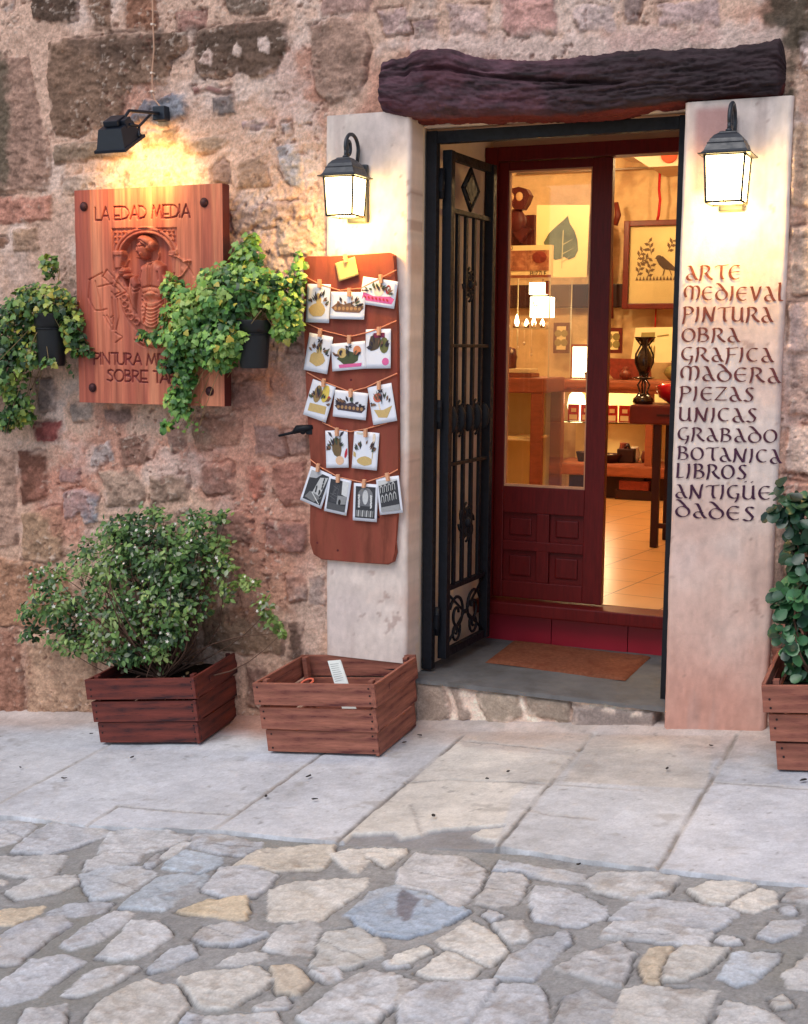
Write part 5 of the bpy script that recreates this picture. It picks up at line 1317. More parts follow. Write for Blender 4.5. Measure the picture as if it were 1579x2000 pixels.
    side = np.stack([n0 + m + i, n0 + i, n0 + j, n0 + m + j], -1)
    M_SIGN = mat('carved_sign_wood', attr=True, rough=.5, vary=.18, vscale=10, stretch=(9, 1, .5), bump=.2, bscale=50, bdist=.002, spec=.35)
    link('board', np_mesh('board', V, np.vstack([Fq, side]), np.clip(cs, .005, .9)), M_SIGN, root)
    M_BOLT = mat('bolt_rust', color=lin((74, 44, 46)), rough=.55, vary=.3, vscale=60, metal=.4)
    for px, py in ((163, 403), (398, 395), (180, 757), (409, 764)):
        p = P(px, py, -.08); b = MB(); b.sphere((p.x, -.078, p.z), .017, (1, .75, 1), 14); b.lathe([(.020, 0), (.020, .003)], (p.x, -.0755, p.z), seg=16, M=Matrix.Rotation(math.pi / 2, 4, 'X')); b.build('bolt', M_BOLT, root)
sign()

# ================================================================ postcard board, strings, pegs and cards
YB = -.028
bo = [(592, 506), (600, 500), (650, 500), (700, 497), (760, 493), (770, 498), (773, 560), (776, 640), (777, 760), (778, 900), (776, 1000), (771, 1060), (773, 1080), (768, 1098), (758, 1103), (700, 1099), (628, 1093), (612, 1083), (605, 1060), (606, 1000), (607, 900), (600, 800), (596, 700), (593, 600)]
pts = [(P(x, y, YB).x, P(x, y, YB).z) for x, y in bo]
bb = P(690, 1095, YB)
pbd = empty('postcard_board', (bb.x, YB, bb.z), 'red-brown painted plank hung with strings of postcards', 'board')
M_BOARD = mat('red_painted_plank', color=lin((138, 72, 56)), rough=.8, vary=.34, vscale=7, stretch=(3, 1, .6), bump=.3, bscale=50, bdist=.003, spec=.2, dark=lin((112, 42, 40)), dscale=3.5, dlo=.5, dhi=.75)
m_ = MB(); m_.prism(pts, YB, -.004)
bmesh.ops.bevel(m_.bm, geom=[e for e in m_.bm.edges if abs(e.verts[0].co.y - YB) < 1e-5 and abs(e.verts[1].co.y - YB) < 1e-5], offset=.004, segments=2, affect='EDGES')
m_.build('plank', M_BOARD, pbd)
M_KNOT = mat('plank_knot', color=lin((92, 34, 34)), rough=.8, vary=.3)
for x, y in ((686, 742), (620, 1060), (660, 1075), (740, 1010), (700, 530), (765, 1000)):
    p = P(x, y, YB); m_ = MB(); m_.lathe([(.006, 0), (.004, .0008)], (p.x, YB + .0002, p.z), seg=10, M=Matrix.Rotation(math.pi / 2, 4, 'X')); m_.build('knot', M_KNOT, pbd)
M_STRING = mat('jute_string', color=lin((226, 146, 110)), rough=.9, vary=.2)
strings = [[(590, 537), (625, 555), (664, 567), (705, 563), (745, 542), (775, 527)], [(597, 630), (630, 645), (682, 658), (715, 650), (739, 642), (775, 626)], [(600, 727), (632, 745), (684, 765), (715, 757), (740, 745), (776, 729)], [(630, 825), (658, 838), (685, 843), (714, 838), (756, 826)], [(606, 897), (622, 910), (660, 931), (711, 943), (757, 928), (777, 917)]]
sl = ['topmost sagging string on the postcard board', 'second string down, under the top row of postcards', 'middle string carrying the castle and flower postcards', 'short fourth string with only two postcards', 'lowest string carrying black and white prints']
for k, s in enumerate(strings):
    m_ = MB(); m_.tube([P(x, y, YB - .006) for x, y in s], .0024, 6)
    tag(m_.build('string', M_STRING), sl[k], 'string', 'strings on the postcard board')
M_PEG = mat('clothes_peg_wood', color=lin((214, 158, 122)), rough=.7, vary=.15)
M_PAPER = mat('postcard_paper', color=lin((222, 224, 232)), rough=.55, vary=.03)
M_PAPERY = mat('yellowed_paper', color=lin((222, 184, 112)), rough=.7, vary=.1)
M_INK = mat('printed_ink', attr=True, rough=.6, vary=.1, vscale=120)
OCH, DK, PK, RD, GN_, OLV, BRN, GY_, CRM, OR = (196, 168, 110), (52, 46, 56), (206, 96, 150), (180, 48, 60), (88, 110, 74), (104, 104, 62), (120, 88, 66), (140, 140, 150), (226, 208, 186), (206, 128, 86)
class Ink:
    """flat printed shapes in card coordinates (0..1 across, 0..1 up)"""
    def __init__(s): s.v = []; s.f = []; s.c = []; s.k = 0
    def poly(s, pts, rgb):
        b = len(s.v); s.k += 1
        for x, y in pts: s.v.append((x, y, s.k)); s.c.append(nlin(rgb))
        s.f.append(list(range(b, b + len(pts))))
    def ell(s, cx, cy, rx, ry, rgb, rot=0, n=12, j=0.0, rs=None):
        pts = []
        for k in range(n):
            a = 2 * math.pi * k / n; r = 1 + (rs.uniform(-j, j) if rs else 0)
            x, y = rx * math.cos(a) * r, ry * math.sin(a) * r
            pts.append((cx + x * math.cos(rot) - y * math.sin(rot), cy + x * math.sin(rot) + y * math.cos(rot)))
        s.poly(pts, rgb)
    def leaf(s, cx, cy, L, W, a, rgb):
        d = (math.cos(a), math.sin(a)); n = (-d[1], d[0])
        s.poly([(cx, cy), (cx + d[0] * L * .5 + n[0] * W, cy + d[1] * L * .5 + n[1] * W), (cx + d[0] * L, cy + d[1] * L), (cx + d[0] * L * .5 - n[0] * W, cy + d[1] * L * .5 - n[1] * W)], rgb)
    def line(s, a, b, w, rgb):
        d = Vector((b[0] - a[0], b[1] - a[1])); n = Vector((-d.y, d.x)).normalized() * w
        s.poly([(a[0] + n.x, a[1] + n.y), (a[0] - n.x, a[1] - n.y), (b[0] - n.x, b[1] - n.y), (b[0] + n.x, b[1] + n.y)], rgb)
def art(kind, seed):
    i = Ink(); r = random.Random(seed)
    if kind.startswith('bw'):
        i.poly([(.09, .08), (.91, .08), (.91, .92), (.09, .92)], (58, 58, 62))
        if kind == 'bw1':
            i.poly([(.4, .3), (.75, .2), (.88, .88), (.55, .8)], (190, 190, 188)); i.poly([(.09, .7), (.4, .75), (.6, .92), (.09, .92)], (176, 176, 178)); i.poly([(.15, .15), (.6, .1), (.88, .3), (.3, .35)], (120, 120, 120))
            for k in range(12): i.ell(r.uniform(.45, .8), r.uniform(.3, .8), .03, .05, (40, 40, 44), n=6)
            i.line((.4, .35), (.85, .1), .012, (220, 220, 216))
        elif kind == 'bw2':
            i.poly([(.62, .92), (.91, .92), (.91, .5), (.66, .55)], (210, 210, 208)); i.poly([(.2, .3), (.62, .3), (.62, .86), (.4, .9), (.3, .8)], (70, 70, 74)); i.poly([(.5, .25), (.9, .3), (.9, .52), (.5, .5)], (142, 142, 142)); i.ell(.62, .33, .06, .08, (34, 34, 38)); i.poly([(.09, .08), (.91, .08), (.91, .24), (.09, .28)], (82, 82, 84))
            for k in range(8): i.line((r.uniform(.15, .6), r.uniform(.3, .8)), (r.uniform(.3, .6), r.uniform(.3, .85)), .008, (104, 104, 106))
        elif kind == 'bw3':
            i.ell(.5, .66, .32, .24, (120, 120, 122)); i.poly([(.2, .66), (.8, .66), (.8, .4), (.2, .4)], (104, 104, 108)); i.ell(.5, .64, .12, .2, (196, 196, 194))
            for k in range(7): i.ell(.25, .38 + k * .05, .05, .03, (206, 206, 204), r.uniform(-1, 1), 6); i.ell(.75, .38 + k * .05, .05, .03, (206, 206, 204), r.uniform(-1, 1), 6)
            for k in range(9): i.poly([(.13 + k * .085, .12), (.19 + k * .085, .12), (.2 + k * .085, .3), (.14 + k * .085, .28)], (180, 180, 178) if k % 2 else (120, 120, 120))
        else:
            i.poly([(.09, .78), (.91, .88), (.91, .92), (.09, .92)], (200, 200, 198))
            for row in range(2):
                for k in range(4): 
                    x = .2 + k * .18; y = .42 + row * .26 + k * .02; i.poly([(x - .065, y - .1), (x + .065, y - .1), (x + .065, y + .06), (x, y + .13), (x - .065, y + .06)], (176, 176, 174)); i.poly([(x - .035, y - .1), (x + .035, y - .1), (x + .035, y + .04), (x, y + .08), (x - .035, y + .04)], (36, 36, 40))
            i.poly([(.09, .08), (.91, .08), (.91, .24), (.09, .2)], (150, 150, 150))
        return i
    base = {'a': OCH, 'b': BRN, 'c': PK, 'd': OCH, 'e': GN_, 'f': OLV, 'g': OCH, 'h': (74, 62, 70), 'i': OCH, 'j': OLV, 'k': OCH}[kind]
    if kind in 'ad': i.ell(.5, .34, .3, .16, base, 0, 12, .15, r); i.ell(.52, .55, .1, .16, base, .3, 8, .1, r)
    elif kind == 'b' or kind == 'h': i.poly([(.1, .4), (.2, .28), (.8, .26), (.92, .4), (.84, .5), (.7, .44), (.55, .56), (.4, .5), (.25, .56)], base); [i.ell(.2 + .1 * k, .38, .04, .06, (168, 130, 90), 0, 6) for k in range(7)]
    elif kind == 'c': i.poly([(.12, .18), (.85, .18), (.9, .34), (.8, .4), (.4, .34), (.14, .42)], base); i.ell(.5, .55, .13, .2, CRM); i.ell(.72, .6, .06, .14, RD); i.ell(.72, .62, .03, .08, (226, 228, 232)); [i.ell(.2 + .09 * k, .28, .025, .05, RD, .4, 6) for k in range(7)]
    elif kind == 'e': i.ell(.5, .42, .26, .2, (70, 78, 52), 0, 12, .15, r); i.ell(.34, .58, .12, .15, OCH); i.ell(.72, .62, .1, .14, OR); i.poly([(.26, .14), (.8, .14), (.82, .24), (.24, .24)], PK)
    elif kind == 'f': i.ell(.38, .6, .22, .17, (78, 66, 54), .4, 10, .1, r); i.ell(.7, .54, .16, .17, OLV); i.poly([(.34, .7), (.72, .7), (.72, .8), (.34, .8)], (112, 40, 70)); i.ell(.75, .2, .12, .08, PK)
    elif kind == 'g': i.poly([(.2, .18), (.82, .22), (.8, .4), (.2, .36)], base); i.ell(.38, .6, .14, .2, (150, 124, 80)); i.ell(.64, .66, .13, .2, (214, 190, 90)); i.ell(.38, .58, .05, .08, BRN); i.ell(.8, .58, .05, .06, RD)
    elif kind == 'i': i.poly([(.18, .38), (.3, .2), (.6, .16), (.84, .4), (.5, .34)], base); i.ell(.38, .62, .16, .1, (202, 106, 82)); i.line((.38, .5), (.4, .36), .02, CRM)
    elif kind == 'j': i.ell(.5, .5, .2, .22, (112, 90, 62), .3, 10, .12, r); i.ell(.6, .22, .16, .1, (220, 182, 150)); i.ell(.85, .38, .05, .12, RD, -.5); i.leaf(.35, .72, .25, .04, 2.4, DK); i.leaf(.6, .72, .26, .04, .7, DK)
    elif kind == 'k': i.ell(.5, .24, .26, .1, base, 0, 12, .1, r); i.leaf(.32, .48, .2, .05, 1.57, DK); i.line((.74, .3), (.76, .72), .012, OCH); i.ell(.76, .76, .05, .12, CRM); i.leaf(.2, .3, .18, .05, 2.3, OCH); i.poly([(.16, .82), (.55, .8), (.55, .92), (.16, .94)], (206, 204, 190))
    for k in range(r.randint(14, 20)):
        a = r.uniform(.2, 2.9); i.leaf(.5 + .34 * math.cos(a) * r.uniform(.6, 1), .42 + .16 * math.sin(a) * r.uniform(.5, 1.3), r.uniform(.1, .22), r.uniform(.022, .04), a + r.uniform(-.5, .5), r.choice([DK, DK, (70, 84, 66), BRN]))
    i.v = [(.5 + (x - .5) * 1.18, .44 + (y - .42) * 1.22, z) for x, y, z in i.v]; i.v = [(min(.97, max(.03, x)), min(.97, max(.03, y)), z) for x, y, z in i.v]
    if kind in 'dei': i.line((.5, .5), (.52, .84), .01, DK); [i.leaf(.52, .84, .12, .025, a, DK) for a in (.3, 2.8, -.4, 3.6)]
    return i
cards = [  # four corners in the photograph, kind, label
 ([(651,515),(692,502),(703,536),(667,549)], 'note', 'yellowed blank paper pegged at the top of the postcard board'),
 ([(599,554),(645,555),(644,631),(599,629)], 'a', 'upright postcard of an ochre hump with dark leaf sprigs, top row left'),
 ([(646,570),(714,570),(713,625),(647,622)], 'b', 'wide postcard of a long brown beast, middle of the top row'),
 ([(706,539),(777,550),(771,603),(706,593)], 'c', 'postcard with magenta red pattern, right end of the top row'),
 ([(603,649),(650,658),(640,731),(595,722)], 'd', 'tilted postcard of an ochre mound with an umbrella-like flower'),
 ([(646,672),(714,665),(716,720),(651,725)], 'e', 'wide postcard of a green beast over a pink band'),
 ([(714,643),(763,642),(765,719),(716,720)], 'f', 'upright postcard of dark foliage with a pink spot below'),
 ([(612,741),(656,755),(637,826),(592,808)], 'g', 'tilted postcard of an ochre castle-like pair of forms'),
 ([(654,761),(718,768),(716,821),(651,813)], 'h', 'wide postcard of a dark boat-shaped plant bed'),
 ([(718,756),(765,748),(776,821),(730,831)], 'i', 'tilted postcard with a red round cap on an ochre dish'),
 ([(635,841),(679,840),(682,913),(639,914)], 'j', 'upright postcard of a brown horned animal, left of the pair'),
 ([(691,841),(741,846),(737,919),(689,914)], 'k', 'upright postcard of a yellow dish with cypress, right of the pair'),
 ([(606,910),(647,927),(630,995),(588,976)], 'bw1', 'black and white print of a steep street, first in the lowest row'),
 ([(645,928),(684,938),(680,1007),(632,998)], 'bw2', 'black and white print of a dark tower, second in the lowest row'),
 ([(694,945),(740,945),(735,1021),(687,1014)], 'bw3', 'black and white print of an arched portal, third in the lowest row'),
 ([(734,934),(778,929),(789,1001),(743,1006)], 'bw4', 'black and white print of arcades, last in the lowest row'),
]
pegs = [(675,505,-.2), (624,554,0), (682,571,0), (744,545,-.1), (625,650,.1), (682,663,0), (740,647,0), (632,748,.1), (685,768,0), (740,753,0), (658,844,0), (714,846,0), (621,914,.1), (660,935,0), (711,945,.1), (757,932,-.2)]
for k, (cn, kind, lab) in enumerate(cards):
    yy = YB - .0075 - .0012 * (k % 3)
    q = [P(x, y, yy) for x, y in cn]
    # a true rectangle fitted to the four corners
    cen = (q[0] + q[1] + q[2] + q[3]) / 4
    uu = ((q[1] - q[0]) + (q[2] - q[3])) / 2; vv = ((q[0] - q[3]) + (q[1] - q[2])) / 2
    W_, H_ = uu.length, vv.length; uu.normalize(); vv = (vv - uu * vv.dot(uu)).normalized()
    vv = (vv + Vector((0, .045, 0))).normalized()              # bottom swings out a little
    nn = uu.cross(vv).normalized()
    Mq = Matrix(((uu.x, vv.x, nn.x, cen.x), (uu.y, vv.y, nn.y, cen.y), (uu.z, vv.z, nn.z, cen.z), (0, 0, 0, 1)))
    root = empty('postcard' if kind != 'note' else 'paper_note', tuple(cen - vv * H_ / 2), lab, 'postcard' if kind != 'note' else 'paper', 'cards pegged on the postcard board')
    nx_, ny_ = 9, 9
    U_, V_ = np.meshgrid(np.linspace(-.5, .5, nx_), np.linspace(-.5, .5, ny_))
    curl_ = 0 if kind.startswith('bw') else random.Random(k).uniform(-.002, .004)
    bend = curl_ * (V_ - .5) ** 2 + curl_ * .8 * U_ ** 2
    fr = np.stack([U_ * W_, V_ * H_, bend + .0006], -1).reshape(-1, 3); bk = fr.copy(); bk[:, 2] -= .0012
    f = grid_faces(nx_, ny_); nV = len(fr)
    lp_ = list(range(nx_)) + [r * nx_ + nx_ - 1 for r in range(1, ny_)] + [(ny_ - 1) * nx_ + c for c in range(nx_ - 2, -1, -1)] + [r * nx_ for r in range(ny_ - 2, 0, -1)]
    sd = np.array([[lp_[i], lp_[(i + 1) % len(lp_)], nV + lp_[(i + 1) % len(lp_)], nV + lp_[i]] for i in range(len(lp_))])
    link('card_sheet', np_mesh('card_sheet', np.vstack([fr, bk]), np.vstack([f, f[:, ::-1] + nV, sd[:, ::-1]]), smooth=False), M_PAPERY if kind == 'note' else M_PAPER, root, Mq)
    if kind != 'note':
        a = art(kind, k + 3); va = np.array(a.v, float)
        uu2, vv2 = va[:, 0] - .5, va[:, 1] - .5
        zb = curl_ * (vv2 - .5) ** 2 + curl_ * .8 * uu2 ** 2 + .0012 + va[:, 2] * .0002
        link('print', np_mesh('print', np.stack([uu2 * W_, vv2 * H_, zb], -1), a.f, np.array(a.c), smooth=False), M_INK, root, Mq)
    px, py, rot = pegs[k]; p = P(px, py, yy - .006)
    m_ = MB(); Mp = Matrix.Translation(p) @ Matrix.Rotation(rot, 4, 'Y')
    m_.box((-.0065, -.006, -.016), (.0065, -.001, .018), Mp, bev=.0015); m_.box((-.0065, .004, -.016), (.0065, .009, .018), Mp, bev=.0015); m_.tube([Mp @ Vector((-.009, -.004, .002)), Mp @ Vector((.009, -.004, .002))], .002, 6)
    tag(m_.build('clothes_peg', M_PEG), 'wooden peg holding the ' + lab.replace('upright ', '').replace('tilted ', '').replace('wide ', '').split(',')[0], 'peg', 'clothes pegs on the postcard board')
# ================================================================ painted uncial words on the right pillar
def arc(cx, cy, rx, ry, a0, a1, n=14):
    return [(cx + rx * math.cos(math.radians(a0 + (a1 - a0) * k / n)), cy + ry * math.sin(math.radians(a0 + (a1 - a0) * k / n))) for k in range(n + 1)]
UG = {
 'A': (.78, [[(.12, .96), (.26, .98), (.38, .72), (.56, .22), (.70, .02), (.80, .04)], arc(.36, .20, .26, .22, 40, 300) ]),
 'R': (.84, [[(.12, 1), (.14, .5), (.04, -.06)], [(.02, .9)] + arc(.30, .74, .30, .24, 120, -70), [(.36, .50), (.56, .2), (.82, .0)]]),
 'T': (.78, [[(.0, .84), (.18, .95), (.5, .93), (.84, 1.0)], [(.44, .93), (.42, .3), (.50, .04), (.62, .04)]]),
 'E': (.80, [arc(.44, .48, .38, .47, 58, 308), [(.12, .47), (.40, .50), (.66, .50)]]),
 'M': (1.12, [arc(.36, .52, .32, .46, 230, 80), [(.36, .98), (.56, .88), (.57, .5), (.54, .02)], [(.56, .82)] + arc(.78, .60, .24, .38, 120, -20) + [(.98, .2), (.86, .0)]]),
 'D': (.86, [arc(.42, .36, .36, .36, 80, 440, 22), [(.62, .64), (.44, .90), (.22, 1.14), (.06, 1.16)]]),
 'I': (.34, [[(.06, .94), (.16, 1.0), (.16, .4), (.06, -.04)]]),
 'V': (.82, [[(.0, .92), (.12, .98), (.26, .5), (.40, .02)], [(.40, .02), (.58, .5), (.70, .98)]]),
 'l': (.42, [[(.04, 1.24), (.16, 1.30), (.14, .5), (.18, .06), (.40, .04)]]),
 'L': (.60, [[(.04, 1.0), (.14, 1.04), (.12, .4), (.10, .06)], [(.06, .04), (.3, .0), (.52, .06)]]),
 'P': (.76, [[(.12, 1), (.14, .4), (.04, -.2)], [(.0, .9)] + arc(.32, .72, .34, .26, 120, -110)]),
 'N': (.92, [[(.06, -.06), (.14, .3), (.14, .98)], [(.12, .98), (.36, .5), (.66, .0)], [(.68, .0), (.70, .5), (.80, 1.0)]]),
 'U': (.88, [[(.02, .94), (.12, 1.0), (.10, .4)] + arc(.37, .28, .27, .26, 190, 345) + [(.66, .36)], [(.66, .98), (.66, .4), (.70, .06), (.80, .02)]]),
 'O': (.88, [arc(.42, .48, .37, .46, 90, 450, 24)]),
 'B': (.78, [[(.12, 1.02), (.14, .5), (.10, .0)], [(.0, .92)] + arc(.30, .76, .26, .22, 110, -80), [(.2, .54)] + arc(.34, .26, .32, .26, 90, -110)]),
 'G': (.80, [arc(.44, .52, .38, .46, 62, 290), [(.56, .36), (.70, .38), (.64, .0), (.52, -.24)]]),
 'F': (.72, [[(.16, 1.0), (.18, .4), (.06, -.18)], [(.06, .94), (.4, .95), (.76, 1.0)], [(.16, .48), (.4, .5), (.62, .52)]]),
 'C': (.76, [arc(.44, .50, .38, .46, 58, 305)]),
 'Z': (.74, [[(.04, .92), (.3, .96), (.66, .94)], [(.66, .94), (.36, .5), (.04, .06)], [(.04, .06), (.36, .04), (.72, .06)]]),
 'S': (.66, [[(.56, .90), (.40, .98), (.20, .92), (.16, .74), (.36, .52), (.54, .30), (.46, .06), (.24, .0), (.04, .10)]]),
}
UG['Ü'] = (UG['U'][0], UG['U'][1] + [[(.12, 1.2), (.26, 1.28)], [(.50, 1.2), (.64, 1.28)]])
def resample(pts, n=12):
    p = np.array(pts, float); d = np.r_[0, np.cumsum(np.hypot(*np.diff(p, axis=0).T))]
    m = max(4, int(d[-1] * n)); t = np.linspace(0, d[-1], m)
    return np.stack([np.interp(t, d, p[:, 0]), np.interp(t, d, p[:, 1])], 1)
M_LETTER = mat('maroon_lettering_paint', attr=True, rough=.75, vary=.3, vscale=70, spec=.2)
TV, TF, TC = [], [], []
def ink(s, p0, p1, hpx):
    """s between photo points p0 (left end of base line) and p1 (right end), letter height in photo pixels"""
    a = P(*p0, 0); b = P(*p1, 0); a = np.array([a.x, a.z]); b = np.array([b.x, b.z])
    d = b - a; L = np.linalg.norm(d); d = d / L; up = np.array([-d[1] * .2, 1.0])
    tot = sum(UG[c][0] for c in s) + .10 * (len(s) - 1)
    k = L / tot; h = hpx / ppm((a[0], 0, a[1])); cur = 0
    rr = random.Random(s)
    for c in s:
        wd, strokes = UG[c]
        for st_ in strokes:
            pts = resample(st_)
            pts[:, 0] += rr.uniform(-.012, .012); pts[:, 1] += rr.uniform(-.015, .015)
            W = [a + d * (cur + q[0]) * k + up * q[1] * h for q in pts]
            for ang, wn in ((math.radians(24), .185 * h), (math.radians(24 + 90), .060 * h)):
                nb = np.array([math.cos(ang), math.sin(ang)]) * wn / 2
                lay = len(TF) and 0
                base = len(TV); z = .0042 + .0000012 * (len(TV) % 900)
                for q in W:
                    for sg in (-1, 1): TV.append((q[0] + sg * nb[0], -z, q[1] + sg * nb[1]))
                    f = min(1, max(0, (q[1] - 1.05) / .65))
                    for sg in (-1, 1): TC.append(nlin((68, 38, 58)) * (1 - f) + nlin((128, 68, 52)) * f)  # browner towards the top: the light on the upper words is in the colour
                for i in range(len(W) - 1): TF.append([base + 2 * i, base + 2 * i + 1, base + 2 * i + 3, base + 2 * i + 2])
        cur += wd + .10
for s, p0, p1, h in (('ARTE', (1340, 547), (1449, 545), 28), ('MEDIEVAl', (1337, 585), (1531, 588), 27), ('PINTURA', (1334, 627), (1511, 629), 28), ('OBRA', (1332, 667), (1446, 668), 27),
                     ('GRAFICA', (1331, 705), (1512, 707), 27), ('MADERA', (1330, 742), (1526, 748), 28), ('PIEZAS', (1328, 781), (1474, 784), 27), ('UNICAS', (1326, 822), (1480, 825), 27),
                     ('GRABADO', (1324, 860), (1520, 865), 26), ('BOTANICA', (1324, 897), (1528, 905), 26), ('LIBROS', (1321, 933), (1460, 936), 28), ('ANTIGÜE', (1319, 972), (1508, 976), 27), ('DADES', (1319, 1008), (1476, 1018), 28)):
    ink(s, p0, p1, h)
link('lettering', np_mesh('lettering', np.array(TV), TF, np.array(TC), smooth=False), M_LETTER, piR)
# ================================================================ inside the shop
ZF, ZC, YBK = .286, 3.02, 5.8
XL, XR = -5.6, .4
SHOP_K = .84
M_FLOOR = mat('terracotta_floor', color=lin((210, 160, 108)), rough=.28, vary=.10, vscale=3, bump=.05, bscale=20, spec=.5)
# tile joints of the floor, procedural brick lines in the room's own axes
def tile_floor_mat():
    m = M_FLOOR; nt = m.node_tree; N = nt.nodes; L = nt.links
    b = N['Principled BSDF']; src = b.inputs['Base Color'].links[0].from_socket
    br = N.new('ShaderNodeTexBrick'); br.offset = 0; br.inputs['Scale'].default_value = 1.0
    br.inputs['Brick Width'].default_value = .33; br.inputs['Row Height'].default_value = .33; br.inputs['Mortar Size'].default_value = .004
    tc = N.new('ShaderNodeTexCoord'); mp = N.new('ShaderNodeMapping'); mp.inputs['Rotation'].default_value = (0, 0, math.radians(8))
    L.new(tc.outputs['Object'], mp.inputs[0]); L.new(mp.outputs[0], br.inputs['Vector'])
    mx = N.new('ShaderNodeMix'); mx.data_type = 'RGBA'; L.new(br.outputs['Fac'], mx.inputs[0]); L.new(src, mx.inputs[6]); mx.inputs[7].default_value = lin((120, 70, 44))
    L.new(mx.outputs[2], b.inputs['Base Color'])
tile_floor_mat()
m_ = MB(); m_.box((XL, .92, ZF - .05), (XR, YBK + .1, ZF)); tag(m_.build('shop_floor', M_FLOOR), kind='structure')
M_CEIL = mat('ceiling_plaster', color=lin((214, 190, 164)), rough=.9, vary=.05)
m_ = MB(); m_.box((XL, .9, ZC), (XR, YBK + .1, ZC + .1)); tag(m_.build('ceiling', M_CEIL), kind='structure')
M_ROOMW = mat('shop_wall_plaster', attr=True, rough=.9, vary=.12, vscale=9, bump=.5, bscale=30, bdist=.012, spec=.15)
def room_wall(name, o, u, v, seed):
    o, u, v = Vector(o), Vector(u), Vector(v); nu_, nv_ = int(u.length / .025), int(v.length / .025)
    U_, V_ = np.meshgrid(np.linspace(0, 1, nu_), np.linspace(0, 1, nv_)); a, b = U_ * u.length, V_ * v.length
    n = np.array(u.cross(v).normalized())
    stone = sstep(.08, .22, fbm(a, b * 1.8, 2.1, 3, seed))
    h = .012 * fbm(a, b, 5, 4, seed + 1) + .02 * stone * fbm(a, b * 1.4, 9, 3, seed + 2)
    Pn = np.array(o) + U_[..., None] * np.array(u) + V_[..., None] * np.array(v) + h[..., None] * n
    c = mixc(nlin((206, 174, 132)) * (1 + .15 * fbm(a, b, 3, 4, seed + 3))[..., None], nlin((150, 104, 70)), .55 * stone * sstep(-.2, .3, fbm(a, b, 8, 3, seed + 4)))
    o_ = link(name, np_mesh(name, Pn.reshape(-1, 3), grid_faces(nu_, nv_), np.clip(c, .01, .9).reshape(-1, 3)), M_ROOMW); tag(o_, kind='structure')
room_wall('back_wall', (XL, YBK, ZF - .02), (XR - XL, 0, 0), (0, 0, ZC - ZF + .04), 5)
room_wall('side_wall', (XL, .9, ZF - .02), (0, YBK - .9, 0), (0, 0, ZC - ZF + .04), 6)
room_wall('side_wall', (XR, YBK, ZF - .02), (0, .9 - YBK, 0), (0, 0, ZC - ZF + .04), 7)
# front wall of the room, round the door opening
m_ = MB()
m_.box((XL - .2, .93, ZF - .06), (-2.046, 1.05, ZC + .1)); m_.box((-.979, .93, ZF - .06), (XR + .2, 1.05, ZC + .1)); m_.box((-2.046, .96, 2.337), (-.979, 1.05, ZC + .1))
tag(m_.build('front_wall', M_CEIL), kind='structure')
m_ = MB(); m_.box((XL - .2, .8, ZC + .1), (XR + .2, YBK + .3, ZC + .2)); m_.box((XL - .3, YBK + .1, -.5), (XR + .3, YBK + .3, ZC + .2)); m_.box((XL - .3, .8, -.5), (XL - .12, YBK + .2, ZC + .2)); m_.box((XR + .12, .8, -.5), (XR + .3, YBK + .2, ZC + .2)); m_.box((XL - .2, .9, -.5), (XR + .2, YBK + .2, ZF - .06))
m_.build('rear_masonry', M_CEIL, house)
# plaster vault haunch with a round cover in the upper right, and the rail below it
va = P(1192, 296, 5.3); vb = P(1268, 322, 5.3)
m_ = MB(); m_.prism([(P(1228, 300, 5.2).x, P(1228, 300, 5.2).z), (P(1268, 326, 5.2).x, P(1268, 326, 5.2).z), (XR, P(1268, 326, 5.2).z), (XR, ZC), (P(1190, 282, 5.2).x, ZC), (P(1190, 294, 5.2).x, P(1190, 294, 5.2).z)], 5.2, YBK)
tag(m_.build('ceiling_haunch', M_CEIL), kind='structure')
M_REDC = mat('red_cover', color=lin((176, 70, 44)), rough=.6, vary=.1)
c = P(1308, 302, 5.19); m_ = MB(); m_.lathe([(.062, 0), (.062, .02), (.055, .024)], (c.x, 5.2, c.z), 28, M=Matrix.Rotation(math.pi / 2, 4, 'X')); tag(m_.build('round_cover', M_REDC), 'round red cover on the shop ceiling haunch', 'cover')
M_METAL = mat('picture_rail_metal', color=(.5, .42, .35, 1), rough=.4, metal=.8, vary=.1)
m_ = MB(); a = P(1010, 336, 5.7); b = P(1335, 324, 5.7); a.z = b.z; m_.tube([a, b], .010, 8); tag(m_.build('picture_rail', M_METAL), 'thin metal picture rail along the top of the shop wall', 'rail')
M_REDCORD = mat('red_cord', color=lin((176, 24, 26)), rough=.6, vary=.1)
m_ = MB(); m_.tube([P(1290, 328, 5.68), P(1288, 370, 5.68), P(1290, 390, 5.67), P(1287, 420, 5.68), P(1284, 432, 5.68)], .011, 8); m_.tube([P(1282, 603, 5.70), P(1280, 645, 5.70)], .006, 6)
tag(m_.build('hanging_rope', M_REDCORD), 'red cord holding up the framed bird print', 'cord')
M_FRAME = mat('dark_frame_wood', color=lin((92, 30, 26)), rough=.4, vary=.2)
M_PRINTP = mat('print_paper', color=lin((228, 204, 150)), rough=.8, vary=.04)
M_BLACKISH = mat('dark_shop_wood', color=lin((50, 18, 18)), rough=.5, vary=.3)
M_SHOPWOOD = mat('red_shop_wood', color=lin((146, 80, 56)), rough=.45, vary=.2, vscale=12, stretch=(1, 1, 4), spec=.4)
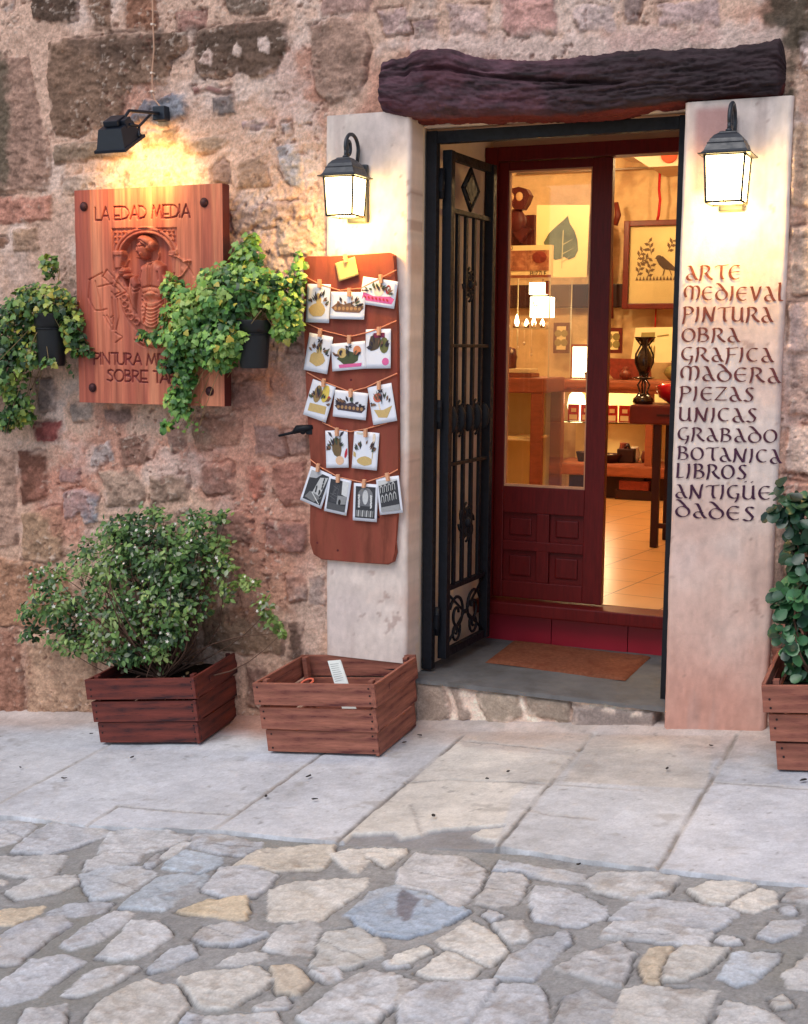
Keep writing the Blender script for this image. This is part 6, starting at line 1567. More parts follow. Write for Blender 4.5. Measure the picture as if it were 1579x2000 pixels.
# framed bird print
def frame_rect(Y, tl, br):
    a = P(*tl, Y); b = P(*br, Y); return a.x, b.x, b.z, a.z
x0, x1, z0, z1 = frame_rect(5.64, (1222, 432), (1372, 603))
fp = empty('framed_print', ((x0 + x1) / 2, 5.66, z0), 'framed bird and leaves print hanging in the shop', 'picture')
m_ = MB(); t = .045
m_.box((x0, 5.60, z0), (x0 + t, 5.66, z1), bev=.006); m_.box((x1 - t, 5.60, z0), (x1, 5.66, z1), bev=.006); m_.box((x0 + t, 5.60, z1 - t), (x1 - t, 5.66, z1), bev=.006); m_.box((x0 + t, 5.60, z0), (x1 - t, 5.66, z0 + t), bev=.006)
m_.build('frame', M_FRAME, fp)
m_ = MB(); m_.box((x0 + t, 5.635, z0 + t), (x1 - t, 5.65, z1 - t)); m_.build('print_sheet', M_PRINTP, fp)
i = Ink(); BR = (112, 84, 60); r_ = random.Random(4)
for cx, cy, a in ((.16, .64, .9), (.30, .72, 1.9), (.15, .44, 1.2), (.60, .74, 1.0), (.78, .68, 2.2), (.30, .42, 1.2), (.84, .54, 1.7), (.22, .56, .4)):
    i.line((cx - .07 * math.cos(a), cy - .09 * math.sin(a)), (cx + .08 * math.cos(a), cy + .09 * math.sin(a)), .005, BR)
    for k in range(5):
        s_ = 1 if k % 2 else -1; i.leaf(cx + (k - 2) * .03 * math.cos(a), cy + (k - 2) * .036 * math.sin(a), .085, .022, a + s_ * .9, BR)
i.poly([(x_ - .07, y_) for x_, y_ in [(.47, .565), (.50, .60), (.56, .61), (.66, .53), (.80, .42), (.74, .415), (.68, .43), (.58, .44), (.51, .50)]], (84, 66, 56)); i.ell(.435, .59, .045, .035, (84, 66, 56)); i.poly([(.37, .585), (.40, .60), (.40, .575)], (84, 66, 56))
i.line((.53, .46), (.50, .36), .006, BR); i.line((.59, .45), (.63, .36), .006, BR)
for k in range(16): i.poly([(.1 + k * .05, .30), (.14 + k * .05, .30), (.12 + k * .05, .355)], BR)
v = np.array(i.v); link('printed_bird', np_mesh('printed_bird', np.stack([x0 + t + v[:, 0] * (x1 - x0 - 2 * t), 5.634 - v[:, 2] * .0001, z0 + t + v[:, 1] * (z1 - z0 - 2 * t)], -1), i.f, np.array(i.c), smooth=False), M_INK, fp)
m_ = MB(); m_.box((x0 + t, 5.618, z0 + t), (x1 - t, 5.622, z1 - t)); m_.build('glazing', M_GLASS, fp)
# carved saint hanging beside the door edge
def wall_figure():
    Y = 5.62; root = empty('wooden_statue', tuple(P(1185, 620, Y)), 'slender carved wooden statue on the shop wall beside the framed print', 'statue')
    M_ST = mat('statue_wood', color=lin((160, 96, 62)), rough=.5, vary=.25, vscale=14); M_ST2 = mat('statue_dark', color=lin((96, 34, 26)), rough=.5, vary=.2)
    c = P(1190, 0, Y).x; s = 1 / ppm(P(1180, 500, Y))
    def z(py): return P(1182, py, Y).z
    prof = [(14, 622), (16, 600), (15, 540), (17, 505), (20, 480), (19, 455), (15, 436), (7, 430), (10, 424), (12, 412), (8, 400), (2, 396)]
    m_ = MB(); m_.lathe([(r * s, z(py)) for r, py in prof], (c, Y, 0), 20, M=Matrix.Diagonal((1, .6, 1, 1))); m_.build('body', M_ST, root)
    m_ = MB(); m_.tube([P(1202, 440, Y - .02), P(1208, 420, Y - .02), P(1204, 395, Y - .02)], [.022, .026, .018], 10); m_.build('raised_arm', M_ST2, root)
    m_ = MB(); m_.tube([P(1195, 500, Y - .05), P(1196, 622, Y - .04)], .012, 8); m_.build('staff', M_ST2, root)
wall_figure()
# long glazed counter at the back
YC = 5.0
def bxp(a, b, Y0, Y1): 
    p, q = P(*a, Y0), P(*b, Y0); return (p.x, Y0, q.z), (q.x, Y1, p.z)
ctr = empty('display_counter', tuple(P(1200, 955, YC)), 'glazed red wood display counter along the shop back wall', 'cabinet')
zt = P(1200, 742, YC).z; zb1 = P(1200, 760, YC).z; zsh = P(1200, 826, YC).z; zd = P(1200, 908, YC).z; zd2 = P(1200, 930, YC).z
xa = P(1088, 750, YC).x; xb = -.3
m_ = MB(); m_.box((xa - .04, YC - .04, zb1), (xb, YC + .55, zt), bev=.02); m_.box((xa - .02, YC - .015, zb1 - .03), (xb, YC + .5, zb1)); m_.build('counter_top', M_SHOPWOOD, ctr)
m_ = MB(); m_.box((xa - .05, YC - .05, zd2), (xb, YC + .55, zd), bev=.015); m_.build('lower_board', M_SHOPWOOD, ctr)
m_ = MB(); m_.box((xa + .1, YC + .06, ZF), (xb, YC + .5, zd2)); m_.build('plinth', M_BLACKISH, ctr)
for x in (xa, P(1262, 800, YC).x, -1.2):
    m_ = MB(); m_.box((x, YC, zd), (x + .055, YC + .05, zb1 - .03), bev=.005); m_.build('post', M_SHOPWOOD, ctr)
m_ = MB(); m_.box((xa + .05, YC + .04, zsh - .008), (xb, YC + .5, zsh)); m_.build('glass_shelf', M_GLASS, ctr)
M_CREAM = mat('cabinet_back', color=lin((226, 204, 140)), rough=.8, vary=.06)
m_ = MB(); m_.box((xa + .02, YC + .50, zd), (xb, YC + .53, zb1)); m_.build('back_panel', M_CREAM, ctr)
# things on the counter and inside it
def simple(name, label, cat, mbs, grp=None, loc=None):
    root = empty(name, loc, label, cat, grp)
    for nm, mb, m in mbs: mb.build(nm, m, root)
    return root
M_LBOX = mat('paper_lamp_shade', color=(.9, .8, .5, 1), rough=.6, vary=0, emit=(1, .78, .32, 1), estr=7)
a, b = bxp((1116, 672), (1150, 737), YC + .2, YC + .34)
m1 = MB(); m1.box((a[0] + .016, a[1], zt + .012), (b[0] - .016, b[1], b[2] - .02))
m2 = MB()
for xx in (a[0], b[0] - .016): m2.box((xx, a[1] - .008, zt + .001), (xx + .016, b[1] + .008, b[2]))
m2.box((a[0], a[1] - .01, b[2] - .02), (b[0], b[1] + .01, b[2])); m2.box((a[0], a[1] - .01, zt + .001), (b[0], b[1] + .01, zt + .012))
M_OLIVE = mat('lamp_motif', color=lin((150, 140, 60)), rough=.7, vary=.1)
m3 = MB(); 
for k in range(7): 
    x = a[0] + .03 + k * (b[0] - a[0] - .06) / 6; m3.box((x, a[1] - .002, zt + .015), (x + .006, a[1], zt + .04 + .03 * (k % 3)))
simple('box_lamp', 'glowing paper box lamp in a red frame standing on the counter', 'lamp', [('shade', m1, M_LBOX), ('lamp_frame', m2, M_SHOPWOOD), ('motif', m3, M_OLIVE)], loc=(a[0], a[1], zt))
M_CARV = mat('carved_red_wood', color=lin((126, 48, 34)), rough=.6, vary=.3, vscale=30, bump=.8, bscale=40, bdist=.01)
q = [P(1172, 703, YC + .2), P(1178, 699, YC + .2), P(1268, 702, YC + .2), P(1270, 740, YC + .2), P(1200, 740, YC + .2)]
m1 = MB(); m1.prism([(p.x, max(p.z, zt + .001)) for p in q], YC + .18, YC + .26)
tag(m1.build('wood_carving', M_CARV), 'dark carved wooden panel lying on the counter top', 'panel')
M_PAPER3 = mat('print_cream', color=lin((226, 206, 160)), rough=.8, vary=.05); M_GRN = mat('print_olive', color=lin((134, 120, 72)), rough=.8, vary=.2)
q = [P(1232, 708, YC + .36), P(1242, 640, YC + .45), P(1330, 638, YC + .45), P(1330, 708, YC + .36)]
m1 = MB(); m1.face(q); m1.face([p + Vector((0, .01, 0)) for p in q][::-1])
def on(u, v, off=-.004): return q[0].lerp(q[3], u).lerp(q[1].lerp(q[2], u), v) + Vector((0, off, 0))
m2 = MB(); m2.face([on(.15, .58), on(.45, .58), on(.45, .86), on(.15, .86)]); m2.face([on(.5, .72), on(.75, .76), on(.75, .80), on(.5, .76)])
for k in range(5): m2.face([on(.2 + k * .06, .12, -.005), on(.24 + k * .06, .12, -.005), on(.24 + k * .06, .42, -.005), on(.22 + k * .06, .5, -.005), on(.2 + k * .06, .42, -.005)])
simple('leaning_print', 'cream print with olive motifs leaning at the back of the counter', 'picture', [('sheet', m1, M_PAPER3), ('motifs', m2, M_GRN)], loc=tuple(q[0]))
M_REDCARD = mat('red_cards', color=lin((170, 40, 40)), rough=.6, vary=.4, vscale=30)
for k in range(6):
    p = P(1120 + k * 25, 824, YC + .12); w_ = .045
    m1 = MB(); m1.box((p.x - w_, p.y, zsh + .001), (p.x + w_, p.y + .012, zsh + .13), bev=.002); m2 = MB(); m2.box((p.x - w_ * .7, p.y - .003, zsh + .01), (p.x + w_ * .7, p.y, zsh + .05)); m2.box((p.x - w_ * .4, p.y - .003, zsh + .07), (p.x + w_ * .5, p.y, zsh + .10))
    simple('boxed_card', 'small red card standing in the row on the counter shelf', 'card', [('card_face', m1, M_REDCARD), ('card_motif', m2, M_PAPER3)], 'red cards on the counter shelf', loc=tuple(p))
p = P(1127, 780, YC + .2); m1 = MB(); m1.lathe([(.05, zsh), (.06, zsh + .05), (.075, zsh + .12), (.06, zsh + .2), (.03, zsh + .23)], (p.x, p.y, 0), 18)
M_WLAMP = mat('white_glow_shade', color=(.9, .85, .6, 1), rough=.5, vary=0, emit=(1, .8, .4, 1), estr=3.0)
tag(m1.build('glass_lamp', M_WLAMP), 'small pale glowing lamp inside the counter', 'lamp')
for (px, w_, lab, hh) in ((1188, .11, 'round dark dish with pale rim on the counter floor', .06), (1140, .06, 'small dark cup on the counter floor behind the door glass', .07)):
    p = P(px, 900, YC + .2); m1 = MB(); m1.lathe([(w_ * .7, zd + .001), (w_, zd + hh), (w_ * 1.02, zd + hh + .008), (w_ * .9, zd + hh + .004), (w_ * .5, zd + .02)], (p.x, p.y, 0), 24)
    m2 = MB(); m2.lathe([(w_ * .85, zd + hh - .006), (.001, zd + hh - .004)], (p.x, p.y, 0), 24)
    simple('dish', lab, 'dish', [('dish_body', m1, M_BLACKISH), ('dish_lining', m2, M_PAPER3)], loc=(p.x, p.y, zd))
a, b = bxp((1205, 890), (1237, 905), YC + .2, YC + .32); m1 = MB(); m1.box((a[0], a[1], zd + .001), (b[0], b[1], zd + .11), bev=.01); m2 = MB(); m2.tube([(a[0] + .05, a[1] + .05, zd + .11), (a[0] + .08, a[1] + .05, zd + .15), (b[0] - .06, a[1] + .05, zd + .15), (b[0] - .04, a[1] + .05, zd + .11)], .01, 6)
simple('casket', 'small dark casket with a loop handle on the counter floor', 'box', [('casket_box', m1, M_BLACKISH), ('handle', m2, M_BLACKISH)], loc=(a[0], a[1], zd))
# side table with an iron candlestick urn, half hidden by the right pillar
YT = 2.69; p = P(1232, 790, YT); zt2 = p.z; zt3 = P(1232, 828, YT).z
tb = empty('side_table', (P(1280, 1070, YT).x, YT, ZF), 'slim dark red side table behind the right pillar', 'table')
m_ = MB(); m_.box((p.x, YT - .02, zt3), (p.x + .75, YT + .4, zt2), bev=.012); m_.build('table_top', M_FRAME, tb)
m_ = MB(); m_.box((p.x + .16, YT - .024, zt3 + .05), (p.x + .30, YT - .019, zt3 + .062)); m_.build('drawer_slot', M_BLACKISH, tb)
for xx, yy in ((P(1281, 900, YT).x - .02, YT), (P(1281, 900, YT).x - .02, YT + .34), (p.x + .70, YT), (p.x + .70, YT + .34)):
    m_ = MB(); m_.box((xx, yy, ZF), (xx + .045, yy + .035, zt3), bev=.004); m_.build('leg', M_BLACKISH, tb)
m_ = MB(); m_.box((P(1281, 900, YT).x + .02, YT + .005, P(1281, 1032, YT).z), (p.x + .70, YT + .03, P(1281, 1026, YT).z + .01)); m_.build('stretcher', M_BLACKISH, tb)
M_URN = mat('dark_glazed_metal', color=(.02, .008, .006, 1), rough=.2, vary=.2, spec=.6)
c = P(1281, 0, YT + .1).x
def ur(py): return P(1281, py, YT + .1).z
s = 1 / ppm(P(1281, 700, YT + .1))
m1 = MB(); m1.lathe([(2 * s, ur(740)), (6 * s, ur(732)), (12 * s, ur(722)), (16 * s, ur(708)), (16 * s, ur(700)), (11 * s, ur(688)), (5 * s, ur(678)), (9 * s, ur(668)), (20 * s, ur(660)), (21 * s, ur(658)), (8 * s, ur(660))], (c, YT + .1, 0), 24)
m2 = MB()
for k in range(4):
    an = k * math.pi / 2 + .5; dx, dy = math.cos(an), math.sin(an)
    m2.tube([(c + dx * r * s, YT + .1 + dy * r * s, ur(py)) for r, py in ((18, 661), (8, 674), (17, 692), (18, 708), (9, 728), (5, 742), (12, 752), (7, 766), (18, 782), (20, 786))], .006, 6)
m3 = MB(); m3.lathe([(19 * s, zt2 + .001), (20 * s, ur(779)), (12 * s, ur(772)), (3 * s, ur(768))], (c, YT + .1, 0), 20); m4 = MB(); m4.lathe([(11 * s, ur(741)), (23 * s, ur(738)), (11 * s, ur(736))], (c, YT + .1, 0), 20)
simple('urn', 'dark urn on a scrolled wire stand on the side table', 'urn', [('urn_body', m1, M_URN), ('wire_stand', m2, M_URN), ('base', m3, M_URN), ('collar', m4, M_URN)], loc=(c, YT + .1, zt2))
p = P(1318, 770, YT + .25); m1 = MB(); m1.lathe([(.03, zt2 + .001), (.09, zt2 + .04), (.11, zt2 + .10), (.09, zt2 + .12)], (p.x, p.y, 0), 20); M_RED = mat('red_glass_bowl', color=lin((190, 20, 40)), rough=.15, vary=.1, spec=.6); tag(m1.build('red_bowl', M_RED), 'small glossy red bowl on the side table', 'bowl')
# tall glass showcase just inside, left
YS = 2.55
xr_ = P(1072, 700, YS).x; xl_ = -4.0; zT = P(1040, 541, YS).z; zM = P(1040, 738, YS).z; zM2 = P(1040, 768, YS).z; zB = ZF
sc_ = empty('glass_showcase', (xr_ - .4, YS, ZF), 'tall glass showcase with a wooden cabinet base left inside', 'cabinet')
m_ = MB(); m_.box((xl_, YS, zM2), (xr_ - .03, YS + .45, zM), bev=.008); m_.build('middle_board', M_SHOPWOOD, sc_)
for x in (xr_ - .105,): m_ = MB(); m_.box((x, YS + .002, ZF + .05), (x + .07, YS + .05, zM2), bev=.004); m_.build('post', M_SHOPWOOD, sc_)
m_ = MB(); m_.box((xr_ - .105, YS + .40, ZF + .05), (xr_ - .035, YS + .45, zM2), bev=.004); m_.build('post', M_SHOPWOOD, sc_)
m_ = MB(); m_.box((xl_, YS - .01, ZF), (xr_ + .02, YS + .46, ZF + .05)); m_.build('base_board', M_BLACKISH, sc_)
m_ = MB(); m_.box((xl_, YS + .002, zM), (xr_ - .006, YS + .008, zT)); m_.build('front_pane', M_CASEGLASS, sc_)
m_ = MB(); m_.box((xr_ - .006, YS + .008, ZF + .05), (xr_, YS + .45, zT)); m_.build('side_pane', M_CASEGLASS, sc_)
m_ = MB(); m_.box((xl_, YS, zT), (xr_, YS + .45, zT + .008)); m_.build('top_pane', M_CASEGLASS, sc_)
zg = P(1040, 640, YS).z; m_ = MB(); m_.box((xl_, YS + .02, zg - .006), (xr_ - .01, YS + .43, zg)); m_.build('glass_shelf', M_CASEGLASS, sc_)
m_ = MB(); m_.box((xl_, YS + .43, ZF + .05), (xr_ - .11, YS + .445, zM2)); m_.build('back_panel', M_CREAM, sc_)
zc_ = P(1020, 858, YS).z; m_ = MB(); m_.box((xl_, YS + .02, zc_ - .01), (xr_ - .11, YS + .42, zc_)); m_.build('inner_shelf', M_PAPER3, sc_)
M_EDGE = mat('glass_edge_highlight', color=lin((206, 190, 150)), rough=.15, vary=.1, spec=.8)  # pale strips painted in as the highlights along the glass edges
for x_, y_ in ((xr_, YS), (xr_, YS + .45), (P(1010, 700, YS + .2).x, YS + .2)):
    m_ = MB(); m_.box((x_ - .003, y_ - .003, zM + .002), (x_ + .003, y_ + .003, zT)); m_.build('highlight_strip', M_EDGE, sc_)
m_ = MB(); m_.box((xl_, YS - .006, zT - .004), (xr_ + .004, YS - .001, zT + .012)); m_.build('top_strip', M_SHOPWOOD, sc_)
m_ = MB(); m_.box((xl_, YS + .012, zg - .007), (xr_ - .008, YS + .018, zg + .001)); m_.build('shelf_edge', M_EDGE, sc_)
M_TR = mat('pale_trinket', color=lin((232, 210, 180)), rough=.25, vary=.3, vscale=40, spec=.6); M_TRD = mat('dark_trinket', color=lin((110, 52, 40)), rough=.3, vary=.3)
for k in range(14):
    p = P(986 + k * 6.4 + (k % 3), 642, YS + .08 + .03 * (k % 2)); r = .008 + .004 * ((k * 7) % 4) / 3
    zb_ = zg + .001 if k % 2 else P(1000, 664 + (k * 11) % 30, YS).z
    if k % 2:
        m1 = MB(); m1.lathe([(r * .6, zb_), (r, zb_ + r), (r * .5, zb_ + 1.8 * r), (r * .7, zb_ + 2.3 * r), (.001, zb_ + 2.8 * r)], (p.x, p.y, 0), 12); tag(m1.build('trinket', M_TR if k % 4 == 1 else M_TRD), 'tiny trinket standing in the row on the showcase glass shelf', 'trinket', 'trinkets on the showcase shelf')
    elif k < 9:
        m1 = MB(); m1.sphere((p.x, p.y, zb_), r * .8, (1, 1, 1.3), 10); m1.tube([(p.x, p.y, zb_), (p.x, p.y, zg - .008)], .0012, 5); tag(m1.build('pendant', M_TR), 'tiny pale pendant hanging under the showcase glass shelf', 'pendant', 'pendants under the showcase shelf')
# things in the lower cabinet, a dark band on the back wall, more stock on the counter
p = P(1020, 926, YS + .2); m1 = MB(); m1.lathe([(.05, ZF + .06), (.10, ZF + .09), (.104, ZF + .10), (.06, ZF + .075)], (p.x, p.y, 0), 20); tag(m1.build('plate', M_PAPER3), 'pale plate low in the wooden base of the showcase', 'plate')
m1 = MB(); a = P(1000, 852, YS + .1); m1.box((a.x - .08, YS + .05, zc_ + .001), (a.x + .16, YS + .30, zc_ + .012)); tag(m1.build('paper_sheet', M_PRINTP), 'cream paper lying on the inner shelf of the showcase', 'paper')
a = P(1060, 556, 5.72); b = P(1222, 600, 5.72); m1 = MB(); m1.box((a.x - 1.2, 5.70, b.z), (b.x, 5.82, a.z), bev=.01); tag(m1.build('dark_wall_band', M_BLACKISH), 'dark flat band along the shop back wall', 'beam')
for k, (px, hh, ww, mm_, lab) in enumerate(((1160, .05, .07, M_CARV, 'small red wooden box beside the glowing box lamp'), (1222, .10, .05, M_TRD, 'little dark figurine in front of the leaning print'), (1322, .16, .10, M_GRN, 'olive green vase behind the dark urn'))):
    p = P(px, 738, YC + .12); m1 = MB()
    if k == 0: m1.box((p.x - ww, p.y, zt + .001), (p.x + ww, p.y + .1, zt + hh), bev=.008); m1.box((p.x - ww - .006, p.y - .004, zt + hh - .012), (p.x + ww + .006, p.y + .104, zt + hh + .004), bev=.004)
    else: m1.lathe([(ww * .5, zt + .001), (ww, zt + hh * .35), (ww * .8, zt + hh * .6), (ww * .35, zt + hh * .8), (ww * .5, zt + hh * .92), (ww * .2, zt + hh)], (p.x, p.y, 0), 18)
    tag(m1.build(['keepsake_box', 'figurine', 'vase'][k], mm_), lab, ['box', 'figurine', 'vase'][k])
# on the showcase: leaf print, puzzle box, owl figure with hanging base
M_LEAFP = mat('leaf_print_green', color=lin((92, 98, 76)), rough=.8, vary=.35, vscale=16); M_VEIN = mat('leaf_vein', color=lin((180, 172, 130)), rough=.8, vary=.1)
YL = YS + .30
q = [P(1047, 540, YL - .04), P(1049, 400, YL + .04), P(1152, 400, YL + .04), P(1146, 544, YL - .04)]
q[0].z = q[3].z = zT + .01
m1 = MB(); m1.face(q); m1.face([p + Vector((0, .006, 0)) for p in q][::-1])
def onl(px, py, off=-.003):
    u = (px - 1047) / 101; v = (543 - py) / 143
    return q[0].lerp(q[3], u).lerp(q[1].lerp(q[2], u), v) + Vector((0, off, 0))
lfp = [(1108, 421), (1112, 436), (1122, 452), (1128, 470), (1130, 490), (1124, 503), (1112, 508), (1103, 502), (1096, 506), (1086, 508), (1076, 504), (1068, 492), (1062, 474), (1072, 456), (1086, 442), (1100, 430)]
m2 = MB(); m2.face([onl(*p_) for p_ in lfp])
m3 = MB(); m3.face([onl(1098, 525, -.005), onl(1100, 525, -.005), onl(1101, 450, -.005), onl(1099, 450, -.005)])
for k, (x_, y_) in enumerate(((1075, 470), (1122, 466), (1070, 485), (1124, 484), (1082, 500), (1116, 500))): m3.face([onl(1099, y_ + 12, -.0055), onl(1101, y_ + 13, -.0055), onl(x_, y_, -.0055)])
simple('leaf_print', 'sheet printed with one large green leaf on the showcase', 'picture', [('sheet', m1, M_PRINTP), ('printed_leaf', m2, M_LEAFP), ('veins', m3, M_VEIN)], loc=tuple(q[0]))
YPZ = YS + .12; a = P(985, 480, YPZ); b = P(1076, 539, YPZ)
M_PZ = mat('puzzle_picture', color=lin((150, 92, 66)), rough=.5, vary=.5, vscale=18, dark=lin((196, 150, 110)), dscale=9)
m1 = MB(); m1.box((a.x, YPZ, zT + .009), (b.x, YPZ + .05, a.z)); m2 = MB(); m2.box((a.x + .012, YPZ - .003, zT + .045), (b.x - .012, YPZ, a.z - .03)); m3 = MB(); m3.sphere((b.x - .07, YPZ - .003, (a.z + b.z) / 2 + .02), .045, (1, .06, .8), 16)
LT = {'P': [[(0, 0), (0, 1), (.6, 1), (.6, .5), (0, .5)]], 'U': [[(0, 1), (0, 0), (.6, 0), (.6, 1)]], 'Z': [[(0, 1), (.6, 1), (0, 0), (.6, 0)]], 'L': [[(0, 1), (0, 0), (.6, 0)]], 'E': [[(.6, 1), (0, 1), (0, 0), (.6, 0)], [(0, .5), (.5, .5)]], '1': [[(.2, 0), (.2, 1)]], '6': [[(.6, 1), (0, .8), (0, 0), (.6, 0), (.6, .5), (0, .5)]], '2': [[(0, 1), (.6, 1), (.6, .5), (0, 0), (.6, 0)]]}
m4 = MB()
def word(wd, x, z, h, Y):
    for c_ in wd:
        for st_ in LT[c_]: m4.tube([(x + q_[0] * h * .8, Y, z + q_[1] * h) for q_ in st_], h * .09, 4)
        x += h * .72
word('PUZZLE', b.x - .125, zT + .016, .024, YPZ - .001); word('162', a.x + .02, a.z - .024, .018, YPZ - .001)
simple('puzzle_box', 'flat puzzle box with a brown picture on the showcase', 'box', [('box_body', m1, M_PRINTP), ('picture', m2, M_PZ), ('picture_spot', m3, M_CARV), ('box_lettering', m4, M_BLACKISH)], loc=(a.x, YPZ, zT))
# masked figure hanging behind
YM = 3.4
mk = empty('wall_mask', tuple(P(1018, 440, YM)), 'dark carved figure with pale eyes hanging behind the door glass', 'mask')
s = 1 / ppm(P(1018, 400, YM)); M_MASK = mat('mask_wood', color=lin((84, 30, 28)), rough=.45, vary=.3); M_PALE = mat('mask_pale', color=lin((216, 176, 130)), rough=.6, vary=.1)
cx_ = P(1018, 0, YM).x
def zz_(py): return P(1018, py, YM).z
def hexa(pts, y0, y1): 
    q_ = MB(); q_.prism([(P(x_, y_, YM).x, P(x_, y_, YM).z) for x_, y_ in pts], y0, y1); return q_
hexa([(1003, 370), (1018, 366), (1033, 370), (1040, 382), (1034, 398), (1026, 410), (1010, 410), (1001, 398), (996, 382)], YM - .05, YM + .03).build('head', M_MASK, mk)
m_ = MB(); m_.lathe([(4 * s, zz_(458)), (15 * s, zz_(448)), (20 * s, zz_(434)), (19 * s, zz_(424)), (12 * s, zz_(414)), (10 * s, zz_(408))], (cx_, YM, 0), 20, M=Matrix.Diagonal((1, .6, 1, 1))); m_.build('figure', M_MASK, mk)
hexa([(998, 446), (1038, 446), (1018, 474)], YM - .02, YM + .03).build('skirt', M_MASK, mk)
for d_ in (-9, 9):
    m_ = MB(); m_.sphere((cx_ + d_ * s, YM - .05, zz_(385)), 7.5 * s, (1, .35, 1.15), 12); m_.build('eye', M_PALE, mk)
m_ = MB(); m_.box((cx_ - 22 * s, YM + .06, zz_(530)), (cx_ + 30 * s, YM + .10, zz_(418))); m_.build('backing', M_MASK, mk)
# glowing bulbs and stacked boxes added in the showcase to stand for glass reflections
M_REFL_BULB = mat('reflection_bulb_glow', color=(1, .8, .5, 1), rough=.3, vary=0, emit=(1, .74, .34, 1), estr=9)
for k, (x_, hgt_) in enumerate(((1010, 20), (1029, 12), (1043, 16), (1060, 12))):
    p = P(x_, 636, YS + .15); s_ = 1 / ppm(p); m1 = MB(); m1.lathe([(3 * s_, zg + .012), (5 * s_, zg + .012 + hgt_ * .4 * s_), (2 * s_, zg + .012 + hgt_ * s_), (.3 * s_, zg + .014 + hgt_ * 1.15 * s_)], (p.x, p.y, 0), 12); m2 = MB(); m2.lathe([(5 * s_, zg + .001), (4 * s_, zg + .012)], (p.x, p.y, 0), 12)
    simple('reflection_bulb', ['tall bulb added for a reflection, left on the showcase shelf', 'small bulb added for a reflection, second on the showcase shelf', 'bulb added for a reflection under the glowing showcase boxes', 'small bulb added for a reflection, right on the showcase shelf'][k], 'bulb', [('glow_bulb', m1, M_REFL_BULB), ('bulb_base', m2, M_BLACKISH)], 'bulbs added for reflections on the showcase shelf', loc=(p.x, p.y, zg))
M_REFL_BOX = mat('reflection_box_glow', color=(.95, .9, .7, 1), rough=.6, vary=0, emit=(1, .84, .5, 1), estr=5)  # glow of the added boxes that stand for lantern reflections
a = P(1040, 580, YS + .2); b = P(1078, 620, YS + .2); cL = (a.x + b.x) / 2
m1 = MB(); m1.box((a.x, YS + .16, b.z), (b.x, YS + .26, a.z), bev=.004); m2 = MB(); a2 = P(1037, 552, YS + .2); b2 = P(1066, 575, YS + .2); m2.box((a2.x, YS + .17, b2.z), (b2.x, YS + .25, a2.z), bev=.004)
m3 = MB(); m3.tube([(cL, YS + .21, a2.z), (cL, YS + .21, zT)], .003, 6); m3.box((b2.x + .004, YS + .18, b2.z), (b2.x + .02, YS + .24, a2.z + .01)); m4 = MB(); m4.tube([(a.x + .02, YS + .158, a.z - .03), (a.x + .03, YS + .158, a.z - .055), (a.x + .05, YS + .158, a.z - .05)], .004, 6)
simple('reflection_boxes', 'two stacked glowing white boxes added for reflections in the showcase', 'lamp', [('lower_box', m1, M_REFL_BOX), ('upper_box', m2, M_REFL_BOX), ('cord', m3, M_FRAME), ('leaf_motif', m4, M_OLIVE)], loc=(cL, YS + .2, b.z))
# books and a small dark carving on the middle board
for k in range(2):
    p = P(1018, 735 - 8 * k, YS + .12); m1 = MB(); m1.box((p.x - .06, YS + .06, zM + .001 + .026 * k), (p.x + .085 - .01 * k, YS + .22, zM + .025 + .026 * k), bev=.003)
    tag(m1.build('book', [M_SHOPWOOD, M_PAPER3][k]), ['brown book under another on the showcase board', 'pale book on top of another on the showcase board'][k], 'book', 'books on the showcase board')
p = P(992, 735, YS + .2); m1 = MB(); m1.lathe([(.06, zM + .001), (.05, zM + .05), (.06, zM + .12), (.045, zM + .17), (.01, zM + .18)], (p.x, p.y, 0), 16); tag(m1.build('carved_jar', M_MASK), 'dark carved jar beside the books in the showcase', 'jar')
cl_ = bpy.data.lights.new('counter_light', 'POINT'); cl_.energy = 9; cl_.color = (1, .80, .46); cl_.shadow_soft_size = .05
co_ = bpy.data.objects.new('counter_light', cl_); COL.objects.link(co_); co_.location = (P(1127, 780, YC + .2).x + .25, YC + .16, zsh + .16)
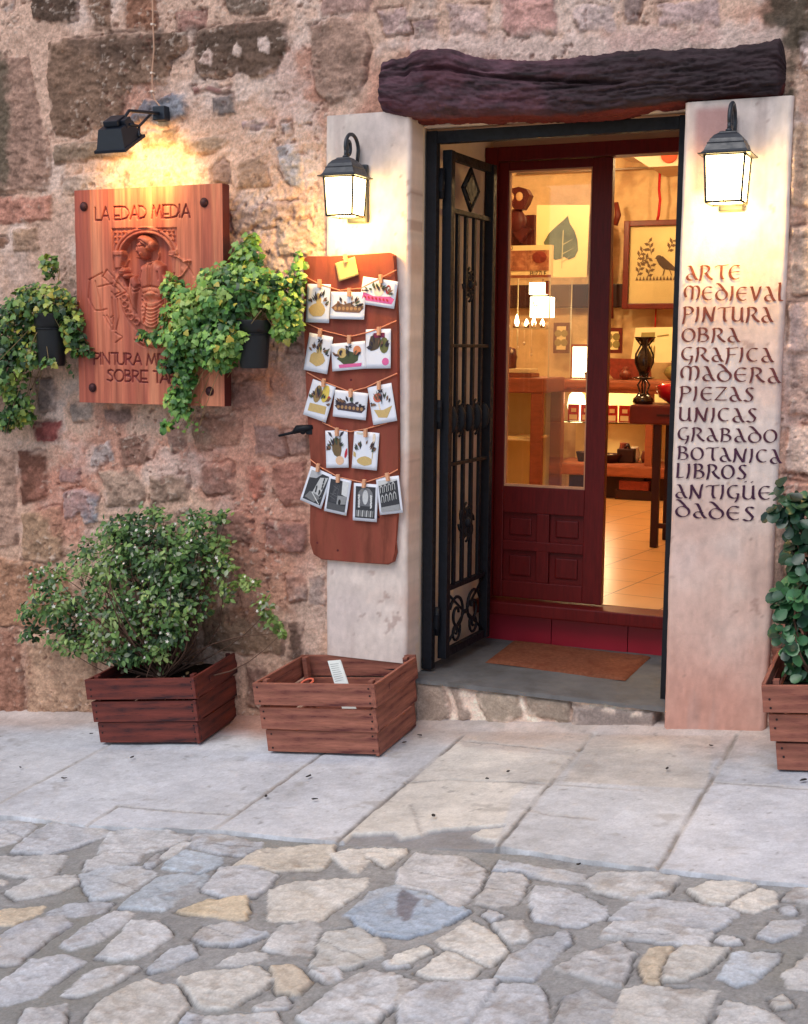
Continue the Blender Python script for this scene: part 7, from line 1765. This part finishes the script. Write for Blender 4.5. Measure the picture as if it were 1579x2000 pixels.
# framed sheets, hung objects and a stack of boxes filling the shop
for k, (cn, ct, lab) in enumerate((((1086, 410), (1146, 520), 'large cream sheet pinned on the shop back wall behind the leaf print'), ((1180, 640), (1215, 690), 'small framed sheet leaning behind the carved panel'), ((1082, 630), (1112, 690), 'narrow framed sheet hanging left of the box lamp'))):
    Yk = 5.66 if k != 1 else YC + .46; a = P(*cn, Yk); b = P(*ct, Yk); m1 = MB(); m1.box((a.x, Yk, b.z), (b.x, Yk + .02, a.z)); m2 = MB(); m2.box((a.x + .03, Yk - .004, b.z + .03), (b.x - .03, Yk - .001, a.z - .03)); m3 = MB()
    for q in range(4): m3.lathe([(.03, 0), (.03, .002)], (a.x + (b.x - a.x) * (.3 + .4 * (q % 2)), Yk - .006, b.z + (a.z - b.z) * (.35 + .3 * (q // 2))), 10, M=Matrix.Rotation(math.pi / 2, 4, 'X'))
    simple('wall_sheet', lab, 'picture', [('frame', m1, M_FRAME), ('sheet', m2, M_PRINTP), ('motif', m3, M_GRN)], loc=(a.x, Yk, b.z))
for k in range(3):
    p = P(1225, 948, YC - .3); m1 = MB(); m1.box((p.x - .16 + .03 * k, YC - .02, ZF + .001 + .075 * k), (p.x + .14 - .04 * k, YC + .05, ZF + .073 + .075 * k), bev=.004)
    tag(m1.build('storage_box', M_BLACKISH if k % 2 == 0 else M_CARV), ['dark storage box lowest of three before the counter plinth', 'red storage box in the middle of three before the plinth', 'dark storage box topmost of three before the counter plinth'][k], 'box', 'boxes before the counter')
for k in range(5):
    x_ = 1196 + k * 22; p = P(x_, 904, YC + .32); hh = .05 + .03 * ((k * 3) % 4); m1 = MB(); m1.lathe([(.03, zd + .001), (.045, zd + hh * .5), (.03, zd + hh), (.034, zd + hh + .01)], (p.x, p.y, 0), 14); tag(m1.build('cup', M_TRD if k % 2 else M_TR), 'little cup in the back row on the counter floor', 'cup', 'cups on the counter floor')
# warm ceiling lamps of the shop
M_GLOBE = mat('ceiling_globe', color=(1, .9, .7, 1), rough=.3, vary=0, emit=(1, .66, .30, 1), estr=10)
for k, (x, y, e) in enumerate(((-1.9, 2.2, 60), (-2.9, 4.2, 75), (-1.2, 4.3, 60))):
    root = empty('ceiling_lamp', (x, y, ZC), 'round glowing ceiling lamp lighting the shop', 'lamp', 'ceiling lamps in the shop')
    m1 = MB(); m1.sphere((x, y, ZC - .12), .07, (1, 1, 1), 16); m1.build('globe', M_GLOBE, root); m2 = MB(); m2.tube([(x, y, ZC - .055), (x, y, ZC)], .02, 10); m2.build('stem', M_METAL, root)
    ld = bpy.data.lights.new('shop_light', 'POINT'); ld.energy = e * SHOP_K; ld.color = (1, .70, .34); ld.shadow_soft_size = .08
    lo = bpy.data.objects.new('shop_light', ld); COL.objects.link(lo); lo.parent = root; lo.location = (0, 0, -.24)
